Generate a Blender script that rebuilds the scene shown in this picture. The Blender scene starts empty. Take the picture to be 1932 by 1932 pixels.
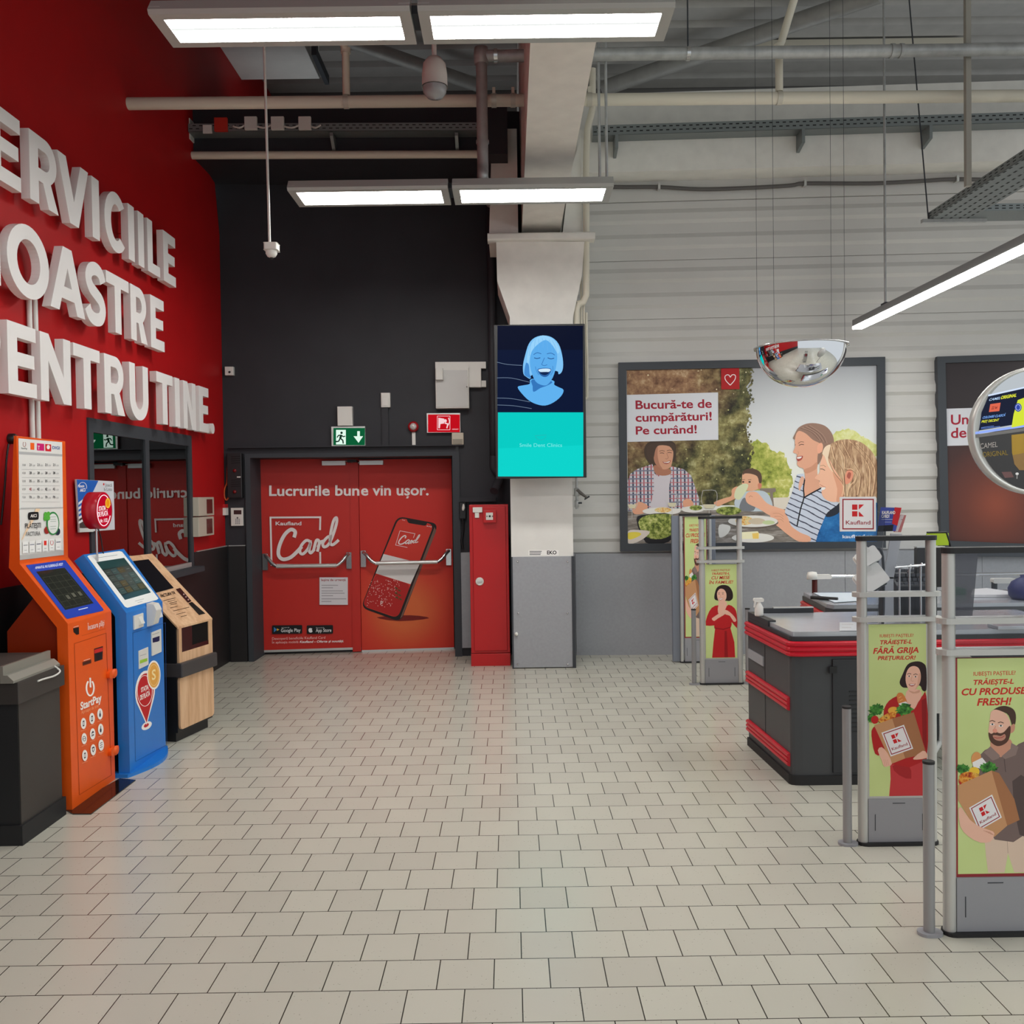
import bpy, math, random
from mathutils import Vector, Matrix, geometry
random.seed(7)
S = bpy.context.scene
COL = S.collection
# ---------------------------------------------------------------- camera
FPX, EYE, RHO, YAW, PIT = 1700.0, 1.73, 0.014, 0.0015, 0.0212
fwd = Vector((math.sin(YAW) * math.cos(PIT), math.cos(YAW) * math.cos(PIT), -math.sin(PIT)))
r0 = Vector((math.cos(YAW), -math.sin(YAW), 0))
u0 = r0.cross(fwd)
CU = u0 * math.cos(RHO) + r0 * math.sin(RHO)
CR = r0 * math.cos(RHO) - u0 * math.sin(RHO)
CO = Vector((0, 0, EYE))
cd = bpy.data.cameras.new('camera')
cam = bpy.data.objects.new('camera', cd)
COL.objects.link(cam)
cd.sensor_width = 36.0
cd.lens = FPX / 1932 * 36.0
cd.clip_start = 0.05
cam.matrix_world = Matrix(((CR.x, CU.x, -fwd.x, CO.x), (CR.y, CU.y, -fwd.y, CO.y), (CR.z, CU.z, -fwd.z, CO.z), (0, 0, 0, 1)))
S.camera = cam
# ---------------------------------------------------------------- world, shop lamps, exposure
S.view_settings.view_transform = 'Standard'
S.view_settings.look = 'None'
S.view_settings.gamma = 1.0
S.view_settings.use_curve_mapping = False
S.view_settings.exposure = 0.0
S.cycles.max_bounces = 8
S.cycles.sample_clamp_indirect = 6.0
S.cycles.caustics_reflective = False
S.cycles.caustics_refractive = False
wd = bpy.data.worlds.new('world')
S.world = wd
wd.use_nodes = True
wd.node_tree.nodes['Background'].inputs['Color'].default_value = (0.80, 0.86, 0.90, 1)
wd.node_tree.nodes['Background'].inputs['Strength'].default_value = 0.85
LAMP = 36.0          # strength of the visible luminaires

def area(name, loc, sx, sy, power, col=(0.95, 1.0, 0.975)):
    l = bpy.data.lights.new(name, 'AREA')
    l.shape = 'RECTANGLE'
    l.size, l.size_y, l.energy, l.color = sx, sy, power, col
    o = bpy.data.objects.new(name, l)
    COL.objects.link(o)
    o.location = loc
    return o
# an added office fill, then luminaires of the same rows behind the camera and over the shop floor to the right
area('office_fill', (-3.8, 7.3, 2.9), 0.8, 0.8, 22)  # added fill light, brightens the room behind the window
area('shop_lamp', (-0.9, 1.9, 4.0), 2.5, 0.35, 26)
area('shop_lamp', (-0.9, -0.8, 4.0), 2.5, 0.35, 26)
area('shop_lamp', (-0.9, -3.5, 4.0), 2.5, 0.35, 26)
area('shop_lamp', (4.6, 2.0, 3.35), 0.12, 5.0, 60)
area('shop_lamp', (4.6, -2.5, 3.35), 0.12, 3.0, 50)
area('shop_lamp', (6.5, 7.0, 3.35), 0.12, 4.0, 60)

# ---------------------------------------------------------------- finding places in the shop
def ray(x, y): return fwd + CR * ((x - 966) / FPX) - CU * ((y - 966) / FPX)
def onZ(x, y, z=0.0):
    d = ray(x, y); return CO + d * ((z - EYE) / d.z)
def onY(x, y, Y):
    d = ray(x, y); return CO + d * (Y / d.y)
def onX(x, y, X):
    d = ray(x, y); return CO + d * (X / d.x)
class Plane:
    """vertical or sloping surface: point, two directions in it, normal towards the shop"""
    def __init__(s, o, n):
        s.o = Vector(o); s.n = Vector(n).normalized()
    def at(s, x, y, off=0.0):
        d = ray(x, y)
        t = (s.o + s.n * off - CO).dot(s.n) / d.dot(s.n)
        return CO + d * t
def plane3(a, b, c):
    a, b, c = Vector(a), Vector(b), Vector(c)
    n = (b - a).cross(c - a)
    if n.dot(CO - a) < 0: n = -n
    return Plane(a, n)

# ---------------------------------------------------------------- materials
def lin(v):
    v = v / 255.0
    return v / 12.92 if v <= 0.04045 else ((v + 0.055) / 1.055) ** 2.4
def rgb(c, k=1.0): return (min(1, lin(c[0]) * k), min(1, lin(c[1]) * k), min(1, lin(c[2]) * k), 1)
MC = {}
def nodes(name):
    m = bpy.data.materials.new(name); m.use_nodes = True
    nt = m.node_tree
    return m, nt, nt.nodes['Principled BSDF']
def mat(c, rough=0.5, metal=0.0, spec=0.5, noise=0.0, scale=30.0, bump=0.0, k=1.0, name=None, stretch=None):
    key = (c, rough, metal, spec, noise, scale, bump, k, stretch)
    if key in MC: return MC[key]
    m, nt, b = nodes(name or 'surface_%d_%d_%d' % c)
    b.inputs['Base Color'].default_value = rgb(c, k)
    b.inputs['Roughness'].default_value = rough
    b.inputs['Metallic'].default_value = metal
    b.inputs['Specular IOR Level'].default_value = spec
    if noise or bump:
        tc = nt.nodes.new('ShaderNodeTexCoord')
        n = nt.nodes.new('ShaderNodeTexNoise'); n.inputs['Scale'].default_value = scale; n.inputs['Detail'].default_value = 4
        if stretch:
            mp = nt.nodes.new('ShaderNodeMapping'); mp.inputs['Scale'].default_value = stretch
            nt.links.new(tc.outputs['Object'], mp.inputs['Vector']); nt.links.new(mp.outputs['Vector'], n.inputs['Vector'])
        else:
            nt.links.new(tc.outputs['Object'], n.inputs['Vector'])
        if noise:
            rp = nt.nodes.new('ShaderNodeValToRGB')
            a = rgb(c, k * (1 - noise)); d = rgb(c, k * (1 + noise))
            rp.color_ramp.elements[0].position = 0.3; rp.color_ramp.elements[1].position = 0.7
            rp.color_ramp.elements[0].color = a; rp.color_ramp.elements[1].color = d
            nt.links.new(n.outputs['Fac'], rp.inputs['Fac']); nt.links.new(rp.outputs['Color'], b.inputs['Base Color'])
        if bump:
            bp = nt.nodes.new('ShaderNodeBump'); bp.inputs['Strength'].default_value = bump; bp.inputs['Distance'].default_value = 0.01
            nt.links.new(n.outputs['Fac'], bp.inputs['Height']); nt.links.new(bp.outputs['Normal'], b.inputs['Normal'])
    MC[key] = m
    return m
def ink(r, g, b): return mat((r, g, b), rough=0.55, spec=0.3, k=1.12)
def lit(c, strength=1.0, name='lit_surface'):
    key = ('lit', c, strength)
    if key in MC: return MC[key]
    m, nt, b = nodes(name)
    b.inputs['Base Color'].default_value = (0.0, 0.0, 0.0, 1)
    b.inputs['Roughness'].default_value = 0.35
    b.inputs['Specular IOR Level'].default_value = 0.03
    b.inputs['Emission Color'].default_value = rgb(c)
    b.inputs['Emission Strength'].default_value = strength
    MC[key] = m
    return m
def ragged(pts, amp, n, seed=1):
    """outline of leaves: every edge broken into n pieces and shaken"""
    rn = random.Random(seed); out = []
    for i, p in enumerate(pts):
        q = pts[(i + 1) % len(pts)]; m_ = max(1, int(n * math.hypot(q[0] - p[0], q[1] - p[1]) / 100))
        for k in range(m_):
            t = k / m_; out.append((p[0] + (q[0] - p[0]) * t + rn.uniform(-amp, amp), p[1] + (q[1] - p[1]) * t + rn.uniform(-amp, amp)))
    return out
def mottle(name, cols, scale, detail=5.0, stretch=None, emit=0.0, vor=False):
    """printed texture of several inks"""
    m, nt, b = nodes(name)
    tc = nt.nodes.new('ShaderNodeTexCoord')
    mp = nt.nodes.new('ShaderNodeMapping')
    mp.inputs['Scale'].default_value = stretch or (1, 1, 1)
    n = nt.nodes.new('ShaderNodeTexNoise'); n.inputs['Scale'].default_value = scale; n.inputs['Detail'].default_value = detail
    n.inputs['Roughness'].default_value = 0.65
    nt.links.new(tc.outputs['Object'], mp.inputs['Vector']); nt.links.new(mp.outputs['Vector'], n.inputs['Vector'])
    rp = nt.nodes.new('ShaderNodeValToRGB')
    els = rp.color_ramp.elements
    while len(els) < len(cols): els.new(0.5)
    for i, c in enumerate(cols):
        els[i].position = 0.32 + 0.36 * i / (len(cols) - 1); els[i].color = rgb(c, 1.12)
    nt.links.new(n.outputs['Fac'], rp.inputs['Fac'])
    nt.links.new(rp.outputs['Color'], b.inputs['Base Color'])
    b.inputs['Roughness'].default_value = 0.55
    b.inputs['Specular IOR Level'].default_value = 0.3
    return m
def ramp_print(name, axis, lo, hi, cols, origin=None):
    """printed background that runs from one ink to another along an axis of the sheet (or outwards from a point)"""
    m, nt, b = nodes(name)
    tc = nt.nodes.new('ShaderNodeTexCoord')
    if origin is None:
        sp = nt.nodes.new('ShaderNodeSeparateXYZ'); nt.links.new(tc.outputs['Object'], sp.inputs['Vector']); src = sp.outputs[axis]
    else:
        vm = nt.nodes.new('ShaderNodeVectorMath'); vm.operation = 'DISTANCE'; vm.inputs[1].default_value = origin
        nt.links.new(tc.outputs['Object'], vm.inputs[0]); src = vm.outputs['Value']
    mr = nt.nodes.new('ShaderNodeMapRange'); mr.inputs['From Min'].default_value = lo; mr.inputs['From Max'].default_value = hi
    nt.links.new(src, mr.inputs['Value'])
    rp = nt.nodes.new('ShaderNodeValToRGB'); els = rp.color_ramp.elements
    while len(els) < len(cols): els.new(0.5)
    for i, (p, c) in enumerate(cols):
        els[i].position = p; els[i].color = rgb(c, 1.12)
    nt.links.new(mr.outputs['Result'], rp.inputs['Fac']); nt.links.new(rp.outputs['Color'], b.inputs['Base Color'])
    b.inputs['Roughness'].default_value = 0.45
    b.inputs['Specular IOR Level'].default_value = 0.3
    return m

# ---------------------------------------------------------------- mesh building
FRM = {}
def smooth_loop(p, n=4):
    out = []
    L = len(p)
    for i in range(L):
        a, b, c, d = p[i - 1], p[i], p[(i + 1) % L], p[(i + 2) % L]
        for k in range(n):
            t = k / n
            out.append(tuple(0.5 * ((2 * b[j]) + (c[j] - a[j]) * t + (2 * a[j] - 5 * b[j] + 4 * c[j] - d[j]) * t * t + (3 * b[j] - a[j] - 3 * c[j] + d[j]) * t ** 3) for j in range(len(b))))
    return out
def rounded(p, r):
    """closed outline with its corners rounded off"""
    out = []; L = len(p)
    for i in range(L):
        a, b, c = p[i - 1], p[i], p[(i + 1) % L]
        la, lc = math.hypot(a[0] - b[0], a[1] - b[1]), math.hypot(c[0] - b[0], c[1] - b[1]); ra, rc_ = min(r, la * 0.45), min(r, lc * 0.45)
        s = (b[0] + (a[0] - b[0]) * ra / la, b[1] + (a[1] - b[1]) * ra / la); e = (b[0] + (c[0] - b[0]) * rc_ / lc, b[1] + (c[1] - b[1]) * rc_ / lc)
        for k in range(6):
            t = k / 5; out.append(((1 - t) ** 2 * s[0] + 2 * t * (1 - t) * b[0] + t * t * e[0], (1 - t) ** 2 * s[1] + 2 * t * (1 - t) * b[1] + t * t * e[1]))
    return out
def smooth_path(p, n=5):
    q = [p[0]] + list(p) + [p[-1]]
    out = []
    for i in range(1, len(q) - 2):
        a, b, c, d = q[i - 1], q[i], q[i + 1], q[i + 2]
        for k in range(n):
            t = k / n
            out.append(tuple(0.5 * ((2 * b[j]) + (c[j] - a[j]) * t + (2 * a[j] - 5 * b[j] + 4 * c[j] - d[j]) * t * t + (3 * b[j] - a[j] - 3 * c[j] + d[j]) * t ** 3) for j in range(len(b))))
    out.append(tuple(p[-1]))
    return out
class G:
    def __init__(s): s.v, s.f, s.mi, s.mats, s.sm = [], [], [], [], []
    def m(s, mt):
        if mt not in s.mats: s.mats.append(mt)
        return s.mats.index(mt)
    def add(s, vs, fs, mt, smooth=False):
        o = len(s.v); i = s.m(mt)
        s.v += [Vector(q) for q in vs]
        for f in fs:
            s.f.append(tuple(o + k for k in f)); s.mi.append(i); s.sm.append(smooth)
        return s
    def box(s, x0, x1, y0, y1, z0, z1, mt):
        vs = [(x, y, z) for z in (z0, z1) for y in (y0, y1) for x in (x0, x1)]
        return s.add(vs, [(0, 2, 3, 1), (4, 5, 7, 6), (0, 1, 5, 4), (2, 6, 7, 3), (0, 4, 6, 2), (1, 3, 7, 5)], mt)
    def rbox(s, x0, x1, y0, y1, z0, z1, mt, r=0.01, axis='y', n=4):
        """box with four edges (parallel to axis) rounded"""
        a0, a1, b0, b1, c0, c1 = {'y': (x0, x1, z0, z1, y0, y1), 'z': (x0, x1, y0, y1, z0, z1), 'x': (y0, y1, z0, z1, x0, x1)}[axis]
        loop = []
        for cx, cy, st in ((a1 - r, b1 - r, 0), (a0 + r, b1 - r, 90), (a0 + r, b0 + r, 180), (a1 - r, b0 + r, 270)):
            for k in range(n + 1):
                t = math.radians(st + 90 * k / n); loop.append((cx + r * math.cos(t), cy + r * math.sin(t)))
        mk = {'y': lambda p, c: (p[0], c, p[1]), 'z': lambda p, c: (p[0], p[1], c), 'x': lambda p, c: (c, p[0], p[1])}[axis]
        L = len(loop)
        vs = [mk(p, c0) for p in loop] + [mk(p, c1) for p in loop]
        fs = [tuple(range(L)), tuple(range(2 * L - 1, L - 1, -1))] + [(i, (i + 1) % L, L + (i + 1) % L, L + i) for i in range(L)]
        return s.add(vs, fs, mt)
    def prism(s, loop, ext, mt, mt_side=None):
        """closed 3-D outline pushed along a vector (any outline, hollows allowed)"""
        loop = [Vector(p) for p in loop]; ext = Vector(ext); L = len(loop)
        tri = geometry.tessellate_polygon([loop])
        vs = loop + [p + ext for p in loop]
        s.add(vs, [tuple(t) for t in tri] + [tuple(L + k for k in reversed(t)) for t in tri], mt)
        s.add(vs, [(i, (i + 1) % L, L + (i + 1) % L, L + i) for i in range(L)], mt_side or mt)
        return s
    def tube(s, pts, r, mt, seg=12, caps=True):
        pts = [Vector(p) for p in pts]; rings = []
        up = None
        for i, p in enumerate(pts):
            d = (pts[min(i + 1, len(pts) - 1)] - pts[max(i - 1, 0)]).normalized()
            if up is None: up = Vector((0, 0, 1)) if abs(d.z) < 0.9 else Vector((1, 0, 0))
            a = d.cross(up).normalized(); b = a.cross(d).normalized(); up = b
            rr = r[i] if isinstance(r, (list, tuple)) else r
            rings.append([p + a * rr * math.cos(2 * math.pi * k / seg) + b * rr * math.sin(2 * math.pi * k / seg) for k in range(seg)])
        vs = [q for R in rings for q in R]; fs = []
        for i in range(len(pts) - 1):
            for k in range(seg):
                fs.append((i * seg + k, i * seg + (k + 1) % seg, (i + 1) * seg + (k + 1) % seg, (i + 1) * seg + k))
        s.add(vs, fs, mt, True)
        if caps: s.add(rings[0], [tuple(range(seg))], mt); s.add(rings[-1], [tuple(range(seg))], mt)
        return s
    def lathe(s, prof, c, mt, seg=24, axis=(0, 0, 1), squash=1.0):
        """profile of (radius, height) turned about an axis through c"""
        ax = Vector(axis).normalized(); h = Vector((1, 0, 0)) if abs(ax.x) < 0.9 else Vector((0, 1, 0))
        a = ax.cross(h).normalized(); b = ax.cross(a).normalized(); c = Vector(c)
        vs, fs = [], []
        for r, z in prof:
            for k in range(seg):
                t = 2 * math.pi * k / seg
                vs.append(c + ax * z + a * r * math.cos(t) + b * r * math.sin(t) * squash)
        for i in range(len(prof) - 1):
            for k in range(seg):
                fs.append((i * seg + k, i * seg + (k + 1) % seg, (i + 1) * seg + (k + 1) % seg, (i + 1) * seg + k))
        s.add(vs, fs, mt, True)
        return s
    def quad(s, a, b, c, d, mt): return s.add([a, b, c, d], [(0, 1, 2, 3)], mt)
    def build(s, name, parent=None, label=None, cat=None, group=None, kind=None, bevel=0.0):
        if parent is not None:
            F = FRM[parent.name]
        else:
            lo = [min(v[i] for v in s.v) for i in range(3)]; hi = [max(v[i] for v in s.v) for i in range(3)]
            F = Matrix.Translation(Vector(((lo[0] + hi[0]) / 2, (lo[1] + hi[1]) / 2, lo[2])))
        I = F.inverted()
        me = bpy.data.meshes.new(name)
        me.from_pydata([I @ v for v in s.v], [], s.f)
        for mt in s.mats: me.materials.append(mt)
        me.polygons.foreach_set('material_index', s.mi)
        me.polygons.foreach_set('use_smooth', s.sm)
        me.update()
        o = bpy.data.objects.new(name, me); COL.objects.link(o)
        if parent is not None: o.parent = parent
        else: o.matrix_world = F
        FRM[o.name] = F
        if bevel:
            md = o.modifiers.new('edge', 'BEVEL'); md.width = bevel; md.segments = 2; md.limit_method = 'ANGLE'; md.angle_limit = 0.6
        tag(o, label, cat, group, kind)
        return o
def tag(o, label=None, cat=None, group=None, kind=None):
    if label: o['label'] = label
    if cat: o['category'] = cat
    if group: o['group'] = group
    if kind: o['kind'] = kind
def thing(name, label, cat, loc, rz=0.0, group=None):
    o = bpy.data.objects.new(name, None); COL.objects.link(o)
    o.empty_display_size = 0.1
    o.location = loc; o.rotation_euler = (0, 0, rz)
    FRM[o.name] = Matrix.Translation(Vector(loc)) @ Matrix.Rotation(rz, 4, 'Z')
    tag(o, label, cat, group)
    return o
def struct(name, g): return g.build(name, kind='structure')

# ---------------------------------------------------------------- lettering
TX = {}
def glyphs(s, off=0.0, shear=0.0, res=3):
    key = (s, off, shear, res)
    if key not in TX:
        c = bpy.data.curves.new('lettering', 'FONT'); c.body = s; c.offset = off; c.shear = shear; c.resolution_u = res
        o = bpy.data.objects.new('lettering', c)
        me = bpy.data.meshes.new_from_object(o)
        vs = [(v.co.x, v.co.y) for v in me.vertices]; fs = [tuple(p.vertices) for p in me.polygons]
        bpy.data.objects.remove(o); bpy.data.curves.remove(c); bpy.data.meshes.remove(me)
        TX[key] = (vs, fs)
    return TX[key]
BASE = {'ă': 'a', 'Ă': 'A', 'â': 'a', 'î': 'i', 'Î': 'I', 'ș': 's', 'Ș': 'S', 'ț': 't', 'Ț': 'T'}
def lettering(s, off=0.0, shear=0.0, res=3):
    """outline of a line of text: points with baseline at 0 and cap height 1, x from 0 to 1, and the accents drawn on"""
    base = ''.join(BASE.get(ch, ch) for ch in s)
    vs, fs = glyphs(base, off, shear, res)
    H = glyphs('H', off, 0.0, res)[0]; y0 = min(p[1] for p in H); cap = max(p[1] for p in H) - y0
    vs = list(vs); fs = list(fs)
    x0 = min(p[0] for p in vs); x1 = max(p[0] for p in vs)
    for i, ch in enumerate(s):
        if ch in BASE:
            pre = glyphs(base[:i + 1], off, 0.0, res)[0]; one = glyphs(base[i], off, 0.0, res)[0]
            xr = max(p[0] for p in pre); w = max(p[0] for p in one) - min(p[0] for p in one); cx = xr - w / 2
            top = max(p[1] for p in one); t = 0.075 + off * 1.5
            def put(pts):
                o = len(vs)
                vs.extend((x + y * shear, y) for x, y in pts); fs.append(tuple(range(o, o + len(pts))))
            if ch in 'ăĂ':
                n = 6; R = 0.15
                for k in range(n):
                    a0 = math.pi * (1 + k / n); a1 = math.pi * (1 + (k + 1) / n); cy = top + 0.20
                    put([(cx + R * math.cos(a0), cy + R * math.sin(a0)), (cx + R * math.cos(a1), cy + R * math.sin(a1)), (cx + (R - t) * math.cos(a1), cy + (R - t) * math.sin(a1)), (cx + (R - t) * math.cos(a0), cy + (R - t) * math.sin(a0))])
            elif ch in 'âîÎ':
                b = top + 0.05
                put([(cx - 0.16, b), (cx - 0.16 + t, b), (cx, b + 0.11), (cx, b + 0.11 + t)])
                put([(cx + 0.16, b), (cx + 0.16 - t, b), (cx, b + 0.11), (cx, b + 0.11 + t)])
            else:
                put([(cx - 0.02, -0.07), (cx + t + 0.01, -0.07), (cx + t - 0.05, -0.22), (cx - 0.07, -0.22)])
    return [((x - x0) / (x1 - x0), (y - y0) / cap) for x, y in vs], fs

class Art:
    """flat print lying on a surface; every ink is a thin layer of its own on the sheet"""
    def __init__(s, pl, base=0.002, step=0.00006, fn=None):
        s.pl, s.off, s.step, s.g, s.fn = pl, base, step, G(), fn
    def P(s, p): return s.fn(p, s.off) if s.fn else s.pl.at(p[0], p[1], s.off)
    def poly(s, pts, mt, sm=0, flat=False):
        if sm: pts = smooth_loop(pts, sm)
        q = [s.P(p) for p in pts]
        tri = geometry.tessellate_polygon([[Vector((p[0], p[1], 0)) for p in pts]])
        s.g.add(q, [tuple(t) for t in tri], mt)
        if not flat: s.off += s.step
        return s
    def rect(s, x0, y0, x1, y1, mt): return s.poly([(x0, y0), (x1, y0), (x1, y1), (x0, y1)], mt)
    def disc(s, cx, cy, rx, ry, mt, n=20, rot=0.0):
        c, d = math.cos(rot), math.sin(rot)
        return s.poly([(cx + rx * math.cos(2 * math.pi * k / n) * c - ry * math.sin(2 * math.pi * k / n) * d, cy + rx * math.cos(2 * math.pi * k / n) * d + ry * math.sin(2 * math.pi * k / n) * c) for k in range(n)], mt)
    def ring(s, cx, cy, rx, ry, w, mt, n=28, a0=0, a1=360):
        pts = [(cx + rx * math.cos(math.radians(a0 + (a1 - a0) * k / n)), cy + ry * math.sin(math.radians(a0 + (a1 - a0) * k / n))) for k in range(n + 1)]
        return s.line(pts, w, mt)
    def line(s, pts, w, mt, sm=0, ws=None):
        if sm: pts = smooth_path(pts, sm)
        n = len(pts); L, R = [], []
        for i, p in enumerate(pts):
            a, b = pts[max(i - 1, 0)], pts[min(i + 1, n - 1)]
            dx, dy = b[0] - a[0], b[1] - a[1]; d = math.hypot(dx, dy) or 1
            h = (w if ws is None else ws[0] + (ws[1] - ws[0]) * i / (n - 1)) / 2
            if 0 < i < n - 1:      # keep the stroke full through a corner
                ux, uy = p[0] - a[0], p[1] - a[1]; vx, vy = b[0] - p[0], b[1] - p[1]
                cs = (ux * vx + uy * vy) / ((math.hypot(ux, uy) or 1) * (math.hypot(vx, vy) or 1))
                h *= min(1.8, 1 / math.sqrt(max(0.2, (1 + cs) / 2)))
                lu, lv = math.hypot(ux, uy) or 1, math.hypot(vx, vy) or 1
                dx, dy = ux / lu + vx / lv, uy / lu + vy / lv; d = math.hypot(dx, dy) or 1
            L.append((p[0] - dy / d * h, p[1] + dx / d * h)); R.append((p[0] + dy / d * h, p[1] - dx / d * h))
        for i in range(n - 1):
            q = [s.P(L[i]), s.P(L[i + 1]), s.P(R[i + 1]), s.P(R[i])]
            s.g.add(q, [(0, 1, 2, 3)], mt)
        s.off += s.step
        return s
    def box(s, x0, y0, x1, y1, w, mt):
        s.line([(x0, y0), (x1, y0)], w, mt); s.line([(x1, y0), (x1, y1)], w, mt); s.line([(x1, y1), (x0, y1)], w, mt); s.line([(x0, y1), (x0, y0)], w, mt)
    def text(s, st, p0, p1, ptop, mt, off=0.012, shear=0.0, res=3):
        """baseline from p0 to p1, ptop = top of the capitals above p0"""
        vs, fs = lettering(st, off, shear, res)
        ex = (p1[0] - p0[0], p1[1] - p0[1]); ey = (ptop[0] - p0[0], ptop[1] - p0[1])
        s.g.add([s.P((p0[0] + ex[0] * x + ey[0] * y, p0[1] + ex[1] * x + ey[1] * y)) for x, y in vs], fs, mt)
        s.off += s.step
        return s
    def build(s, *a, **k): return s.g.build(*a, **k)
def crop(scale, ox, oy):
    return lambda pts: [(ox + x / scale, oy + y / scale) for x, y in pts]
# ================================================================ the setting
def tile_material():
    m, nt, b = nodes('floor_tiles'); N = nt.nodes.new; K = nt.links.new
    tc = N('ShaderNodeTexCoord'); geo = tc.outputs['Object']
    def brick(off, ox, oy, w=0.2, h=0.2013):
        mp = N('ShaderNodeMapping'); mp.inputs['Location'].default_value = (ox, oy, 0); K(geo, mp.inputs['Vector'])
        br = N('ShaderNodeTexBrick'); br.offset = off; br.inputs['Scale'].default_value = 1
        br.inputs['Brick Width'].default_value = w; br.inputs['Row Height'].default_value = h
        br.inputs['Mortar Size'].default_value = 0.0022; br.inputs['Mortar Smooth'].default_value = 0.1; br.inputs['Bias'].default_value = 0
        br.inputs['Color1'].default_value = rgb((200, 198, 184)); br.inputs['Color2'].default_value = rgb((192, 189, 176)); br.inputs['Mortar'].default_value = rgb((58, 53, 46))
        K(mp.outputs['Vector'], br.inputs['Vector']); return br
    A = brick(0.5, TILE_AX, TILE_AY); B = brick(0.0, TILE_BX, TILE_AY)
    sp = N('ShaderNodeSeparateXYZ'); K(geo, sp.inputs['Vector'])
    gt = N('ShaderNodeMath'); gt.operation = 'GREATER_THAN'; K(sp.outputs['X'], gt.inputs[0]); gt.inputs[1].default_value = 1.516
    mx = N('ShaderNodeMix'); mx.data_type = 'RGBA'; K(gt.outputs[0], mx.inputs['Factor']); K(A.outputs['Color'], mx.inputs[6]); K(B.outputs['Color'], mx.inputs[7])
    # fine dark specks of the terrazzo-like tile
    vo = N('ShaderNodeTexVoronoi'); vo.inputs['Scale'].default_value = 55; K(geo, vo.inputs['Vector'])
    lt = N('ShaderNodeMath'); lt.operation = 'LESS_THAN'; K(vo.outputs['Distance'], lt.inputs[0]); lt.inputs[1].default_value = 0.12
    wn = N('ShaderNodeTexNoise'); wn.inputs['Scale'].default_value = 14; K(geo, wn.inputs['Vector'])
    g2 = N('ShaderNodeMath'); g2.operation = 'GREATER_THAN'; K(wn.outputs['Fac'], g2.inputs[0]); g2.inputs[1].default_value = 0.5
    mu = N('ShaderNodeMath'); mu.operation = 'MULTIPLY'; K(lt.outputs[0], mu.inputs[0]); K(g2.outputs[0], mu.inputs[1])
    m2 = N('ShaderNodeMath'); m2.operation = 'MULTIPLY'; K(mu.outputs[0], m2.inputs[0]); m2.inputs[1].default_value = 0.45
    sx = N('ShaderNodeMix'); sx.data_type = 'RGBA'; K(m2.outputs[0], sx.inputs['Factor']); K(mx.outputs[2], sx.inputs[6]); sx.inputs[7].default_value = rgb((110, 100, 88))
    K(sx.outputs[2], b.inputs['Base Color'])
    b.inputs['Roughness'].default_value = 0.24; b.inputs['Specular IOR Level'].default_value = 0.5
    mf = N('ShaderNodeMix'); K(gt.outputs[0], mf.inputs['Factor']); K(A.outputs['Fac'], mf.inputs[2]); K(B.outputs['Fac'], mf.inputs[3])
    bp = N('ShaderNodeBump'); bp.invert = True; bp.inputs['Strength'].default_value = 0.5; bp.inputs['Distance'].default_value = 0.003
    K(mf.outputs[0], bp.inputs['Height']); K(bp.outputs['Normal'], b.inputs['Normal'])
    return m
# floor object has its origin at (3, 3, 0): offsets that bring the joints to where the photo shows them
FO = (3.0, 3.9)
TILE_AY = -(3.11 - FO[1]) + 0.2013 * 40
TILE_AX = -(0.017 - FO[0]) + 0.2 * 40
TILE_BX = -(1.517 - FO[0]) + 0.2 * 40
M_TILE = tile_material()
g = G().box(-3.1, 9.1, -4.2, 12.0, -0.1, 0.0, M_TILE); struct('floor', g)

M_RED = mat((176, 14, 18), rough=0.55, spec=0.3, noise=0.05, scale=3, bump=0.05)
M_BLACK = mat((47, 47, 52), rough=0.6, spec=0.35, noise=0.12, scale=2.2, bump=0.08)
M_DADO = mat((36, 33, 34), rough=0.5, spec=0.4, noise=0.1, scale=4)
M_FRAME = mat((62, 65, 70), rough=0.6, spec=0.25)
M_WHITE = mat((228, 226, 221), rough=0.6, spec=0.3, noise=0.03, scale=5)
M_CONC = mat((234, 231, 224), rough=0.8, spec=0.2, noise=0.05, scale=6, bump=0.15)
M_PANEL = mat((206, 204, 200), rough=0.5, spec=0.35, noise=0.02, scale=3)
M_GREY = mat((158, 160, 165), rough=0.5, spec=0.4, noise=0.04, scale=40)
M_GALV = mat((168, 169, 168), rough=0.4, metal=0.3, noise=0.14, scale=14)
M_ALU = mat((205, 205, 202), rough=0.32, metal=0.55)
M_STEEL = mat((205, 205, 205), rough=0.22, metal=0.9)
M_PVC = mat((216, 209, 192), rough=0.45, spec=0.4)
M_PLAS = mat((222, 220, 214), rough=0.4)
M_BLK = mat((20, 20, 22), rough=0.4)
M_RUB = mat((28, 28, 30), rough=0.6)
ZC = 6.85                                    # underside of the roof deck
LX = -2.98                                   # red wall
BW = Plane((-2.97, 9.42, 0), (0.0615, -1, 0))   # black end wall
DP = Plane((-2.717, 9.793, 0), (0.10, -1, 0))   # double door leaves
RW = Plane((0.67, 9.54, 0), (-0.045, -1, 0))    # white panelled wall
def bwy(x): return 9.42 + 0.0615 * (x + 2.97)
def rwy(x): return 9.54 - 0.045 * (x - 0.67)

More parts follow.
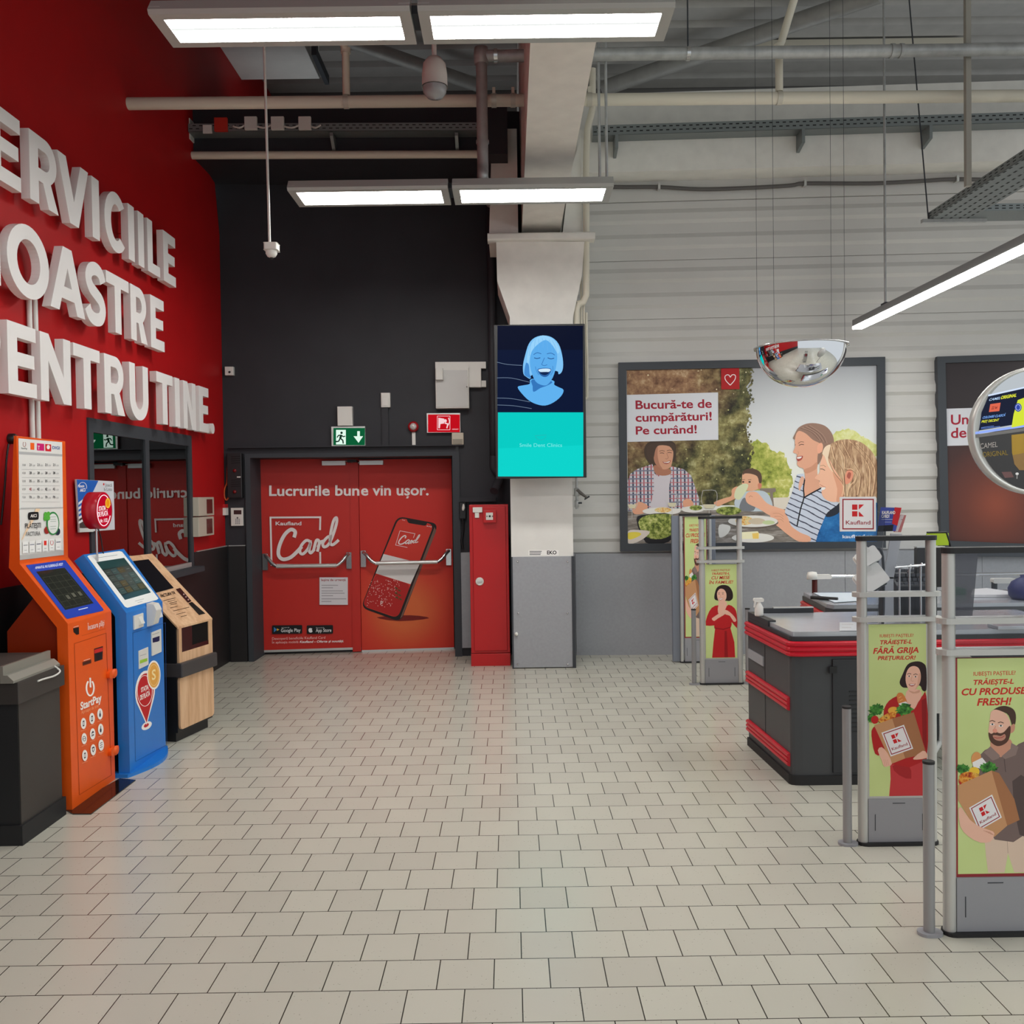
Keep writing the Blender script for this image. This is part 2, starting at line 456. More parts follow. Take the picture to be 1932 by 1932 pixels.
# --- left wall with the window opening
WT = [onX(x, y, LX) for x, y in ((163, 789), (357, 821), (365, 1077), (172, 1040))]
wy0, wy1 = WT[0].y, WT[1].y + 0.02
wz1 = (WT[0].z + WT[1].z) / 2; wz0 = onX(363, 1068, LX).z
up = [onX(430, 1030, LX), onX(405, 345, LX), onX(376, 300, LX), onX(374, 200, LX)]
yE = 9.40
g = G()
def wslab(y0, y1, z0, z1): g.box(LX - 0.16, LX, y0, y1, z0, z1, M_RED)
wslab(-4.2, wy0, 1.215, ZC); wslab(wy1, 8.55, 1.215, ZC); wslab(wy0, wy1, wz1, ZC)
if wz0 > 1.215: wslab(wy0, wy1, 1.215, wz0)
zn = up[1].z
g.prism([(LX - 0.16, 8.55, 1.215), (LX - 0.16, yE, 1.215), (LX - 0.16, up[1].y + 0.12, zn - 0.5), (LX - 0.16, up[1].y, zn), (LX - 0.16, up[2].y, onX(376, 300, LX).z), (LX - 0.16, up[3].y, 5.5), (LX - 0.16, 11.7, 5.5), (LX - 0.16, 11.7, ZC), (LX - 0.16, 8.55, ZC)], (0.16, 0, 0), M_RED)
struct('wall_left', g)
g = G().box(LX - 0.16, LX + 0.012, -4.2, wy0 - 0.02, 0, 1.215, M_DADO).box(LX - 0.16, LX + 0.012, wy0 - 0.02, wy1 + 0.02, 0, min(1.215, wz0 - 0.06), M_DADO).box(LX - 0.16, LX + 0.012, wy1 + 0.02, 9.42, 0, 1.215, M_DADO)
g.box(LX, LX + 0.014, wy1 + 0.1, 9.42, 1.213, 1.222, M_ALU)
struct('trim_1', g)
# window: frame, mullion, sill, two panes in front of a dark office
g = G(); fw = 0.07; mu = onX(277, 950, LX).y
for a, b_ in ((wy0, wy0 + fw), (wy1 - fw, wy1), (mu - 0.04, mu + 0.04)): g.box(LX - 0.09, LX + 0.015, a, b_, wz0, wz1, M_FRAME)
g.box(LX - 0.09, LX + 0.015, wy0 + fw, mu - 0.04, wz1 - 0.10, wz1, M_FRAME).box(LX - 0.09, LX + 0.015, mu + 0.04, wy1 - fw, wz1 - 0.10, wz1, M_FRAME)
g.box(LX - 0.09, LX + 0.015, wy0 + fw, mu - 0.04, wz0, wz0 + 0.04, M_ALU).box(LX - 0.09, LX + 0.015, mu + 0.04, wy1 - fw, wz0, wz0 + 0.04, M_ALU)
win = struct('window_1', g)
m, nt, b = nodes('window_glass')
gl = nt.nodes.new('ShaderNodeBsdfGlossy'); gl.inputs['Roughness'].default_value = 0.0; gl.inputs['Color'].default_value = (0.95, 0.97, 0.96, 1)
tr = nt.nodes.new('ShaderNodeBsdfTransparent'); tr.inputs['Color'].default_value = (0.75, 0.78, 0.77, 1)
fr = nt.nodes.new('ShaderNodeFresnel'); fr.inputs['IOR'].default_value = 4.2
mx = nt.nodes.new('ShaderNodeMixShader')
nt.links.new(fr.outputs[0], mx.inputs[0]); nt.links.new(tr.outputs[0], mx.inputs[1]); nt.links.new(gl.outputs[0], mx.inputs[2])
nt.links.new(mx.outputs[0], nt.nodes['Material Output'].inputs['Surface'])
M_PANE = m
for a, b_ in ((wy0 + fw, mu - 0.04), (mu + 0.04, wy1 - fw)):
    G().box(LX - 0.006, LX - 0.001, a, b_, wz0 + 0.04, wz1 - 0.10, M_PANE).build('pane', win)
G().box(LX - 0.09, LX + 0.10, wy0, wy1 + 0.03, wz0 - 0.05, wz0, M_FRAME).build('sill', win)
g = G().box(LX - 1.6, LX - 1.55, wy0 - 0.6, wy1 + 0.6, 0.6, 3.0, mat((128, 108, 88), rough=0.7)).box(LX - 1.55, LX - 0.16, wy0 - 0.6, wy0 - 0.55, 0.6, 3.0, mat((128, 108, 88), rough=0.7)).box(LX - 1.55, LX - 0.16, wy1 + 0.55, wy1 + 0.6, 0.6, 3.0, mat((128, 108, 88), rough=0.7)).box(LX - 1.55, LX - 0.16, wy0 - 0.55, wy1 + 0.55, 2.95, 3.0, mat((128, 108, 88), rough=0.7)).box(LX - 1.55, LX - 0.16, wy0 - 0.55, wy1 + 0.55, 0.6, 0.65, mat((128, 108, 88), rough=0.7))
struct('wall_office', g)

# --- black end wall with the door recess
XL = BW.at(468, 1060).x; XR = BW.at(869, 1060).x; ZT = BW.at(660, 855).z
g = G()
def bslab(x0, x1, z0, z1, mt=M_BLACK):
    g.prism([(x0, bwy(x0), z0), (x1, bwy(x1), z0), (x1, bwy(x1) + 0.5, z0), (x0, bwy(x0) + 0.5, z0)], (0, 0, z1 - z0), mt)
bslab(-3.2, XL, 0, 5.76); bslab(XR, 0.30, 0, 5.76); bslab(XL, XR, ZT, 5.76)
BHY = 8.68                                    # black bulkhead along the top of the end wall
g.box(LX - 0.1, 0.02, BHY, 9.9, 4.97, 5.50, M_BLACK)
BH = Plane((0, BHY, 0), (0, -1, 0))
struct('wall_back', g)
# door frame: face strips round the opening, jambs and head back to the leaves
g = G()
def dpy(x): return 9.793 + 0.10 * (x + 2.717)
for x0, x1 in ((XL - 0.005, XL + 0.05), (XR - 0.07, XR + 0.005)):
    g.prism([(x0, bwy(x0) - 0.03, 0), (x1, bwy(x1) - 0.03, 0), (x1, dpy(x1) + 0.05, 0), (x0, dpy(x0) + 0.05, 0)], (0, 0, ZT), M_FRAME)
g.prism([(XL - 0.005, bwy(XL) - 0.03, ZT - 0.04), (XR + 0.005, bwy(XR) - 0.03, ZT - 0.04), (XR, dpy(XR) + 0.05, ZT - 0.04), (XL, dpy(XL) + 0.05, ZT - 0.04)], (0, 0, 0.045), M_FRAME)
struct('trim_2', g)
# small black dado and light line left of the door
g = G(); x0, x1 = -2.95, XL - 0.02
g.prism([(x0, bwy(x0) - 0.02, 0), (x1, bwy(x1) - 0.02, 0), (x1, bwy(x1), 0), (x0, bwy(x0), 0)], (0, 0, 1.215), M_DADO)
g.prism([(x0, bwy(x0) - 0.022, 1.215), (x1, bwy(x1) - 0.022, 1.215), (x1, bwy(x1), 1.215), (x0, bwy(x0), 1.215)], (0, 0, 0.008), M_ALU)
struct('trim_3', g)

# --- white panelled wall on the right: ribbed panels stacked 0.615 m high over a smooth grey dado
g = G(); prof = []
JZ = [1.085 + 0.612 * k for k in range(7)]
for k in range(6):
    z0, z1 = JZ[k], JZ[k + 1]; h = z1 - z0
    prof += [(0.0, z0 + 0.003), (0.0, z0 + h * 0.185), (0.026, z0 + h * 0.24), (0.026, z0 + h * 0.37), (0.0, z0 + h * 0.45), (0.0, z0 + h * 0.62), (0.026, z0 + h * 0.675), (0.026, z0 + h * 0.79), (0.0, z0 + h * 0.87), (0.0, z1 - 0.006), (-0.014, z1 - 0.004), (-0.014, z1 + 0.002)]
X0, X1 = 0.30, 9.1
def rwp(x, out, z): return Vector((x, rwy(x) - out, z))
vs = [rwp(X0, o, z) for o, z in prof] + [rwp(X1, o, z) for o, z in prof]; L = len(prof)
g.add(vs, [(i, i + 1, L + i + 1, L + i) for i in range(L - 1)], M_PANEL)
g.prism([(X0, rwy(X0) + 0.02, 0), (X1, rwy(X1) + 0.02, 0), (X1, rwy(X1) + 0.2, 0), (X0, rwy(X0) + 0.2, 0)], (0, 0, 5.9), M_PANEL)
# upper band: sloping ledge and a smooth fascia
for lo, hi, o0, o1, mt in ((JZ[6], 4.97, 0.02, 0.02, M_PANEL), (4.96, 5.40, 0.33, 0.33, M_CONC), (5.40, 5.88, 0.02, 0.02, M_CONC)):
    g.prism([(X0, rwy(X0) - o0, lo), (X1, rwy(X1) - o1, lo), (X1, rwy(X1) + 0.02, lo), (X0, rwy(X0) + 0.02, lo)], (0, 0, hi - lo), mt)
struct('wall_right', g)
g = G(); cut = [0.30, onZ(1087, 1235).x + 0.0, RW.at(1593, 1100).x, RW.at(1851, 1070).x, RW.at(1851, 1070).x + 1.43, 9.1]
for a, c in zip(cut[:-1], cut[1:]):
    g.prism([(a + 0.002, rwy(a) - 0.022, 0), (c - 0.002, rwy(c) - 0.022, 0), (c - 0.002, rwy(c) + 0.02, 0), (a + 0.002, rwy(a) + 0.02, 0)], (0, 0, 1.075), M_GREY)
struct('trim_4', g)

# --- ceiling: trapezoidal metal deck, ribs running along the end wall
M_DECK = mat((172, 169, 165), rough=0.45, metal=0.15, noise=0.06, scale=6)
g = G(); prof = []; y = -4.2; p = 0.411; zc = ZC; off = (9.67 - 0.0) % p
y = off - 12 * p
while y < 11.6:
    prof += [(y, zc), (y + 0.25, zc), (y + 0.28, zc + 0.045), (y + 0.30, zc + 0.045), (y + 0.315, zc + 0.09), (y + 0.35, zc + 0.09)]; y += p
vs = [(-3.2, a, b_) for a, b_ in prof] + [(9.1, a, b_) for a, b_ in prof]; L = len(prof)
g.add(vs, [(i, i + 1, L + i + 1, L + i) for i in range(L - 1)], M_DECK)
g.box(-3.2, 9.1, -4.2, 11.8, zc + 0.12, zc + 0.2, M_DECK)
struct('ceiling', g)
g = G().box(-3.2, 9.1, 11.6, 11.75, 5.0, ZC + 0.1, mat((120, 117, 114), rough=0.7))
struct('wall_parapet', g)

# --- concrete column with its forked head, and the main beam lying in it
CYF = 8.83
cx = lambda px, py: onY(px, py, CYF).x
cz = lambda px, py: onY(px, py, CYF).z
col = thing('column', 'white painted concrete column with grey clad foot and forked head', 'column', (0.30, 9.1, 0))
xa, xb = 0.0, 0.61
zcl = cz(1025, 1050)
G().box(xa, xb, CYF + 0.012, 9.45, zcl - 0.02, cz(1025, 613), M_WHITE).build('shaft', col)
g = G()
pf = [(962, 612), (962, 598), (938, 530), (936, 455), (1103, 455), (1098, 520), (1081, 600), (1081, 612)]
g.prism([(cx(a, b_), CYF + 0.012, cz(a, b_)) for a, b_ in pf], (0, 0.62, 0), M_CONC)
lf = [(926, 520), (922, 430), (922, 236), (945, 230), (976, 236), (976, 430), (1060, 430), (1068, 300), (1090, 236), (1112, 240), (1104, 455), (936, 455), (938, 530)]
g.prism([(cx(a, b_), CYF + 0.10, cz(a, b_)) for a, b_ in [(922, 455), (926, 300), (930, 235), (975, 235), (978, 440), (1062, 440), (1076, 320), (1098, 250), (1100, 455)]], (0, 0.5, 0), M_CONC)
g.build('column_head', col, bevel=0.01)
G().rbox(cx(920, 450), cx(1122, 450), CYF - 0.06, CYF + 0.10, cz(1020, 455), cz(1020, 441), M_CONC, r=0.02, axis='x').build('moulding', col)
g = G().box(xa, xb, CYF, 9.45, 0.01, zcl, M_GREY)
g.box(xa - 0.004, xa + 0.012, CYF - 0.006, CYF + 0.02, 0, zcl, M_FRAME).box(xb - 0.02, xb + 0.012, CYF - 0.006, CYF + 0.02, 0, zcl, M_FRAME)
g.build('cladding', col)
for px, py in ((977, 1060), (1071, 1060), (978, 1157), (1071, 1157), (977, 1253), (1071, 1253)):
    p = onY(px, py, CYF); G().lathe([(0.0, 0.012), (0.007, 0.010), (0.011, 0.0)], (p.x, p.y - 0.001, p.z), M_STEEL, 10, (0, -1, 0)).build('bolt', col)
p = onY(974, 1196, CYF); G().lathe([(0.0, 0.03), (0.016, 0.028), (0.018, 0.0)], p, M_PLAS, 14, (0, -1, 0)).build('knob', col)
a = Art(Plane((0, CYF + 0.012, 0), (0, -1, 0)), base=0.001)
a.rect(997, 1038, 1054, 1048, ink(235, 233, 230)); a.text('EKO', (1032, 1046), (1050, 1046), (1032, 1039), ink(25, 25, 25), 0.03)
for k in range(3): a.rect(999, 1039.5 + 3 * k, 1022 - k, 1041 + 3 * k, ink(90, 90, 90))
a.build('sticker', col)
bxl, bxr = onZ(985, 430, 4.33).x, onZ(1058, 430, 4.33).x
g = G().box(bxl, bxr, 0.0, 11.6, 4.33, ZC, M_CONC)
struct('trim_5', g)
# ================================================================ double door with its full-size print
M_DRED = mat((196, 44, 36), rough=0.42, spec=0.35)
WHT = ink(232, 222, 220)
def leaf(px0, px1, name):
    a, b_ = DP.at(px0, 1236).x, DP.at(px1, 1224).x
    zt, zb = DP.at((px0 + px1) / 2, 866).z, DP.at((px0 + px1) / 2, 1229).z + 0.005
    g = G().prism([(a, dpy(a), zb), (b_, dpy(b_), zb), (b_, dpy(b_) + 0.05, zb), (a, dpy(a) + 0.05, zb)], (0, 0, zt - zb), M_PRINT if name == 'door_2' else M_DRED)
    d = struct(name, g)
    G().prism([(a, dpy(a) - 0.004, zb), (b_, dpy(b_) - 0.004, zb), (b_, dpy(b_), zb), (a, dpy(a), zb)], (0, 0, 0.025), M_ALU).build('kick_strip', d)
    return d, a, b_, zb, zt
# the right leaf carries an orange glow printed round the telephone
gx = DP.at(762, 1110)
_x0, _x1 = DP.at(682, 1228).x, DP.at(857, 1224).x
_cz = DP.at(770, 1229).z + 0.005
M_PRINT = ramp_print('door_print', 0, 0.18, 0.70, [(0.0, (212, 104, 58)), (0.5, (204, 66, 44)), (1.0, (196, 44, 36))], origin=(gx.x - (_x0 + _x1) / 2, 0.0, gx.z - _cz - 0.25))
d1, a1, b1, zb1, zt1 = leaf(496, 682, 'door_1')
d2, a2, b2, zb2, zt2 = leaf(683, 857, 'door_2')
sx0, sx1 = DP.at(666, 1230).x, DP.at(682, 1230).x
G().prism([(sx0, dpy(sx0) - 0.012, zb1 - 0.02), (sx1, dpy(sx1) - 0.012, zb1 - 0.02), (sx1, dpy(sx1) + 0.01, zb1 - 0.02), (sx0, dpy(sx0) + 0.01, zb1 - 0.02)], (0, 0, zt1 - zb1 + 0.02), M_DRED).build('centre_strip', d1)
G().prism([(a1 - 0.12, dpy(a1) + 0.055, 0), (b2 + 0.2, dpy(b2) + 0.055, 0), (b2 + 0.2, dpy(b2) + 0.09, 0), (a1 - 0.12, dpy(a1) + 0.09, 0)], (0, 0, zt1 + 0.08), M_BLK).build('door_seal', d1)
K = crop(3.2196, 400, 660)
A = Art(DP, base=0.0145)
def tx(A, s, c0, c1, ct, mt, off=0.012, shear=0.0): p = K([c0, c1, ct]); A.text(s, p[0], p[1], p[2], mt, off, shear)
tx(A, 'Lucrurile bun', (347, 888), (895, 886), (347, 824), WHT, 0.022)
A.line(K([(656, 1095), (658, 1017), (355, 1019), (362, 1306), (658, 1307), (657, 1228)]), 3.4, WHT)
tx(A, 'Kaufland', (386, 1066), (543, 1066), (386, 1043), WHT, 0.02)
def card(A, Kf, w, mt):
    A.line(Kf([(498, 1140), (505, 1105), (478, 1092), (440, 1125), (410, 1190), (404, 1245), (430, 1272), (475, 1262), (515, 1228), (545, 1195)]), w, mt, 5)
    A.line(Kf([(597, 1165), (572, 1158), (542, 1190), (534, 1228), (552, 1240), (582, 1210), (600, 1170), (590, 1215), (600, 1234), (622, 1212)]), w * 0.8, mt, 5)
    A.line(Kf([(618, 1214), (634, 1158), (652, 1168), (640, 1226)]), w * 0.8, mt, 4)
    A.line(Kf([(642, 1200), (660, 1168), (686, 1160)]), w * 0.8, mt, 4)
    A.line(Kf([(728, 1132), (702, 1138), (674, 1172), (680, 1197), (708, 1182), (736, 1122), (757, 1050), (755, 1020), (738, 1040), (722, 1110), (718, 1170), (734, 1184), (770, 1155)]), w * 0.8, mt, 5)
card(A, K, 6.8, WHT)
for x0, x1, s1, s2 in ((365, 548, 'ACUM PE', 'Google Play'), (576, 735, 'Descarcă din', 'App Store')):
    A.poly(K([(x0 + 4, 1674), (x1 - 4, 1672), (x1, 1676), (x1, 1720), (x1 - 4, 1724), (x0 + 4, 1726), (x0, 1722), (x0, 1678)]), ink(22, 22, 24))
    tx(A, s1, (x0 + 56, 1692), (x0 + 105, 1691), (x0 + 56, 1685), ink(200, 200, 200), 0)
    tx(A, s2, (x0 + 54, 1715), (x1 - 10, 1713), (x0 + 54, 1694), ink(230, 230, 230), 0.01)
A.poly(K([(376, 1684), (376, 1716), (394, 1700)]), ink(60, 130, 190)); A.poly(K([(394, 1692), (394, 1708), (410, 1700)]), ink(225, 170, 50))
A.poly(K([(588, 1694), (597, 1690), (609, 1694), (606, 1702), (611, 1709), (604, 1717), (592, 1716), (586, 1706)]), ink(230, 230, 230), 3)
tx(A, 'Descoperă beneficiile Kaufland Card', (365, 1762), (688, 1755), (365, 1747), ink(235, 190, 185), 0)
tx(A, 'în aplicația mobilă', (365, 1784), (525, 1781), (365, 1770), ink(235, 190, 185), 0)
tx(A, 'Kaufland - Oferte și noutăți.', (532, 1781), (800, 1776), (532, 1767), WHT, 0.03, 0.2)
A.build('print', d1)
A = Art(DP, base=0.003)
A.poly(K([(1000, 1625), (1140, 1648), (1320, 1630), (1200, 1612)]), ink(120, 30, 26), 3)
tx(A, 'e vin ușor.', (905, 886), (1316, 884), (905, 820), WHT, 0.022)
A.poly(K(rounded([(1126, 1010), (1376, 1056), (1146, 1654), (904, 1566)], 46)), ink(34, 28, 28))
A.poly(K([(1352, 1076), (1362, 1100), (1156, 1620), (1142, 1634)]), ink(120, 90, 80))
A.poly(K(rounded([(1134, 1020), (1348, 1060), (1128, 1630), (912, 1556)], 40)), ink(206, 58, 46))
A.poly(K(rounded([(1180, 1020), (1310, 1046), (1300, 1070), (1190, 1052)], 14)), ink(34, 28, 28))
A.poly(K([(1042, 1240), (1264, 1296), (1206, 1424), (994, 1358)]), ink(222, 218, 216))
A.poly(K(rounded([(996, 1360), (1206, 1425), (1128, 1626), (914, 1555)], 34)), ink(176, 36, 34))
rnd = random.Random(3)
for k in range(150):
    x, y = rnd.uniform(940, 1150), rnd.uniform(1395, 1560)
    if x > 1042 + (1240 - y) * 0.42 - 14 and x < 1200 + (1424 - y) * 0.42 - 60: A.poly(K([(x, y), (x + 4, y), (x + 4, y + 4), (x, y + 4)]), ink(226, 190, 186), flat=True)
A.off += 0.00006
for lx, ly in ((1120, 1448), (1138, 1462), (1118, 1478), (1140, 1490), (1122, 1505), (1145, 1515)): A.disc(*K([(lx, ly)])[0], 3.2, 1.3, ink(70, 80, 40), 8, 0.5)
A.line(K([(1117, 1440), (1132, 1520)]), 0.7, ink(60, 60, 30))
tx(A, 'P', (1022, 1548), (1036, 1552), (1026, 1524), WHT, 0.0)
S9 = lambda pts: K([(1143 + (x - 360) * 0.30 - (y - 1020) * 0.10, 1100 + (y - 1020) * 0.30 + (x - 360) * 0.06) for x, y in pts])
A.line(S9([(656, 1100), (658, 1017), (355, 1019), (362, 1306), (600, 1307)]), 0.9, WHT)
card(A, S9, 2.2, WHT)
tx(A, '9:41', (1155, 1036), (1172, 1040), (1155, 1030), WHT, 0.0)
for k in range(3): A.disc(*K([(1308 + 11 * k, 1071 + 2 * k)])[0], 1.2, 1.0, WHT, 8)
A.build('print', d2)
def panic(dr, xa, xb, ya, yb, xm0, xm1):
    """push bar: two brackets and a bar carried on curved arms"""
    p = [DP.at(*K([(x, y)])[0]) for x, y in ((xa, ya), (xb, yb))]
    nn = DP.n
    for q, dx in ((p[0], 1), (p[1], -1)):
        b_ = thing_frame = q
        G().rbox(q.x - 0.028, q.x + 0.028, q.y - 0.03, q.y + 0.005, q.z - 0.16, q.z + 0.02, M_STEEL, r=0.006, axis='y').build('bracket', dr)
    def off(pt, o): return pt + nn * o
    l, r = p
    dz = Vector((0, 0, -0.115))
    ex = (r - l).normalized()
    pts = [off(l, 0.02), off(l + ex * 0.03, 0.07) + Vector((0, 0, -0.02)), off(l + ex * 0.08, 0.10) + Vector((0, 0, -0.08)), off(l + ex * 0.13, 0.11) + dz]
    pe = [off(r - ex * 0.13, 0.11) + dz, off(r - ex * 0.08, 0.10) + Vector((0, 0, -0.08)), off(r - ex * 0.03, 0.07) + Vector((0, 0, -0.02)), off(r, 0.02)]
    G().tube(smooth_path([tuple(q) for q in pts], 4), 0.020, M_STEEL, 10).build('bar_arm', dr)
    G().tube(smooth_path([tuple(q) for q in pe], 4), 0.020, M_STEEL, 10).build('bar_arm', dr)
    G().tube([pts[-1], pe[0]], 0.022, M_ALU, 12).build('push_bar', dr)
panic(d1, 326, 834, 1248, 1240, 0, 0)
panic(d2, 921, 1438, 1230, 1220, 0, 0)
for dr, x0, x1, y0, y1 in ((d1, 672, 815, 675, 703), (d2, 899, 1043, 673, 700)):
    p, q = DP.at(*K([(x0, y1)])[0]), DP.at(*K([(x1, y0)])[0])
    G().prism([(p.x, p.y - 0.05, p.z), (q.x, q.y - 0.05, p.z), (q.x, q.y - 0.002, p.z), (p.x, p.y - 0.002, p.z)], (0, 0, q.z - p.z), M_ALU).build('door_closer', dr, bevel=0.004)
    m_ = DP.at(*K([(855 if dr is d1 else 885, 684)])[0], 0.04); s_ = (q if dr is d1 else p) + Vector((0, -0.03, 0.02 if dr is d2 else -0.0))
    G().tube([s_, m_], 0.008, M_STEEL, 8).build('closer_arm', dr)
p = BW.at(*K([(820, 660)])[0], 0.0)
G().box(p.x - 0.05, p.x + 0.05, p.y + 0.28, p.y + 0.36, p.z - 0.03, p.z + 0.0, M_BLK).tube([(p.x, p.y + 0.31, p.z), (p.x, p.y + 0.31, ZT - 0.06)], 0.01, M_BLK, 8).build('door_latch', d1)
# the notice taped on the left leaf
A = Art(DP, base=0.0165)
t_ = thing('notice', 'white paper notice headed Iesire de urgenta taped on the left red door leaf', 'notice', DP.at(630, 1141, 0.017))
A.poly(K([(653, 1382), (825, 1382), (825, 1549), (653, 1549)]), ink(212, 208, 212))
tx(A, 'Ieșire de urgență', (663, 1405), (812, 1404), (663, 1391), ink(150, 60, 66), 0.02)
for y, w in ((1428, 100), (1443, 70), (1462, 130), (1476, 140), (1491, 70), (1510, 150), (1526, 60)):
    A.rect(*K([(665, y)])[0], *K([(665 + w, y + 5)])[0], ink(165, 160, 166))
A.build('sheet', t_)
# ================================================================ things fixed on the black wall
def bwall_box(px0, py0, px1, py1, depth, mt, gap=0.0, r=0.0):
    a, c = BW.at(px0, py1), BW.at(px1, py0)
    g = G(); d = depth
    g.prism([(a.x, bwy(a.x) - d - gap, a.z), (c.x, bwy(c.x) - d - gap, a.z), (c.x, bwy(c.x) - gap, a.z), (a.x, bwy(a.x) - gap, a.z)], (0, 0, c.z - a.z), mt)
    return g
def bpt(px, py, off=0.0):
    return BW.at(px, py, off)
def runner(A, K, mt, w):
    """running figure of the escape sign, drawn in a box 100 wide and 150 high"""
    A.disc(*K([(62, 22)])[0], w * 1.05, w * 1.05, mt, 12)
    A.line(K([(58, 44), (50, 88)]), w * 1.9, mt)
    A.line(K([(58, 48), (78, 66), (98, 60)]), w * 0.9, mt)
    A.line(K([(54, 48), (32, 52), (20, 76)]), w * 0.9, mt)
    A.line(K([(52, 86), (74, 108), (78, 145)]), w * 1.1, mt)
    A.line(K([(48, 86), (34, 120), (4, 122)]), w * 1.1, mt)
ex = thing('exit_sign', 'lit green emergency exit sign with running man and arrow above the red double door', 'sign', bpt(660, 840))
bwall_box(627, 805, 690, 842, 0.05, M_ALU, 0.0).build('housing', ex, bevel=0.004)
A = Art(BW, base=0.052)
LG = lit((12, 105, 62), 0.75, 'lit_green'); LW = lit((225, 250, 235), 1.0, 'lit_white')
A.rect(629, 807.5, 688.5, 840, LG); A.rect(634, 811, 652.5, 838.5, LW)
runner(A, lambda pts: [(632 + x * 0.2, 813 + y * 0.165) for x, y in pts], lit((6, 60, 38), 0.5), 2.2)
A.poly([(634, 838.5), (634, 835), (641, 833), (643, 838.5)], LW)
A.poly([(674, 813.5), (679, 813.5), (679, 823), (685, 823), (676.5, 835.5), (667, 823), (674, 823)], LW)
A.build('face', ex)
bwall_box(639, 768, 666.5, 804, 0.07, M_PLAS).build('junction_box', label='beige junction box directly above the green exit sign', cat='junction box', bevel=0.006)
t_ = thing('light_switch', 'small white wall switch on the black wall right of the exit sign', 'switch', bpt(728, 768))
bwall_box(720, 742, 737, 769, 0.05, M_PLAS).build('switch_body', t_, bevel=0.008); bwall_box(723, 752, 734, 766, 0.012, M_WHITE, 0.05).build('rocker', t_, bevel=0.003)
bwall_box(722, 769, 733, 842, 0.03, M_BLACK).build('cable_trunking', label='black cable trunking dropping from the small white wall switch', cat='cable trunking')
t_ = thing('alarm_bell', 'round red fire alarm sounder with white strip beneath on the black wall', 'alarm', bpt(780, 812))
p = bpt(780, 805.5)
G().lathe([(0, 0.0), (0.055, 0.0), (0.058, 0.03), (0.05, 0.055), (0.035, 0.06)], p, mat((165, 22, 30), rough=0.35), 20, BW.n).build('bell_base', t_)
G().lathe([(0.036, 0.058), (0.034, 0.075), (0.02, 0.085), (0, 0.088)], p, mat((200, 190, 188), rough=0.3), 18, BW.n).build('sounder', t_)
bwall_box(778, 816, 784, 842, 0.02, M_PLAS).build('conduit', t_)
t_ = thing('fire_sign', 'lit red fire hose sign with white pictogram right of the alarm sounder', 'sign', bpt(838, 815))
bwall_box(806, 780, 869, 817, 0.05, M_ALU).build('housing', t_, bevel=0.004)
A = Art(BW, base=0.052); LR = lit((205, 10, 28), 0.85, 'lit_red'); LP = lit((255, 215, 220), 0.9, 'lit_pink')
A.rect(807.5, 782, 867.5, 815.5, LR); A.box(825, 785, 849, 811, 0.9, LP)
A.poly([(827, 788), (838, 790), (838, 799), (831, 800), (830, 808), (827, 808)], LP)
A.disc(840, 794, 3, 3, LP); A.line([(839, 798), (845, 800), (843, 808)], 2.4, LP); A.line([(846, 788), (848, 796), (845, 803)], 1.6, LP, 3)
A.text('HIDRANT', (853, 811), (865, 811), (853, 808.8), LP, 0.01); A.build('face', t_)
t_ = thing('access_reader', 'beige access reader below the right corner of the red fire sign', 'reader', bpt(864, 840))
bwall_box(853, 817, 875, 840, 0.05, mat((205, 196, 178), rough=0.4)).build('reader_body', t_, bevel=0.008); bwall_box(855, 829, 873, 838, 0.015, mat((150, 142, 126), rough=0.3), 0.05).build('window_strip', t_, bevel=0.003)
bwall_box(861, 840, 865, 935, 0.015, M_BLK).build('reader_cable', label='thin black cable running down the wall from the beige access reader', cat='cable')
t_ = thing('electrical_cabinet', 'pale grey electrical cabinet high on the black wall left of the screen', 'electrical cabinet', bpt(854, 772))
bwall_box(824, 697, 885, 772, 0.11, M_PLAS).build('cabinet_body', t_, bevel=0.004); bwall_box(826, 701, 883, 770, 0.008, mat((200, 199, 196), rough=0.4), 0.11).build('door', t_, bevel=0.002)
bwall_box(824, 699, 838, 720, 0.05, M_PLAS, 0.118).build('keypad', t_, bevel=0.01)
p = bpt(881, 730, 0.12); G().lathe([(0.008, 0), (0.008, 0.006), (0, 0.007)], p, M_STEEL, 10, BW.n).build('lock', t_)
bwall_box(822, 684, 917, 697, 0.06, M_PLAS).build('cable_trunking', label='long white cable trunking running over the pale electrical cabinet', cat='cable trunking', bevel=0.002)
bwall_box(928, 685, 940, 697, 0.06, M_PLAS).build('cable_trunking', label='short white trunking stub touching the left edge of the screen, upper one', cat='cable trunking')
bwall_box(885, 697, 908, 732, 0.08, M_PLAS).build('junction_box', label='square white junction box attached right of the electrical cabinet', cat='junction box', bevel=0.005)
bwall_box(908, 719, 917, 731, 0.05, M_PLAS).build('cable_trunking', label='tiny white trunking piece right of the square junction box', cat='cable trunking')
bwall_box(928, 719, 940, 731, 0.05, M_PLAS).build('cable_trunking', label='short white trunking stub touching the left edge of the screen, lower one', cat='cable trunking')
t_ = thing('motion_sensor', 'tiny white sensor box alone on the black wall beside the red wall', 'sensor', bpt(435, 709))
bwall_box(427, 693, 442.5, 709, 0.05, M_PLAS).build('sensor_body', t_, bevel=0.004); p = bpt(433, 702, 0.052); G().lathe([(0.012, 0), (0.01, 0.006), (0, 0.008)], p, M_BLK, 12, BW.n).build('lens', t_)
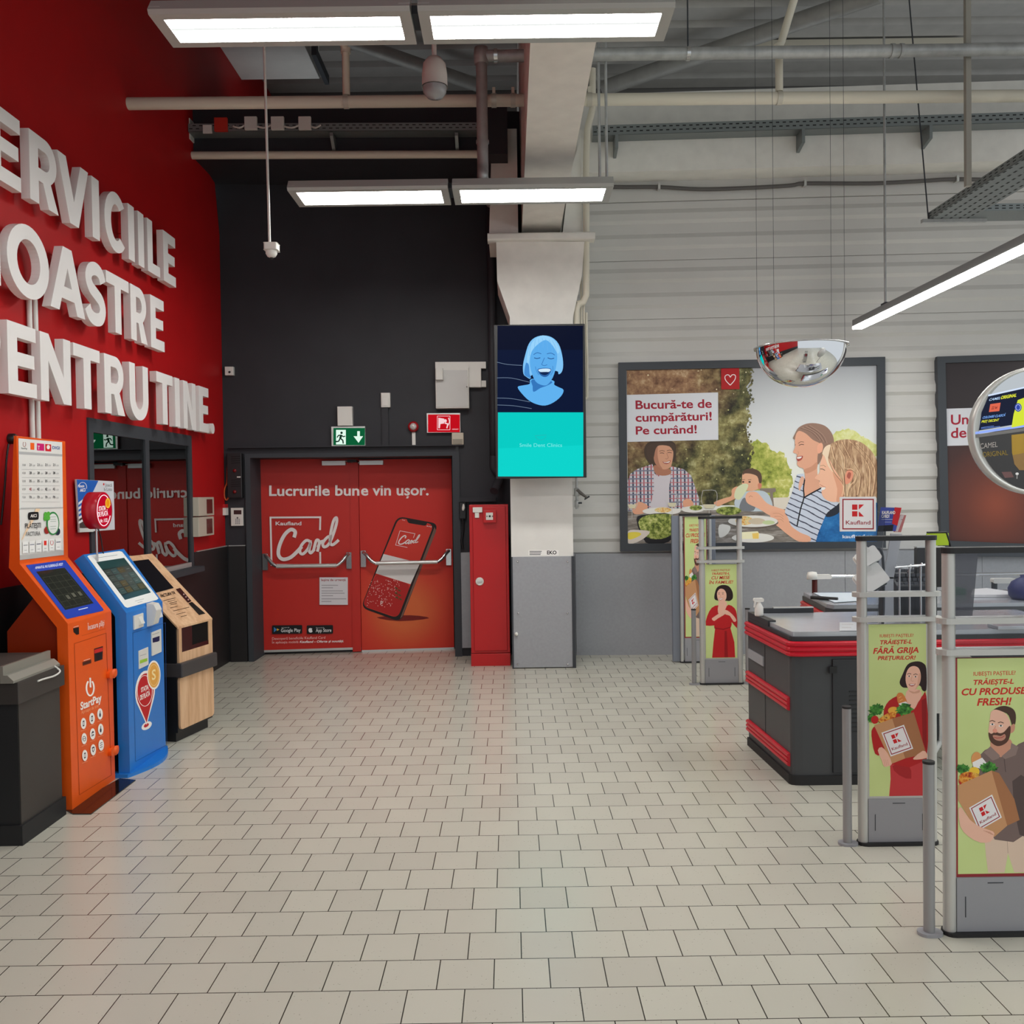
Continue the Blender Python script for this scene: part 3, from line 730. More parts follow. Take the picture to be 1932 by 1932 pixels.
# black amplifier box with orange cable, keypad and small switch at the left of the door
t_ = thing('control_box', 'black control box with two red buttons on the wall left of the door', 'control box', bpt(446, 940))
bwall_box(433, 856, 459, 939, 0.07, mat((30, 29, 31), rough=0.35)).build('box_body', t_, bevel=0.006)
for y in (888, 928):
    p = bpt(443, y, 0.07); G().lathe([(0.018, 0), (0.018, 0.012), (0.012, 0.02), (0, 0.022)], p, mat((120, 14, 20), rough=0.3), 14, BW.n).build('button', t_)
A = Art(BW, base=0.071); A.rect(447, 899, 454, 901, ink(220, 220, 215)); A.build('maker_plate', t_)
A = Art(BW, base=0.071)
for yy in ((862, 866, 870, 874), (906, 910, 914, 918)):
    A = Art(BW, base=0.071)
    for y in yy: A.line([(436, y), (453, y - 1)], 1.2, ink(14, 14, 15))
    A.build('grille', t_)
g = G(); q = [(430, 862), (429, 890), (428, 910), (424, 922), (423, 934), (426, 943), (430, 940), (432, 925), (429, 912)]
g.tube(smooth_path([tuple(bpt(x, y, 0.03)) for x, y in q], 4), 0.008, mat((205, 90, 40), rough=0.4), 8).build('cable_loop', label='orange cable loop hanging beside the black control box', cat='cable')
t_ = thing('alarm_keypad', 'white alarm keypad with dark display mounted left of the door frame', 'keypad', bpt(448, 992))
bwall_box(437.5, 958, 459.5, 992, 0.03, M_PLAS).build('keypad_body', t_, bevel=0.004)
A = Art(BW, base=0.031); A.rect(441, 962.5, 455.5, 970.5, ink(62, 34, 36)); A.disc(448, 977, 1.6, 1.8, ink(90, 90, 92), 10)
for r in range(4):
    for c_ in range(3): A.rect(444 + c_ * 3.2, 979 + r * 2.7, 446.2 + c_ * 3.2, 980.6 + r * 2.7, ink(120, 120, 122))
A.build('display', t_)
t_ = thing('call_button', 'small white box with red top on the edge of the red wall', 'call button', bpt(424, 972))
bwall_box(417, 958, 431, 972, 0.09, M_PLAS).build('button_body', t_, bevel=0.003); bwall_box(417, 951, 430, 958, 0.09, mat((190, 30, 34), rough=0.4)).build('red_top', t_)
# black handset and hose at the right of the door, grey plate
t_ = thing('door_phone', 'black handset with a white grip hanging right of the red door', 'handset', bpt(872, 1015))
bwall_box(867, 948, 880, 978, 0.06, M_BLK).build('handset_body', t_, bevel=0.01)
G().tube([tuple(bpt(874.5, 951, 0.08)), tuple(bpt(874.5, 958, 0.085)), tuple(bpt(873.5, 963, 0.08))], [0.008, 0.018, 0.010], M_PLAS, 10).build('grip', t_)
G().tube(smooth_path([tuple(bpt(x, y, 0.04)) for x, y in ((873, 976), (874, 1000), (871, 1020), (874, 1035))], 4), 0.012, M_BLK, 8).build('cord', t_)
bwall_box(866, 1042, 890, 1222, 0.025, M_GREY, 0.0).build('protection_plate', label='narrow grey steel plate between the red door and the red fire cabinet', cat='protection plate')
bwall_box(433, 839, 876, 846, 0.05, M_BLACK).build('cable_trunking', label='black horizontal cable trunking above the red double door', cat='cable trunking')
bwall_box(868, 938, 936, 947, 0.08, M_BLACK).build('cable_trunking', label='black horizontal trunking above the red fire cabinet', cat='cable trunking')
p0, p1 = BW.at(925, 390, 0.08), BW.at(927, 860, 0.08)
g = G().tube(smooth_path([(p0.x, p0.y, 4.85), (p0.x, p0.y, p1.z + 0.3), (p0.x, p0.y, p1.z)], 2), 0.045, M_BLACK, 14)
g.tube(smooth_path([(p0.x, p0.y, p1.z), (p0.x - 0.0, p0.y, 2.0), (p0.x + 0.06, p0.y, 1.93), (p0.x + 0.06, p0.y - 0.02, 1.9), (p0.x, p0.y - 0.2, 1.75)], 4), 0.045, M_BLACK, 14)
g.build('standpipe', label='black painted standpipe descending the black wall to the fire cabinet', cat='pipe')

# ================================================================ red fire hose cabinet
M_FIRE = mat((186, 22, 26), rough=0.35, spec=0.45)
FY = 8.99
fx0, fx1 = onY(889, 1250, FY).x, onY(963, 1250, FY).x
fz1 = onY(925, 952, FY).z
t_ = thing('fire_cabinet', 'tall red fire hose cabinet standing between the red door and the column', 'fire cabinet', ((fx0 + fx1) / 2, FY + 0.15, 0))
G().box(fx0, fx1, FY, FY + 0.30, 0, 0.125, M_FIRE).build('plinth', t_, bevel=0.003)
G().box(fx0 + 0.002, fx1 - 0.002, FY + 0.004, FY + 0.30, 0.13, fz1, M_FIRE).build('cabinet_body', t_, bevel=0.004)
G().box(fx0 + 0.035, fx1 - 0.028, FY - 0.012, FY + 0.004, 0.155, fz1 - 0.02, M_FIRE).build('door', t_, bevel=0.004)
p = onY(905, 1097, FY - 0.012); hd = G().lathe([(0, 0), (0.038, 0), (0.042, 0.006), (0.036, 0.013), (0.03, 0.012), (0, 0.012)], p, M_PLAS, 22, (0, -1, 0)).build('handle', t_)
G().box(p.x - 0.026, p.x + 0.026, p.y - 0.02, p.y - 0.01, p.z - 0.007, p.z + 0.007, M_ALU).build('latch', hd)
def fbox(x0, y0, x1, y1, d, mt, off=0.012):
    a, c = onY(x0, y1, FY - off), onY(x1, y0, FY - off); return G().box(a.x, c.x, FY - off - d, FY - off, a.z, c.z, mt)
fbox(892, 957, 910, 967, 0.02, M_PLAS).build('white_tag', t_, bevel=0.003); fbox(896, 967, 904, 977, 0.015, M_PLAS).build('white_tag', t_, bevel=0.003)
cp = fbox(912, 962, 936, 986, 0.05, M_FIRE); cp = cp.build('call_point', t_, bevel=0.004)
fbox(917, 967, 930, 981, 0.006, M_PLAS, 0.062).build('call_point_window', cp, bevel=0.001)
A = Art(Plane((0, FY - 0.068, 0), (0, -1, 0)), base=0.001); A.disc(924, 974, 2.0, 2.0, ink(20, 20, 20), 12); A.poly([(918, 972.5), (920.5, 974), (918, 975.5)], ink(20, 20, 20)); A.poly([(930, 972.5), (927.5, 974), (930, 975.5)], ink(20, 20, 20)); A.build('call_point_mark', cp)

# ================================================================ advertising screen on the column
TY = 8.52
sa, sb = onY(938, 901, TY), onY(1101, 613, TY)
t_ = thing('advertising_screen', 'portrait advertising screen with laughing blue woman hung on the column', 'screen', ((sa.x + sb.x) / 2, TY + 0.05, sa.z))
G().box(sa.x - 0.012, sb.x + 0.012, TY + 0.001, TY + 0.07, sa.z - 0.012, sb.z + 0.012, M_BLK).build('casing', t_, bevel=0.004)
G().box(0.15, 0.46, TY + 0.07, CYF + 0.02, sa.z + 0.35, sb.z - 0.35, M_FRAME).build('wall_bracket', t_)
A = Art(Plane((0, TY, 0), (0, -1, 0)), base=0.0005)
K = crop(2.76, 860, 580)
E = lambda r, g, b, k=1.0: lit((r, g, b), k, 'screen_pixels')
A.rect(938.5, 614.5, 1100, 778, E(10, 22, 52)); A.rect(938.5, 614.5, 1100, 660, E(9, 16, 40)); 
A.rect(939.5, 778, 1100.5, 899, E(4, 204, 196))
A.poly([(941, 846), (1100, 840), (1100, 898), (941, 899)], E(10, 212, 204))
for (x0, y0), (x1, y1), (x2, y2) in (((214, 285), (270, 297), (345, 302)), ((214, 367), (290, 368), (385, 390)), ((214, 472), (290, 475), (385, 492)), ((216, 508), (300, 512), (395, 527))):
    A.line(K([(x0, y0), (x1, y1), (x2, y2)]), 0.8, E(120, 140, 165), 4)
A.poly(K([(322, 415), (350, 406), (385, 398), (395, 372), (505, 380), (512, 402), (535, 415), (561, 430), (548, 462), (510, 494), (465, 511), (420, 504), (380, 484), (345, 450)]), E(96, 178, 240), 3)
A.poly(K([(398, 375), (500, 385), (480, 405), (440, 420), (405, 440), (400, 410)]), E(52, 118, 188), 3)
A.poly(K([(352, 345), (350, 300), (362, 245), (380, 190), (410, 158), (455, 146), (500, 156), (535, 190), (553, 245), (559, 300), (552, 335), (535, 348), (520, 330), (400, 350), (388, 372), (365, 360)]), E(128, 196, 246), 3)
A.poly(K([(395, 215), (420, 190), (470, 170), (515, 205), (528, 250), (522, 310), (505, 365), (478, 402), (450, 405), (415, 385), (392, 330), (386, 280)]), E(92, 172, 236), 3)
A.poly(K([(440, 148), (480, 152), (515, 175), (540, 220), (530, 240), (505, 200), (470, 170), (430, 190), (395, 230), (375, 300), (372, 250), (395, 185)]), E(150, 210, 250), 3)
A.poly(K([(365, 290), (380, 300), (384, 345), (392, 368), (372, 362), (356, 345)]), E(70, 140, 210), 3)
for pts in ([(408, 262), (422, 266), (440, 262)], [(478, 262), (495, 268), (512, 264)]): A.line(K(pts), 1.3, E(24, 60, 120), 4)
for pts in ([(405, 246), (424, 236), (445, 242)], [(474, 242), (496, 238), (515, 248)]): A.line(K(pts), 1.2, E(46, 100, 165), 4)
A.line(K([(462, 262), (452, 285), (448, 298), (462, 303), (476, 298)]), 1.1, E(52, 112, 180), 4)
A.poly(K([(426, 322), (450, 316), (478, 316), (497, 322), (490, 346), (470, 362), (448, 358), (432, 342)]), E(44, 100, 168), 3)
A.poly(K([(430, 324), (455, 319), (480, 319), (494, 324), (484, 336), (440, 336)]), E(205, 232, 250), 2)
A.poly(K([(438, 338), (486, 337), (470, 352), (450, 350)]), E(14, 40, 84), 3)
A.line(K([(414, 308), (420, 330), (432, 352)]), 1.0, E(62, 130, 198), 4); A.line(K([(505, 305), (505, 330), (494, 354)]), 1.0, E(62, 130, 198), 4)
for k in range(7): A.line(K([(395 + 18 * k, 160 + abs(3 - k) * 4), (388 + 22 * k, 180 + abs(3 - k) * 10), (382 + 24 * k, 210 + abs(3 - k) * 14)]), 0.6, E(106, 178, 236), 3)
A.text('Smile Dent Clinics', *K([(332, 726), (553, 726), (332, 708)]), E(120, 236, 236), 0.0)
A.ring(*K([(442, 668)])[0], 10, 8, 1.0, E(30, 186, 182), 14, 10, 170); A.line(K([(412, 668), (472, 664)]), 1.2, E(30, 186, 182))
A.build('picture', t_)
# ================================================================ white block letters on the red wall
M_LET = mat((236, 232, 230), rough=0.55, spec=0.3)
XFR = LX + 0.12
def arc(cx_, cy_, rx, ry, a0, a1, n=14):
    return [(cx_ + rx * math.cos(math.radians(a0 + (a1 - a0) * k / n)), cy_ + ry * math.sin(math.radians(a0 + (a1 - a0) * k / n))) for k in range(n + 1)]
def block(ch, w):
    """outlines of a heavy grotesque capital, height 1 and width w: outer loop and counters"""
    s_, b_ = 0.245, 0.20
    if ch == 'I': return [[(0, 0), (w, 0), (w, 1), (0, 1)]]
    if ch == 'L': return [[(0, 0), (w, 0), (w, b_), (s_, b_), (s_, 1), (0, 1)]]
    if ch == 'T': return [[(w / 2 - s_ / 2, 0), (w / 2 + s_ / 2, 0), (w / 2 + s_ / 2, 1 - b_), (w, 1 - b_), (w, 1), (0, 1), (0, 1 - b_), (w / 2 - s_ / 2, 1 - b_)]]
    if ch == 'E': return [[(0, 0), (w, 0), (w, b_), (s_, b_), (s_, 0.41), (w * 0.93, 0.41), (w * 0.93, 0.60), (s_, 0.60), (s_, 1 - b_), (w, 1 - b_), (w, 1), (0, 1)]]
    if ch == 'N': return [[(0, 0), (s_ - 0.02, 0), (s_ - 0.02, 0.60), (w - s_, 0), (w, 0), (w, 1), (w - s_ + 0.02, 1), (w - s_ + 0.02, 0.40), (s_, 1), (0, 1)]]
    k = w / 2 - 0.14
    if ch == 'V': return [[(0, 1), (0.265, 1), (w / 2, 1 - (w / 2 - 0.265) / k * 0.98), (w - 0.265, 1), (w, 1), (w / 2 + 0.14, 0), (w / 2 - 0.14, 0)]]
    if ch == 'A': return [[(0, 0), (0.265, 0), (0.265 + 0.2 * k, 0.2), (w - 0.265 - 0.2 * k, 0.2), (w - 0.265, 0), (w, 0), (w / 2 + 0.14, 1), (w / 2 - 0.14, 1)], [(0.265 + 0.39 * k, 0.39), (w - 0.265 - 0.39 * k, 0.39), (w / 2, (w / 2 - 0.265) / k)]]
    if ch == 'O': return [arc(w / 2, 0.5, w / 2, 0.52, 0, 350, 36), arc(w / 2, 0.5, w / 2 - 0.25, 0.52 - 0.205, 0, 350, 30)]
    if ch == 'C':
        rx = w * 0.56
        return [arc(rx, 0.5, rx, 0.52, 42, 318, 26) + arc(rx, 0.5, rx - 0.25, 0.52 - 0.205, 312, 48, 22)]
    if ch == 'U': return [[(0, 1), (0, 0.38)] + arc(w / 2, 0.38, w / 2, 0.40, 180, 360, 20) + [(w, 1), (w - s_, 1), (w - s_, 0.38)] + arc(w / 2, 0.38, w / 2 - s_, 0.20, 360, 180, 16) + [(s_, 0.38), (s_, 1)]]
    if ch == 'P': return [[(0, 0), (s_, 0), (s_, 0.34), (w - 0.33, 0.34)] + arc(w - 0.33, 0.67, 0.33, 0.33, -90, 90) + [(0, 1)], [(s_, 0.53), (w - 0.34, 0.53)] + arc(w - 0.34, 0.67, 0.13, 0.14, -90, 90, 8) + [(s_, 0.81)]]
    if ch == 'R': return [[(0, 0), (s_, 0), (s_, 0.34), (w * 0.46, 0.34), (w - 0.285, 0), (w, 0), (w * 0.73, 0.385)] + arc(w - 0.36, 0.68, 0.325, 0.32, -50, 90) + [(0, 1)], [(s_, 0.53), (w - 0.37, 0.53)] + arc(w - 0.37, 0.67, 0.13, 0.14, -90, 90, 8) + [(s_, 0.81)]]
    if ch == 'S':
        c_ = smooth_path([(0.87 * w, 0.74), (0.76 * w, 0.87), (0.52 * w, 0.92), (0.26 * w, 0.86), (0.165 * w, 0.72), (0.28 * w, 0.585), (0.52 * w, 0.505), (0.75 * w, 0.42), (0.84 * w, 0.275), (0.73 * w, 0.13), (0.47 * w, 0.08), (0.23 * w, 0.125), (0.10 * w, 0.245)], 4)
        L, R = [], []
        for i, p in enumerate(c_):
            a, d = c_[max(i - 1, 0)], c_[min(i + 1, len(c_) - 1)]; dx, dy = d[0] - a[0], d[1] - a[1]; l = math.hypot(dx, dy); h = 0.108
            L.append((p[0] - dy / l * h, p[1] + dx / l * h)); R.append((p[0] + dy / l * h, p[1] - dx / l * h))
        return [L + R[::-1]]
    return [arc(w / 2, w / 2, w / 2, w / 2, 0, 345, 23)]
def letter(ch, y0, y1, z0, label):
    loops = block(ch, (y1 - y0) / 0.42)
    Q = [[Vector((0, y0 + x * 0.42, z0 + y * 0.42)) for x, y in lp] for lp in loops]
    flat = [p for lp in Q for p in lp]
    tri = geometry.tessellate_polygon(Q)
    g = G(); B0 = XFR - 0.055
    g.add([(XFR, p.y, p.z) for p in flat], [tuple(t) for t in tri], M_LET); g.add([(B0, p.y, p.z) for p in flat], [tuple(t) for t in tri], M_LET)
    for lp in Q:
        n = len(lp)
        g.add([(XFR, p.y, p.z) for p in lp] + [(B0, p.y, p.z) for p in lp], [(i, (i + 1) % n, n + (i + 1) % n, n + i) for i in range(n)], M_LET)
    # spacer pegs behind the letter
    for fy, fz in {'E': ((0.65, 0.1), (0.65, 0.9)), 'L': ((0.65, 0.1),), 'T': ((0.6, 0.9),), 'N': ((0.92, 0.12), (0.92, 0.9)), 'A': ((0.6, 0.3), (0.55, 0.92)), 'R': ((0.55, 0.9), (0.5, 0.44)), 'P': ((0.55, 0.9), (0.5, 0.44)), 'V': ((0.53, 0.08),), 'I': ((0.6, 0.5),), '.': ((0.6, 0.12),)}.get(ch, ((0.62, 0.08),)):
        g.tube([(LX, y0 + fy * (y1 - y0), z0 + fz * 0.42), (B0 + 0.002, y0 + fy * (y1 - y0), z0 + fz * 0.42)], 0.003, M_RED, 8, False)
    g.build('block_letter', label=label, cat='letter', group='white block letters on the red wall')
T1, T2, T3 = 'top row', 'middle row', 'bottom row'
for ch, y0, y1, z, lb in (
    ('E', 5.05, 5.36, 3.54, 'white block letter E cut by the left photo edge in the top row'),
    ('R', 5.46, 5.80, 3.54, 'white block letter R of the top row on the red wall'),
    ('V', 5.80, 6.22, 3.54, 'white block letter V of the top row on the red wall'),
    ('I', 6.27, 6.38, 3.54, 'white block letter I between the V and the C of the top row'),
    ('C', 6.46, 6.80, 3.54, 'white block letter C of the top row on the red wall'),
    ('I', 6.86, 6.97, 3.54, 'white block letter I directly after the C of the top row'),
    ('I', 7.04, 7.15, 3.54, 'white block letter I directly before the L of the top row'),
    ('L', 7.22, 7.47, 3.54, 'white block letter L of the top row on the red wall'),
    ('E', 7.55, 7.82, 3.54, 'white block letter E ending the top row on the red wall'),
    ('N', 4.74, 5.12, 2.94, 'white block letter N starting the middle row at the left photo edge'),
    ('O', 5.19, 5.66, 2.94, 'white block letter O of the middle row on the red wall'),
    ('A', 5.67, 6.13, 2.94, 'white block letter A of the middle row on the red wall'),
    ('S', 6.14, 6.45, 2.94, 'white block letter S of the middle row on the red wall'),
    ('T', 6.46, 6.84, 2.94, 'white block letter T of the middle row on the red wall'),
    ('R', 6.87, 7.18, 2.94, 'white block letter R of the middle row on the red wall'),
    ('E', 7.25, 7.53, 2.94, 'white block letter E ending the middle row on the red wall'),
    ('P', 4.78, 5.10, 2.34, 'white block letter P starting the bottom row at the left photo edge'),
    ('E', 5.17, 5.48, 2.34, 'white block letter E after the P in the bottom row'),
    ('N', 5.53, 5.91, 2.34, 'white block letter N after the first E in the bottom row'),
    ('T', 5.95, 6.33, 2.34, 'white block letter T between N and R in the bottom row'),
    ('R', 6.40, 6.73, 2.34, 'white block letter R of the bottom row on the red wall'),
    ('U', 6.82, 7.17, 2.34, 'white block letter U of the bottom row on the red wall'),
    ('T', 7.34, 7.69, 2.34, 'white block letter T starting the last word of the bottom row'),
    ('I', 7.74, 7.85, 2.34, 'white block letter I of the bottom row above the window'),
    ('N', 7.94, 8.25, 2.34, 'white block letter N of the last word in the bottom row'),
    ('E', 8.34, 8.60, 2.34, 'white block letter E ending the bottom row before the full stop'),
    ('.', 8.66, 8.76, 2.34, 'white round full stop closing the bottom row')):
    letter(ch, y0, y1, z, lb)
# ---------------- small things on the red wall
for k, px in enumerate((59, 70)):
    a, c = onX(px - 2, 545, LX + 0.02), onX(px + 3, 850, LX + 0.02)
    G().tube([(LX + 0.02, c.y, 1.3), (LX + 0.02, c.y, 2.98)], 0.016, M_PLAS, 10).build('conduit', label=('white conduit on the red wall behind the orange kiosk, left of the pair', 'white conduit on the red wall behind the orange kiosk, right of the pair')[k], cat='conduit')
t_ = thing('warning_beacon', 'round black device with hanging cable on the red wall beside the orange kiosk', 'beacon', onX(18, 828, LX))
p = onX(18, 828, LX); G().lathe([(0.032, 0.0), (0.032, 0.03), (0.022, 0.045), (0, 0.05)], p, M_BLK, 18, (1, 0, 0)).build('beacon_body', t_)
G().tube(smooth_path([tuple(onX(x, y, LX + 0.02)) for x, y in ((16, 838), (12, 870), (10, 905), (6, 950), (2, 990))], 4), 0.006, M_BLK, 8).build('cord', t_)
for y0, y1, lb in ((938, 973, 'beige junction box on the red wall, upper one of the stacked pair'), (975, 1011, 'beige junction box on the red wall, lower one of the stacked pair')):
    a, c = onX(373, (y0 + y1) / 2, LX + 0.06), onX(402, (y0 + y1) / 2, LX + 0.06); zz0, zz1 = onX(388, y1, LX + 0.06).z, onX(388, y0, LX + 0.06).z
    t_ = thing('junction_box', lb, 'junction box', (LX + 0.03, (a.y + c.y) / 2, zz0))
    G().box(LX, LX + 0.07, a.y, c.y, zz0, zz1, mat((196, 186, 170), rough=0.45)).build('box_body', t_, bevel=0.004)
    G().box(LX + 0.069, LX + 0.075, a.y + (c.y - a.y) * 0.5, c.y - 0.06, zz0 + 0.02, zz1 - 0.02, mat((86, 38, 34), rough=0.2)).build('window_strip', t_)
a, c = onX(359, 258, LX), onX(365, 233, LX)
G().box(LX, LX + 0.01, a.y - 0.03, c.y + 0.03, a.z - 0.03, c.z, M_PLAS).build('cover_plate', label='small pale plate high on the red wall near the black wall', cat='plate')

# ================================================================ low black counter in the left corner
t_ = thing('side_counter', 'low black and charcoal side counter at the left edge before the orange kiosk', 'counter', (-2.72, 4.69, 0))
M_CH = mat((58, 54, 51), rough=0.45, noise=0.06, scale=5)
cz1 = onX(119, 1255, -2.46).z
G().box(-2.965, -2.475, 4.49, 4.90, 0.08, cz1 - 0.11, M_CH).build('counter_body', t_)
G().box(-2.965, -2.462, 4.472, 4.915, 0.0, 0.10, M_RUB).build('plinth', t_)
G().box(-2.965, -2.458, 4.46, 4.925, cz1 - 0.11, cz1, M_CH).build('counter_top', t_, bevel=0.003)
G().box(-2.965, -2.48, 4.485, 4.49, 0.10, cz1 - 0.11, M_RUB).build('front_panel', t_)
t_ = thing('display_tray', 'grey metal display tray lying on the low black counter', 'tray', (-2.72, 4.70, cz1))
M_TR = mat((150, 148, 138), rough=0.4, metal=0.3)
G().prism([(-2.47, 4.44, cz1 + 0.012), (-2.50, 4.44, cz1 + 0.04), (-2.52, 4.44, cz1 + 0.04), (-2.52, 4.44, cz1 + 0.085), (-2.535, 4.44, cz1 + 0.085), (-2.535, 4.44, cz1), (-2.47, 4.44, cz1)], (0, 0.46, 0), M_TR).build('rim', t_)
G().box(-2.96, -2.535, 4.44, 4.90, cz1, cz1 + 0.075, mat((70, 68, 64), rough=0.5)).build('tray_base', t_)
G().tube(smooth_path([(-2.47, 4.84, cz1 + 0.01), (-2.445, 4.85, cz1 - 0.02), (-2.45, 4.80, cz1 - 0.035), (-2.45, 4.70, cz1 - 0.03), (-2.455, 4.64, cz1 - 0.03)], 5), 0.005, M_PLAS, 8).build('cable', label='white cable hooked on the edge of the grey tray', cat='cable')

# ================================================================ payment kiosks
def shell(P, t, y0, y1, mt):
    """folded sheet-metal front: outline of (x, z) points pushed back by t, from y0 to y1"""
    n = len(P); back = []
    for i in range(n):
        a = P[max(i - 1, 0)]; c = P[min(i + 1, n - 1)]
        d1 = (P[i][0] - a[0], P[i][1] - a[1]); d2 = (c[0] - P[i][0], c[1] - P[i][1])
        if i == 0: d1 = d2
        if i == n - 1: d2 = d1
        l1, l2 = math.hypot(*d1), math.hypot(*d2)
        n1 = (-d1[1] / l1, d1[0] / l1); n2 = (-d2[1] / l2, d2[0] / l2)
        m_ = (n1[0] + n2[0], n1[1] + n2[1]); L2 = (m_[0] ** 2 + m_[1] ** 2) / 2
        back.append((P[i][0] + m_[0] * t / L2, P[i][1] + m_[1] * t / L2))
    loop = [(x, y0, z) for x, z in P] + [(x, y0, z) for x, z in reversed(back)]
    return G().prism(loop, (0, y1 - y0, 0), mt), back
# ---- orange kiosk
M_OR = mat((236, 92, 20), rough=0.38, spec=0.45, noise=0.03, scale=6)
OY0, OY1 = 4.97, 5.47
b0, b1_, b2_, b3 = onY(137, 1529, OY0), onY(127, 1177, OY0), onY(37, 1064, OY0), onY(31, 822, OY0)
oxf = (b0.x + b1_.x) / 2; OY1 = onX(215, 1370, oxf).y; oxb = (b2_.x + b3.x) / 2
PO = [(oxf, 0.0), (oxf, b1_.z), (oxb, b2_.z), (oxb, b3.z)]
t_ = thing('payment_kiosk', 'orange payment kiosk with tall price board beside the low black counter', 'kiosk', (oxf - 0.2, 5.22, 0))
_, bk = shell(PO, 0.06, OY0, OY1, M_OR); bk[-1] = (oxb - 0.014, b3.z)
G().prism([(x, OY0, z) for x, z in PO] + [(x, OY0, z) for x, z in reversed(bk)], (0, OY1 - OY0, 0), M_OR).build('front_shell', t_, bevel=0.004)
G().prism([(oxf - 0.05, OY0 + 0.05, 0.0), (oxf - 0.05, OY0 + 0.05, b1_.z - 0.05), (oxf - 0.20, OY0 + 0.05, b2_.z - 0.18), (LX + 0.16, OY0 + 0.05, b2_.z - 0.38), (LX + 0.16, OY0 + 0.05, 0.0)], (0, OY1 - OY0 - 0.10, 0), mat((150, 46, 14), rough=0.3, spec=0.5)).build('rear_body', t_)
G().prism([tuple(onZ(x, y, 0)) for x, y in ((122, 1528), (137, 1537), (172, 1537), (256, 1473), (226, 1470))], (0, 0, 0.006), mat((30, 24, 22), rough=0.12, spec=0.6)).build('base_plate', t_)
FP = Plane((oxf, 0, 0), (1, 0, 0)); SP = plane3((oxf, OY0, b1_.z), (oxb, OY0, b2_.z), (oxf, OY1, b1_.z)); HP = Plane((oxb, 0, 0), (1, 0, 0))
K2 = crop(3.115, 0, 1000); K1 = crop(4.2, 0, 760)
A = Art(FP, base=0.001); W_ = ink(238, 232, 226); DO = ink(150, 52, 12)
def t2(A, s, c0, c1, ct, mt, off=0.01, Kf=K2): p = Kf([c0, c1, ct]); A.text(s, p[0], p[1], p[2], mt, off)
A.line(K2([(437, 668), (624, 606), (655, 1440), (467, 1556), (437, 668)]), 0.7, DO)
A.line(K2([(480, 622), (620, 580)]), 0.4, DO)
t2(A, 'Încasare plăți', (517, 588), (612, 560), (517, 556), W_, 0.0)
A.poly(K2([(430, 578), (464, 570), (465, 612), (450, 616), (433, 600)]), ink(24, 14, 10)); A.line(K2([(432, 572), (462, 563)]), 0.6, W_)
A.poly(K2([(553, 698), (605, 682), (603, 760), (556, 775)]), ink(46, 22, 18)); A.poly(K2([(555, 704), (603, 690), (603, 712), (556, 726)]), ink(196, 36, 30)); A.poly(K2([(565, 728), (598, 718), (596, 756), (568, 766)]), ink(22, 16, 16))
A.poly(K2([(485, 776), (536, 760), (537, 782), (486, 798)]), ink(92, 36, 16)); A.line(K2([(492, 785), (530, 773)]), 1.6, ink(30, 16, 12)); A.line(K2([(492, 768), (530, 756)]), 0.7, W_)
A.ring(*K2([(530, 928)])[0], 7.0, 14.5, 3.0, W_, 26, -60, 240); A.line(K2([(530, 868), (532, 925)]), 3.2, W_)
t2(A, 'StartPay', (474, 1060), (598, 1006), (472, 1014), W_, 0.03)
t2(A, 'Aproape de tine', (478, 1082), (580, 1040), (477, 1062), ink(246, 170, 120), 0.0)
ic = [(491, 1137), (541, 1108), (588, 1081), (495, 1226), (545, 1198), (592, 1171), (499, 1325), (548, 1292), (595, 1264)]
DK = ink(40, 40, 60)
for i, c_ in enumerate(ic):
    x, y = K2([c_])[0]; A.disc(x, y, 5.2, 10.6, W_, 20)
    if i in (0, 1, 6): A.poly([(x - 1.6, y - 4.5), (x + 1.6, y - 6), (x + 1.6, y + 4.5), (x - 1.6, y + 6)], DK); A.poly([(x - 0.8, y - 2.5), (x + 0.8, y - 3.4), (x + 0.8, y + 2.5), (x - 0.8, y + 3.4)], W_)
    elif i in (2, 5): A.disc(x, y + 2, 1.6, 4, DK, 12); A.poly([(x - 0.7, y - 1), (x + 0.7, y - 1.5), (x + 0.5, y - 6.5), (x - 0.5, y - 6)], DK)
    elif i == 4: A.poly([(x - 3, y), (x, y - 6), (x + 3, y - 3)], DK); A.line([(x - 2.4, y + 4.5), (x + 2.6, y + 1.5)], 1.4, DK); [A.line([(x + d, y), (x + d, y + 3)], 0.8, DK) for d in (-1.6, 0, 1.6)]
    elif i == 3: A.ring(x, y, 2.8, 4.6, 1.0, DK, 14); A.line([(x - 2, y + 1), (x + 2, y - 1)], 1.0, DK)
    elif i == 7: A.poly([(x - 2.6, y - 4), (x, y - 6), (x + 2.6, y - 6), (x + 2, y + 1), (x, y + 5), (x - 2, y + 2)], DK); A.poly([(x - 1.4, y - 2.4), (x + 1.4, y - 4), (x + 1, y), (x, y + 2.6), (x - 1, y + 1)], W_)
    else: [A.line([(x - 2.2, y + d + 1), (x + 2.2, y + d - 1.4)], 1.1, DK) for d in (-4, 0, 4)]
    A.line([(x - 5, y + 14.5), (x + 5, y + 11)], 0.6, ink(246, 180, 140))
A.build('front_print', t_)
for py in (1270, 1415):
    q = onY(214, py, OY1 - 0.02); zz = q.z
    G().rbox(oxf - 0.01, oxf + 0.022, OY1 - 0.09, OY1 + 0.012, zz - 0.022, zz + 0.022, M_OR, r=0.018, axis='x').lathe([(0.03, 0.0), (0.022, 0.01), (0.012, 0.012), (0.0, 0.012)], (oxf + 0.022, OY1 - 0.03, zz), M_OR, 16, (1, 0, 0)).build('padlock_lug', t_, bevel=0.003)
A = Art(SP, base=0.002)
A.poly(K1([(205, 1287), (512, 1246), (520, 1250), (822, 1638), (815, 1648), (535, 1712), (524, 1706)]), ink(22, 58, 170))
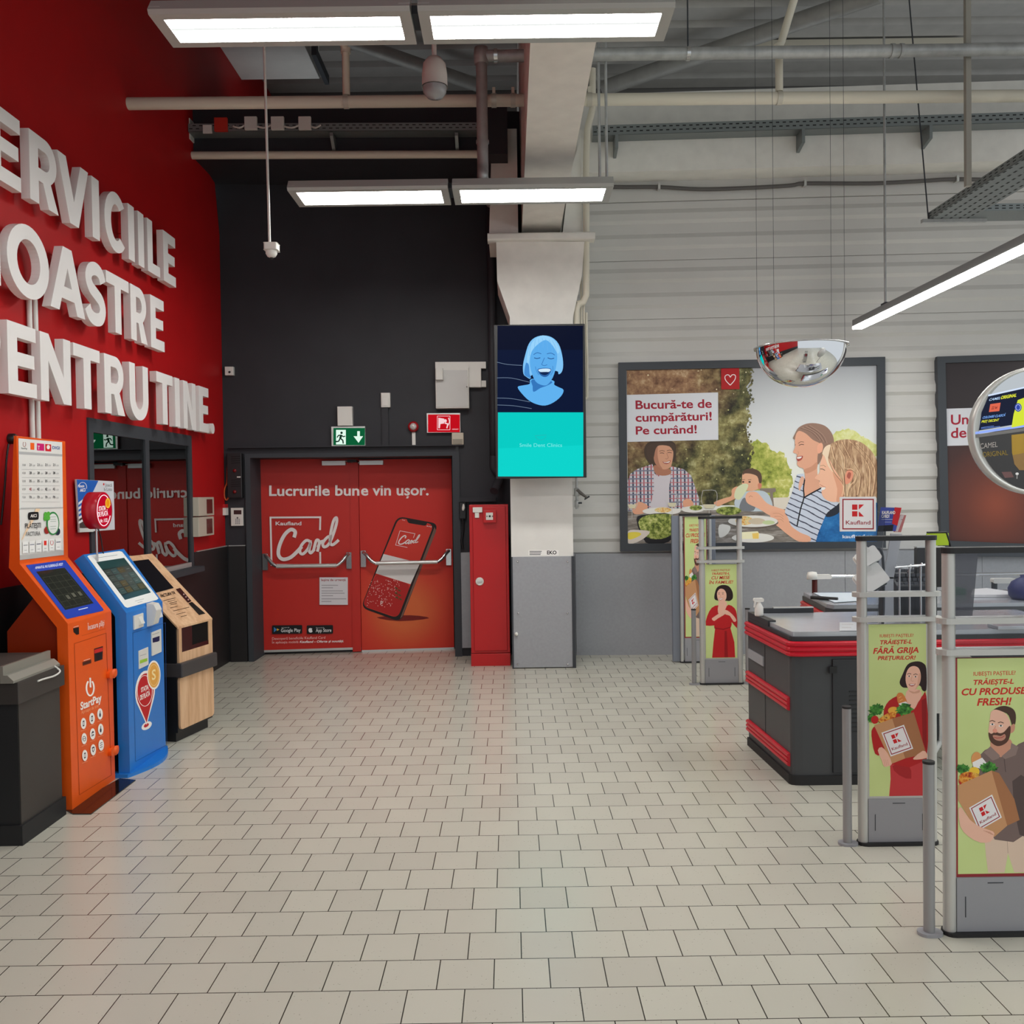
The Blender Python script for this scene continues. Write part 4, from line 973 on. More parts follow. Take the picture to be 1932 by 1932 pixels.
t2(A, 'APARATUL NU ELIBEREAZĂ REST', (280, 1318), (500, 1288), (278, 1298), ink(220, 226, 240), 0.02, K1)
A.poly(K1([(286, 1338), (512, 1306), (742, 1588), (517, 1642)]), mat((44, 46, 40), rough=0.12, spec=0.6))
sc_ = lambda u, v: (286 + 226 * u + (517 - 286) * v + (742 - 512 - 517 + 286) * u * v, 1338 - 32 * u + (1642 - 1338) * v + (1588 - 1306 - 1642 + 1338) * u * v)
GL = mat((72, 74, 64), rough=0.15, spec=0.6); GL2 = mat((104, 104, 92), rough=0.15, spec=0.6)
for v in (0.16, 0.32, 0.48, 0.64, 0.80, 0.94): A.line(K1([sc_(0.06, v), sc_(0.94, v)]), 0.7, GL)
for u in (0.06, 0.28, 0.5, 0.72, 0.94): A.line(K1([sc_(u, 0.16), sc_(u, 0.94)]), 0.7, GL)
for u, v in ((0.39, 0.72), (0.61, 0.70), (0.83, 0.70)): A.poly(K1([sc_(u - 0.05, v - 0.05), sc_(u + 0.05, v - 0.05), sc_(u + 0.05, v + 0.05), sc_(u - 0.05, v + 0.05)]), GL2)
A.line(K1([(622, 1640), (695, 1622)]), 1.4, ink(225, 228, 240))
A.build('touch_screen', t_)
A = Art(HP, base=0.002)
A.poly(K1([(146, 281), (492, 312), (505, 1205), (158, 1246)]), ink(222, 220, 216))
A.poly(K1([(150, 385), (494, 408), (494, 426), (151, 408)]), ink(176, 176, 176)); A.poly(K1([(158, 1208), (505, 1168), (505, 1205), (158, 1246)]), ink(182, 180, 176))
A.ring(*K1([(193, 328)])[0], 2.6, 4.8, 1.0, ink(150, 90, 84), 16, -60, 240); t2(A, 'StartPay', (168, 366), (216, 370), (168, 352), ink(70, 70, 70), 0.02, K1)
A.poly(K1([(240, 316), (272, 319), (272, 373), (241, 371)]), ink(236, 96, 20)); A.poly(K1([(292, 320), (350, 325), (351, 381), (293, 377)]), ink(206, 20, 110)); A.poly(K1([(358, 326), (405, 330), (406, 386), (359, 382)]), ink(206, 26, 34))
A.disc(*K1([(383, 351)])[0], 3.2, 4.2, W_, 14); t2(A, 'T', (300, 370), (315, 371), (300, 340), W_, 0.02, K1); t2(A, 'DIGI', (415, 366), (473, 371), (415, 342), ink(40, 80, 150), 0.02, K1)
GT = ink(96, 96, 100)
for i, (yr, v) in enumerate(((500, '21'), (564, '28'), (628, '35'), (692, '42'), (756, '70'))):
    A.line(K1([(172, yr + 28), (474, yr + 30)]), 0.4, ink(150, 150, 150))
    t2(A, '%d EUR' % (3 + i), (176, yr), (204, yr + 1), (176, yr - 16), GT, 0.0, K1)
    for j, x in enumerate((233, 296, 358, 420)):
        t2(A, v, (x, yr + 1), (x + 18, yr + 2), (x, yr - 19), ink(170, 40, 44) if (i == 3 and j == 0) else ink(60, 60, 64), 0.02, K1); t2(A, 'LEI', (x + 24, yr + 2), (x + 44, yr + 3), (x + 24, yr - 10), ink(150, 150, 152), 0.0, K1)
A.poly(K1([(162, 832), (500, 826), (500, 832), (162, 840)]), ink(176, 176, 176))
A.poly(K1([(170, 1086), (178, 1086), (320, 840), (285, 838)]), ink(236, 206, 172))
A.poly(K1([(224, 884), (234, 868), (296, 864), (306, 878), (306, 912), (296, 926), (236, 928), (225, 916)]), ink(18, 18, 20), 3); t2(A, 'AICI', (241, 909), (291, 906), (241, 884), W_, 0.02, K1)
t2(A, 'PLĂTEȘTI', (200, 995), (325, 990), (200, 955), ink(36, 36, 38), 0.012, K1); t2(A, 'FACTURA', (208, 1056), (320, 1050), (208, 1024), ink(36, 36, 38), 0.0, K1)
A.disc(*K1([(372, 1010)])[0], 5, 7, ink(150, 40, 34), 14); A.disc(*K1([(458, 1020)])[0], 4.6, 7, ink(30, 40, 60), 14)
A.disc(*K1([(420, 955)])[0], 12.0, 22.0, ink(40, 132, 66), 26); A.disc(*K1([(421, 957)])[0], 10, 19, ink(224, 226, 222), 26)
for x, y in ((362, 886), (384, 882), (360, 915), (384, 912)): A.disc(*K1([(x, y)])[0], 3.4, 5.0, ink(84, 172, 60), 14)
for yy in (905, 925, 940, 980, 1000): A.line(K1([(398, yy), (444, yy - 2)]), 0.7, ink(120, 150, 130))
for i in range(6):
    x = 180 + 52 * i; yb = 1192 - 5 * i
    A.poly(K1([(x, yb - 92), (x + 46, yb - 96), (x + 46, yb - 4), (x, yb)]), ink(232, 231, 228))
    cc = (ink(150, 150, 150), ink(120, 124, 140), ink(70, 76, 90), ink(214, 44, 30), ink(186, 50, 40), ink(80, 90, 110))[i]
    if i == 3: A.rect(*K1([(x + 12, yb - 84)])[0], *K1([(x + 33, yb - 48)])[0], cc)
    elif i == 4: A.ring(*K1([(x + 23, yb - 64)])[0], 2.6, 4.6, 1.0, cc, 16, -60, 240)
    else: A.line(K1([(x + 6, yb - 62), (x + 40, yb - 65)]), 1.6, cc)
    A.line(K1([(x + 14, yb - 22), (x + 33, yb - 24)]), 0.6, GT)
A.build('price_board', t_)
# ---- blue kiosk
M_BL = mat((36, 122, 206), rough=0.35, spec=0.45, noise=0.02, scale=6)
BY0, BY1 = 5.57, 6.11
c0, c1, c2 = onY(245.6, 1462, BY0), onY(238, 1157, BY0), onY(157, 1046, BY0)
bxf = (c0.x + c1.x) / 2
BY1 = onX(311, 1330, bxf).y
PB = [(bxf, 0.01), (bxf, c1.z), (c2.x, c2.z)]
t_ = thing('payment_kiosk', 'blue payment kiosk with white screen bezel between orange and wooden kiosks', 'kiosk', (bxf - 0.2, 5.84, 0))
g, bk = shell(PB, 0.07, BY0, BY1, M_BL); g.build('front_shell', t_, bevel=0.004)
G().prism([(bxf - 0.06, BY0 + 0.05, 0.0), (bxf - 0.06, BY0 + 0.05, c1.z - 0.06), (bxf - 0.21, BY0 + 0.05, c2.z - 0.15), (LX + 0.14, BY0 + 0.05, c2.z - 0.38), (LX + 0.14, BY0 + 0.05, 0.0)], (0, BY1 - BY0 - 0.10, 0), mat((20, 24, 38), rough=0.4)).build('rear_body', t_)
pl = [(bxf - 0.3, BY0 - 0.03, 0)] + [(bxf + 0.09 * math.sin(math.pi * k / 12) - 0.0, BY0 - 0.03 + (BY1 - BY0 + 0.06) * k / 12, 0) for k in range(13)] + [(bxf - 0.3, BY1 + 0.03, 0)]
G().prism(pl, (0, 0, 0.022), M_BL).build('base_plate', t_, bevel=0.004)
FP = Plane((bxf, 0, 0), (1, 0, 0)); SP = plane3((bxf, BY0, c1.z), (c2.x, BY0, c2.z), (bxf, BY1, c1.z))
A = Art(SP, base=0.002); A.poly(K1([(692, 1217), (706, 1208), (945, 1174), (968, 1180), (1256, 1550), (1240, 1562), (1010, 1624), (990, 1616)]), ink(226, 228, 226))
A.line(K1([(776, 1228), (930, 1205)]), 0.7, ink(110, 120, 130)); A.line(K1([(1070, 1572), (1140, 1553)]), 0.6, ink(120, 124, 128)); A.line(K1([(1090, 1584), (1128, 1573)]), 0.6, ink(120, 124, 128))
A.poly(K1([(764, 1262), (984, 1228), (1196, 1503), (990, 1562)]), mat((38, 50, 50), rough=0.12, spec=0.6))
sb_ = lambda u, v: (764 + 220 * u + 226 * v + (1196 - 984 - 226) * u * v, 1262 - 34 * u + 300 * v + (1503 - 1228 - 300) * u * v)
A.poly(K1([sb_(0, 0), sb_(1, 0), sb_(1, 0.2), sb_(0, 0.2)]), mat((40, 74, 74), rough=0.12, spec=0.6)); A.poly(K1([sb_(0, 0.88), sb_(1, 0.88), sb_(1, 1), sb_(0, 1)]), mat((34, 70, 84), rough=0.12, spec=0.6))
for r in range(4):
    v0 = 0.22 + r * 0.165
    for c_ in range(4):
        A.poly(K1([sb_(0.03 + c_ * 0.24, v0), sb_(0.25 + c_ * 0.24, v0), sb_(0.25 + c_ * 0.24, v0 + 0.14), sb_(0.03 + c_ * 0.24, v0 + 0.14)]), mat(((66, 76, 72), (86, 76, 50), (62, 84, 84))[(r * 3 + c_ * 2) % 7 % 3], rough=0.15, spec=0.6), flat=True)
        A.line(K1([sb_(0.08 + c_ * 0.24, v0 + 0.07), sb_(0.19 + c_ * 0.24, v0 + 0.07)]), 0.9, mat((122, 130, 126), rough=0.2))
    A.off += 0.00006
A.build('touch_screen', t_)
A = Art(FP, base=0.001)
A.line(K2([(781, 605), (972, 545), (980, 1262), (797, 1360), (781, 605)]), 0.6, ink(18, 70, 132))
def drop(A, sc, mt):
    cx_, cy_ = 853, 945
    pts = [(cx_ + 55 * sc * math.cos(math.radians(a)) + 0, cy_ + 112 * sc * math.sin(math.radians(a)) - (math.cos(math.radians(a))) * 12) for a in range(150, 391, 16)]
    A.poly(K2(pts + [(862, 945 + 195 * (0.5 + 0.5 * sc))]), mt)
A.disc(*K2([(862, 1150)])[0], 11, 6.6, W_, 20, -0.62); A.disc(*K2([(860, 1148)])[0], 5.5, 3.0, ink(186, 30, 36), 16, -0.62)
drop(A, 1.06, W_); drop(A, 0.92, ink(186, 30, 36))
A.ring(*K2([(851, 945)])[0], 14.2, 29, 1.0, W_, 28); t2(A, 'STAȚIA', (830, 955), (874, 934), (828, 928), W_, 0.03); t2(A, 'DE PLATĂ', (824, 1002), (882, 972), (823, 972), W_, 0.03)
A.disc(*K2([(904, 852)])[0], 12.8, 27.5, W_, 24); A.disc(*K2([(904, 852)])[0], 11.0, 24, ink(224, 162, 74), 24); A.ring(*K2([(904, 852)])[0], 9.2, 20, 0.7, ink(250, 214, 150), 22)
t2(A, 'S', (893, 884), (916, 876), (892, 824), ink(250, 220, 160), 0.02)
A.build('front_print', t_)
def kbox(fp, pts, d, mt, Kf=K2):
    q = [fp.at(*p, 0.001) for p in Kf(pts)]
    ys = [p.y for p in q]; zs = [p.z for p in q]
    return G().box(fp.o.x, fp.o.x + d, min(ys), max(ys), min(zs) + 0.005, max(zs) - 0.005, mt)
G1 = kbox(FP, [(780, 500), (836, 572)], 0.012, M_PLAS).build('receipt_printer', t_, bevel=0.003)
q = FP.at(*K2([(812, 532)])[0]); G().prism([(bxf + 0.012, q.y - 0.02, q.z - 0.03), (bxf + 0.032, q.y - 0.02, q.z - 0.02), (bxf + 0.012, q.y - 0.02, q.z + 0.025)], (0, 0.05, 0), M_PLAS).build('paper_mouth', G1)
q = FP.at(*K2([(882, 495)])[0])
G().prism([(bxf, q.y - 0.055, q.z - 0.075), (bxf + 0.04, q.y - 0.055, q.z - 0.065), (bxf + 0.065, q.y - 0.055, q.z + 0.03), (bxf + 0.045, q.y - 0.055, q.z + 0.07), (bxf, q.y - 0.055, q.z + 0.08)], (0, 0.09, 0), M_PLAS).build('terminal_hood', t_, bevel=0.006)
A = Art(FP, base=0.004); A.poly(K2([(905, 440), (934, 429), (958, 508), (930, 520)]), ink(222, 222, 226)); A.poly(K2([(912, 447), (932, 440), (938, 468), (918, 474)]), ink(44, 54, 130)); A.build('sticker', t_)
for nm, pts, dp in (('card_reader', [(886, 598), (945, 720)], 0.008), ('note_plate', [(812, 706), (870, 796)], 0.006)):
    o = kbox(FP, pts, dp, M_PLAS).build(nm, t_, bevel=0.002)
    A = Art(FP, base=dp + 0.001)
    if nm == 'card_reader': A.poly(K2([(897, 636), (938, 622), (938, 650), (928, 656), (898, 662)]), ink(24, 24, 70)); A.line(K2([(895, 616), (935, 602)]), 0.6, ink(120, 120, 130))
    else: A.poly(K2([(822, 766), (866, 752), (866, 770), (822, 786)]), ink(150, 190, 60)); A.line(K2([(822, 740), (860, 728)]), 0.6, ink(130, 130, 136))
    A.build('reader_print', o)
# round lit sign on its rod
SX = -2.56; sc0 = onX(196, 963, SX)
t_ = thing('round_sign', 'lit round red sign with yellow coin on a rod above the blue kiosk', 'sign', (SX - 0.06, sc0.y, c2.z))
R_ = (onX(196, 928, SX).z - onX(196, 998, SX).z) / 2
G().lathe([(0.0, -0.09), (R_ - 0.005, -0.09), (R_, -0.085), (R_, 0.0), (R_ - 0.006, 0.004), (0, 0.004)], sc0, mat((180, 14, 38), rough=0.3), 40, (1, 0, 0)).build('drum', t_)
ro_ = Vector((SX - 0.05, sc0.y, 0))
G().tube([(ro_.x, ro_.y, c2.z - 0.06), (ro_.x, ro_.y, sc0.z - R_ + 0.01)], 0.007, M_STEEL, 10).build('rod', t_)
G().tube(smooth_path([(ro_.x, ro_.y + 0.02, sc0.z - R_ + 0.01), (ro_.x, ro_.y + 0.06, sc0.z - R_ - 0.06), (ro_.x - 0.02, ro_.y + 0.12, c2.z + 0.03), (ro_.x - 0.03, ro_.y + 0.16, c2.z - 0.03)], 4), 0.004, M_BLK, 8).build('cord', t_)
A = Art(Plane((SX, 0, 0), (1, 0, 0)), base=0.006); LR2 = lit((206, 10, 46), 0.8, 'lit_red'); LW2 = lit((255, 236, 240), 1.0, 'lit_white')
A.disc(196, 963, 14.6, 33.5, LR2, 34); A.ring(196, 963, 12.6, 29, 1.6, LW2, 36, 20, 340)
t2(A, 'STAȚIA', (783, 858), (838, 850), (783, 822), LW2, 0.03, K1); t2(A, 'DE PLATĂ', (776, 905), (856, 893), (776, 866), LW2, 0.03, K1); t2(A, 'Nr. 1122', (795, 950), (852, 942), (795, 922), LW2, 0.03, K1)
A.disc(*K1([(855, 795)])[0], 4.8, 9.6, lit((250, 200, 60), 0.9, 'lit_yellow'), 22); A.disc(*K1([(854, 795)])[0], 3.2, 7, lit((240, 150, 30), 0.9, 'lit_orange'), 18)
A.build('face', t_)
# poster on the window
PP = Plane((LX + 0.03, 0, 0), (1, 0, 0)); q = [PP.at(*p) for p in K1([(606, 606), (900, 622), (910, 1005), (630, 1027)])]
t_ = thing('window_poster', 'blue and white printed poster fixed to the window behind the round red sign', 'poster', q[3])
G().prism([tuple(p) for p in q], (-0.012, 0, 0), mat((206, 206, 206), rough=0.5)).build('board', t_)
A = Art(PP, base=0.001)
A.poly(K1([(608, 608), (780, 617), (700, 780), (640, 900), (626, 900)]), ink(28, 92, 180)); A.poly(K1([(626, 900), (640, 900), (700, 780), (780, 617), (900, 623), (909, 1000), (760, 1015), (632, 990)]), ink(206, 208, 214)); A.poly(K1([(626, 905), (700, 905), (740, 1000), (632, 992)]), ink(70, 60, 58)); A.poly(K1([(631, 995), (740, 990), (742, 1022), (632, 1026)]), ink(206, 206, 202))
t2(A, 'Plătește', (618, 672), (668, 668), (618, 650), W_, 0.02, K1); t2(A, 'AICI', (634, 706), (676, 702), (634, 680), W_, 0.03, K1); A.ring(*K1([(655, 668)])[0], 7.6, 9, 0.9, W_, 20, 190, 380)
t2(A, 'Joacă', (834, 662), (887, 664), (834, 638), ink(50, 50, 56), 0.0, K1); t2(A, 'la Loto', (824, 696), (888, 698), (824, 672), ink(50, 50, 56), 0.0, K1); A.disc(*K1([(822, 645)])[0], 1.4, 2.2, ink(190, 30, 30), 10)
for k in range(5): A.poly(K1([(622, 790 + 38 * k), (672, 752 + 40 * k), (672, 772 + 40 * k), (622, 810 + 38 * k)]), ink(220, 222, 224))
A.build('print', t_)
# ---- wooden kiosk
wa, wb = onZ(339, 1402, 0.0), onZ(404, 1371, 0.0)
ang = -math.atan2(wb.x - wa.x, wb.y - wa.y); ww = (wb - wa).length
M_WOOD = mottle('oak_laminate', [(188, 146, 110), (204, 164, 128), (214, 178, 142)], 3.0, 4, (6, 6, 0.6))
t_ = thing('payment_kiosk', 'oak veneered bill payment kiosk with black sides standing right of the blue kiosk', 'kiosk', (wa.x, wa.y, 0), ang)
T = FRM[t_.name]; I_ = T.inverted(); nx = (T.to_3x3() @ Vector((1, 0, 0))); ny = (T.to_3x3() @ Vector((0, 1, 0)))
def loc(x, y, z): return T @ Vector((x, y, z))
fpl = Plane(wa, nx)
z1 = fpl.at(346, 1181).z
farp = Plane(loc(0, ww, 0), -ny); ct = I_ @ farp.at(287, 1045)
zt, xb_ = ct.z, ct.x
class LG_(G):
    def build(s, *a, **k):
        s.v = [T @ v for v in s.v]; return G.build(s, *a, **k)
M_KB = mat((26, 27, 31), rough=0.4)
sl = (zt - z1) / (0 - xb_)
def prof_loop(y, o): return [(-0.012 - o, y, 0.07), (-0.012 - o, y, z1 - 0.01), (xb_, y, zt - 0.012), (xb_ - 0.06, y, zt - 0.05), (xb_ - 0.06, y, 0.45), (-0.36, y, 0.07)]
LG_().prism(prof_loop(0.0, 0.0), (0, ww, 0), M_KB).build('black_body', t_, bevel=0.004)
LG_().box(-0.32, -0.04, 0.02, ww - 0.02, 0.0, 0.07, M_KB).build('plinth', t_)
zb_ = (fpl.at(350, 1247).z, fpl.at(350, 1273).z)
LG_().box(-0.3, 0.035, -0.004, ww + 0.012, zb_[1] - 0.005, zb_[0], mat((66, 62, 62), rough=0.45)).build('shelf_band', t_, bevel=0.01)
LG_().rbox(-0.012, 0.004, 0.01, ww, 0.09, zb_[1] - 0.002, M_WOOD, r=0.03, axis='x').build('lower_panel', t_)
fr_ = LG_(); y0, y1 = 0.012, ww - 0.004
for a in ((y0, y0 + 0.035, zb_[0], z1 - 0.012), (y1 - 0.05, y1, zb_[0], z1 - 0.012), (y0 + 0.035, y1 - 0.05, zb_[0], zb_[0] + 0.07), ): fr_.box(-0.012, 0.004, a[0], a[1], a[2], a[3], M_WOOD)
fr_.build('upper_panel', t_)
LG_().box(-0.10, -0.011, y0 + 0.16, y1 - 0.06, zb_[0] + 0.08, z1 - 0.03, mat((10, 10, 11), rough=0.3)).box(-0.011, 0.001, y0 + 0.035, y0 + 0.17, zb_[0] + 0.07, z1 - 0.012, mat((58, 20, 20), rough=0.2)).box(-0.011, 0.0, y0 + 0.17, y1 - 0.05, zb_[0] + 0.07, zb_[0] + 0.10, mat((58, 20, 20), rough=0.2)).box(-0.011, -0.003, y0 + 0.17, y1 - 0.05, zb_[0] + 0.10, z1 - 0.012, mat((10, 9, 9), rough=0.55, spec=0.2)).build('dispenser_opening', t_)
SP = plane3(loc(0, 0, z1), loc(xb_, 0, zt), loc(0, ww, z1))
LG_().prism([(0.004, 0.0, z1 - 0.012), (0.004, 0.0, z1 + 0.003), (xb_, 0.0, zt + 0.003), (xb_, 0.0, zt - 0.012)], (0, ww, 0), M_WOOD).build('sloping_panel', t_, bevel=0.002)
K7 = crop(4.955, 250, 1030)
A = Art(SP, base=0.006)
A.poly(K7([(-70, 150), (150, 124), (386, 392), (206, 442)]), mat((24, 22, 26), rough=0.1, spec=0.6))
A.poly(K7([(404, 404), (446, 392), (552, 516), (518, 532)]), mat((62, 26, 24), rough=0.2)); A.poly(K7([(522, 536), (556, 522), (682, 632), (622, 646)]), mat((30, 24, 24), rough=0.15))
for p in ((480, 452), (500, 476), (522, 502)): A.disc(*K7([p])[0], 1.5, 1.5, ink(150, 130, 126), 10)
t2(A, 'FACTURA TA', (270, 482), (404, 448), (258, 454), ink(52, 36, 24), 0.03, K7)
for x0, y0_, w in ((290, 512, 110), (330, 520, 70), (345, 536, 72), (355, 550, 60), (352, 580, 70), (380, 608, 150), (408, 640, 88), (450, 662, 60)):
    A.line(K7([(x0, y0_), (x0 + w, y0_ - w * 0.24)]), 0.9, ink(92, 66, 46))
A.build('screen_and_print', t_)
# ================================================================ anti-theft antennas with printed posters
def klogo(A, f, border=True):
    """store emblem in a unit square, f maps (0..1, 0..1 downwards)"""
    R = ink(200, 30, 36); B_ = ink(150, 34, 44)
    A.poly([f((0, 0)), f((1, 0)), f((1, 1)), f((0, 1))], ink(226, 224, 226))
    for p, q in (((.055, .055), (.945, .09)), ((.055, .91), (.945, .945)), ((.055, .09), (.09, .91)), ((.91, .09), (.945, .91))):
        A.poly([f(p), f((q[0], p[1])), f(q), f((p[0], q[1]))], B_, flat=True)
    for P in ([(.33, .22), (.48, .22), (.48, .375), (.33, .375)], [(.33, .415), (.48, .415), (.48, .57), (.33, .57)], [(.52, .22), (.665, .22), (.52, .37)], [(.52, .42), (.665, .57), (.52, .57)]):
        A.poly([f(p) for p in P], R, flat=True)
    A.off += A.step
    A.text('Kaufland', f((.155, .80)), f((.845, .80)), f((.155, .685)), B_, 0.012)
SKIN, SKD, SKL, LIP, TEETH = ink(230, 182, 160), ink(200, 144, 120), ink(228, 186, 164), ink(168, 66, 60), ink(236, 230, 226)
RED_T = ink(196, 44, 34); DRK = ink(44, 30, 30)
M_LIME = mottle('lime_paper', [(190, 206, 134), (196, 212, 142), (204, 218, 152)], 2.0, 2)
M_LEAF = mottle('printed_leaves', [(24, 60, 26), (52, 116, 44), (96, 168, 70)], 60, 3)
M_VEG = mottle('printed_vegetables', [(150, 40, 30), (206, 120, 40), (228, 180, 80), (120, 60, 40)], 45, 3)
M_BAG, M_BAG2 = ink(196, 146, 104), ink(164, 112, 76)
def bag(A, c, logo):
    """paper shopping bag: c = outline front, side, contents"""
    A.poly(c[0], M_BAG); A.poly(c[1], M_BAG2)
    (ax, ay), (bx, by), (dx, dy) = logo
    klogo(A, lambda p: (ax + (bx - ax) * p[0] + (dx - ax) * p[1], ay + (by - ay) * p[0] + (dy - ay) * p[1]))
def leaves(A, cx, cy, rx, ry, n=17):
    rn = random.Random(int(cx + cy)); pts = []
    for k in range(2 * n):
        r = 1.0 if k % 2 == 0 else 0.84
        r *= rn.uniform(0.78, 1.12); pts.append((cx + rx * r * math.cos(math.pi * k / n), cy + ry * r * math.sin(math.pi * k / n)))
    A.poly(pts, M_LEAF)
def art_woman_bag(A):
    A.rect(85, 40, 735, 1885, M_LIME)
    A.text('IUBEȘTI PAȘTELE?', (212, 178), (592, 176), (212, 146), RED_T, 0.008); A.text('TRĂIEȘTE-L', (214, 254), (574, 250), (214, 210), RED_T, 0.028, 0.2)
    A.text('FĂRĂ GRIJA', (134, 354), (650, 348), (134, 292), RED_T, 0.028, 0.2); A.text('PREȚURILOR!', (186, 420), (616, 420), (186, 378), RED_T, 0.028, 0.2)
    DR, DR2 = ink(176, 32, 34), ink(140, 24, 28)
    A.poly([(320, 1540), (735, 1480), (735, 1885), (308, 1885), (325, 1700)], ink(192, 58, 62)); A.poly([(345, 1560), (520, 1530), (560, 1700), (420, 1660)], ink(164, 36, 40), 2)
    A.poly([(260, 935), (310, 860), (400, 810), (480, 800), (560, 900), (690, 810), (735, 815), (735, 1500), (330, 1540), (240, 1300), (250, 1000)], DR, 2)
    A.poly([(680, 860), (735, 830), (735, 1400), (690, 1300)], DR2)
    A.poly([(500, 800), (530, 740), (660, 745), (682, 815), (640, 880), (590, 960), (540, 900), (495, 850)], SKIN, 2)
    A.poly([(530, 748), (600, 768), (655, 745), (655, 775), (580, 785)], ink(208, 156, 132), 2)
    A.poly([(432, 660), (470, 570), (510, 490), (560, 452), (640, 440), (700, 460), (735, 520), (735, 745), (690, 752), (660, 700), (560, 720), (505, 722), (460, 712)], DRK, 3)
    A.poly([(510, 560), (545, 505), (600, 490), (650, 515), (672, 580), (668, 650), (640, 710), (590, 755), (555, 752), (520, 715), (500, 640)], SKIN, 3)
    A.poly([(645, 575), (672, 580), (668, 650), (640, 710), (600, 750), (632, 690)], ink(216, 164, 140), 2)
    A.poly([(534, 684), (560, 680), (598, 682), (612, 676), (600, 698), (572, 708), (546, 700)], LIP, 2); A.poly([(540, 686), (560, 684), (596, 685), (606, 681), (594, 694), (560, 697)], TEETH)
    for x, y in ((540, 598), (612, 604)):
        A.poly([(x - 20, y + 2), (x, y - 8), (x + 20, y + 2), (x, y + 8)], ink(236, 226, 220), 2); A.disc(x, y, 8, 8, DRK, 12); A.line([(x - 24, y - 20), (x, y - 30), (x + 24, y - 22)], 6, DRK)
    A.line([(572, 600), (560, 640), (572, 652), (590, 650)], 4, SKD)
    A.poly([(112, 1180), (150, 1130), (200, 1150), (250, 1360), (215, 1440), (150, 1425), (118, 1290)], DR, 2)
    A.poly([(398, 800), (440, 772), (480, 800), (520, 900), (430, 920)], ink(208, 128, 66), 2); A.line([(420, 830), (450, 815)], 5, ink(236, 190, 130)); A.line([(432, 862), (465, 845)], 5, ink(236, 190, 130))
    A.poly([(420, 890), (500, 868), (540, 900), (545, 960), (430, 950)], ink(226, 222, 220))
    A.disc(360, 965, 62, 42, ink(226, 170, 66)); leaves(A, 170, 950, 95, 70); leaves(A, 120, 1040, 60, 60); A.disc(150, 1060, 44, 44, ink(186, 36, 34)); A.poly([(180, 1080), (240, 1020), (340, 980), (390, 1000), (360, 1060), (250, 1100)], M_VEG, 2); leaves(A, 480, 955, 105, 75)
    bag(A, ([(140, 1120), (345, 1050), (490, 1480), (340, 1535), (300, 1460)], [(345, 1050), (590, 985), (722, 1410), (690, 1440), (490, 1480)]), ((222, 1200), (478, 1118), (326, 1458)))
    A.poly([(180, 1390), (225, 1355), (290, 1420), (340, 1535), (300, 1560), (250, 1565), (225, 1500)], SKIN, 2)
    for k in range(3): A.line([(262 + 20 * k, 1560 - 4 * k), (248 + 20 * k, 1490)], 3, SKD)
    A.poly([(580, 1480), (690, 1400), (735, 1430), (735, 1478), (620, 1495)], SKIN, 2)
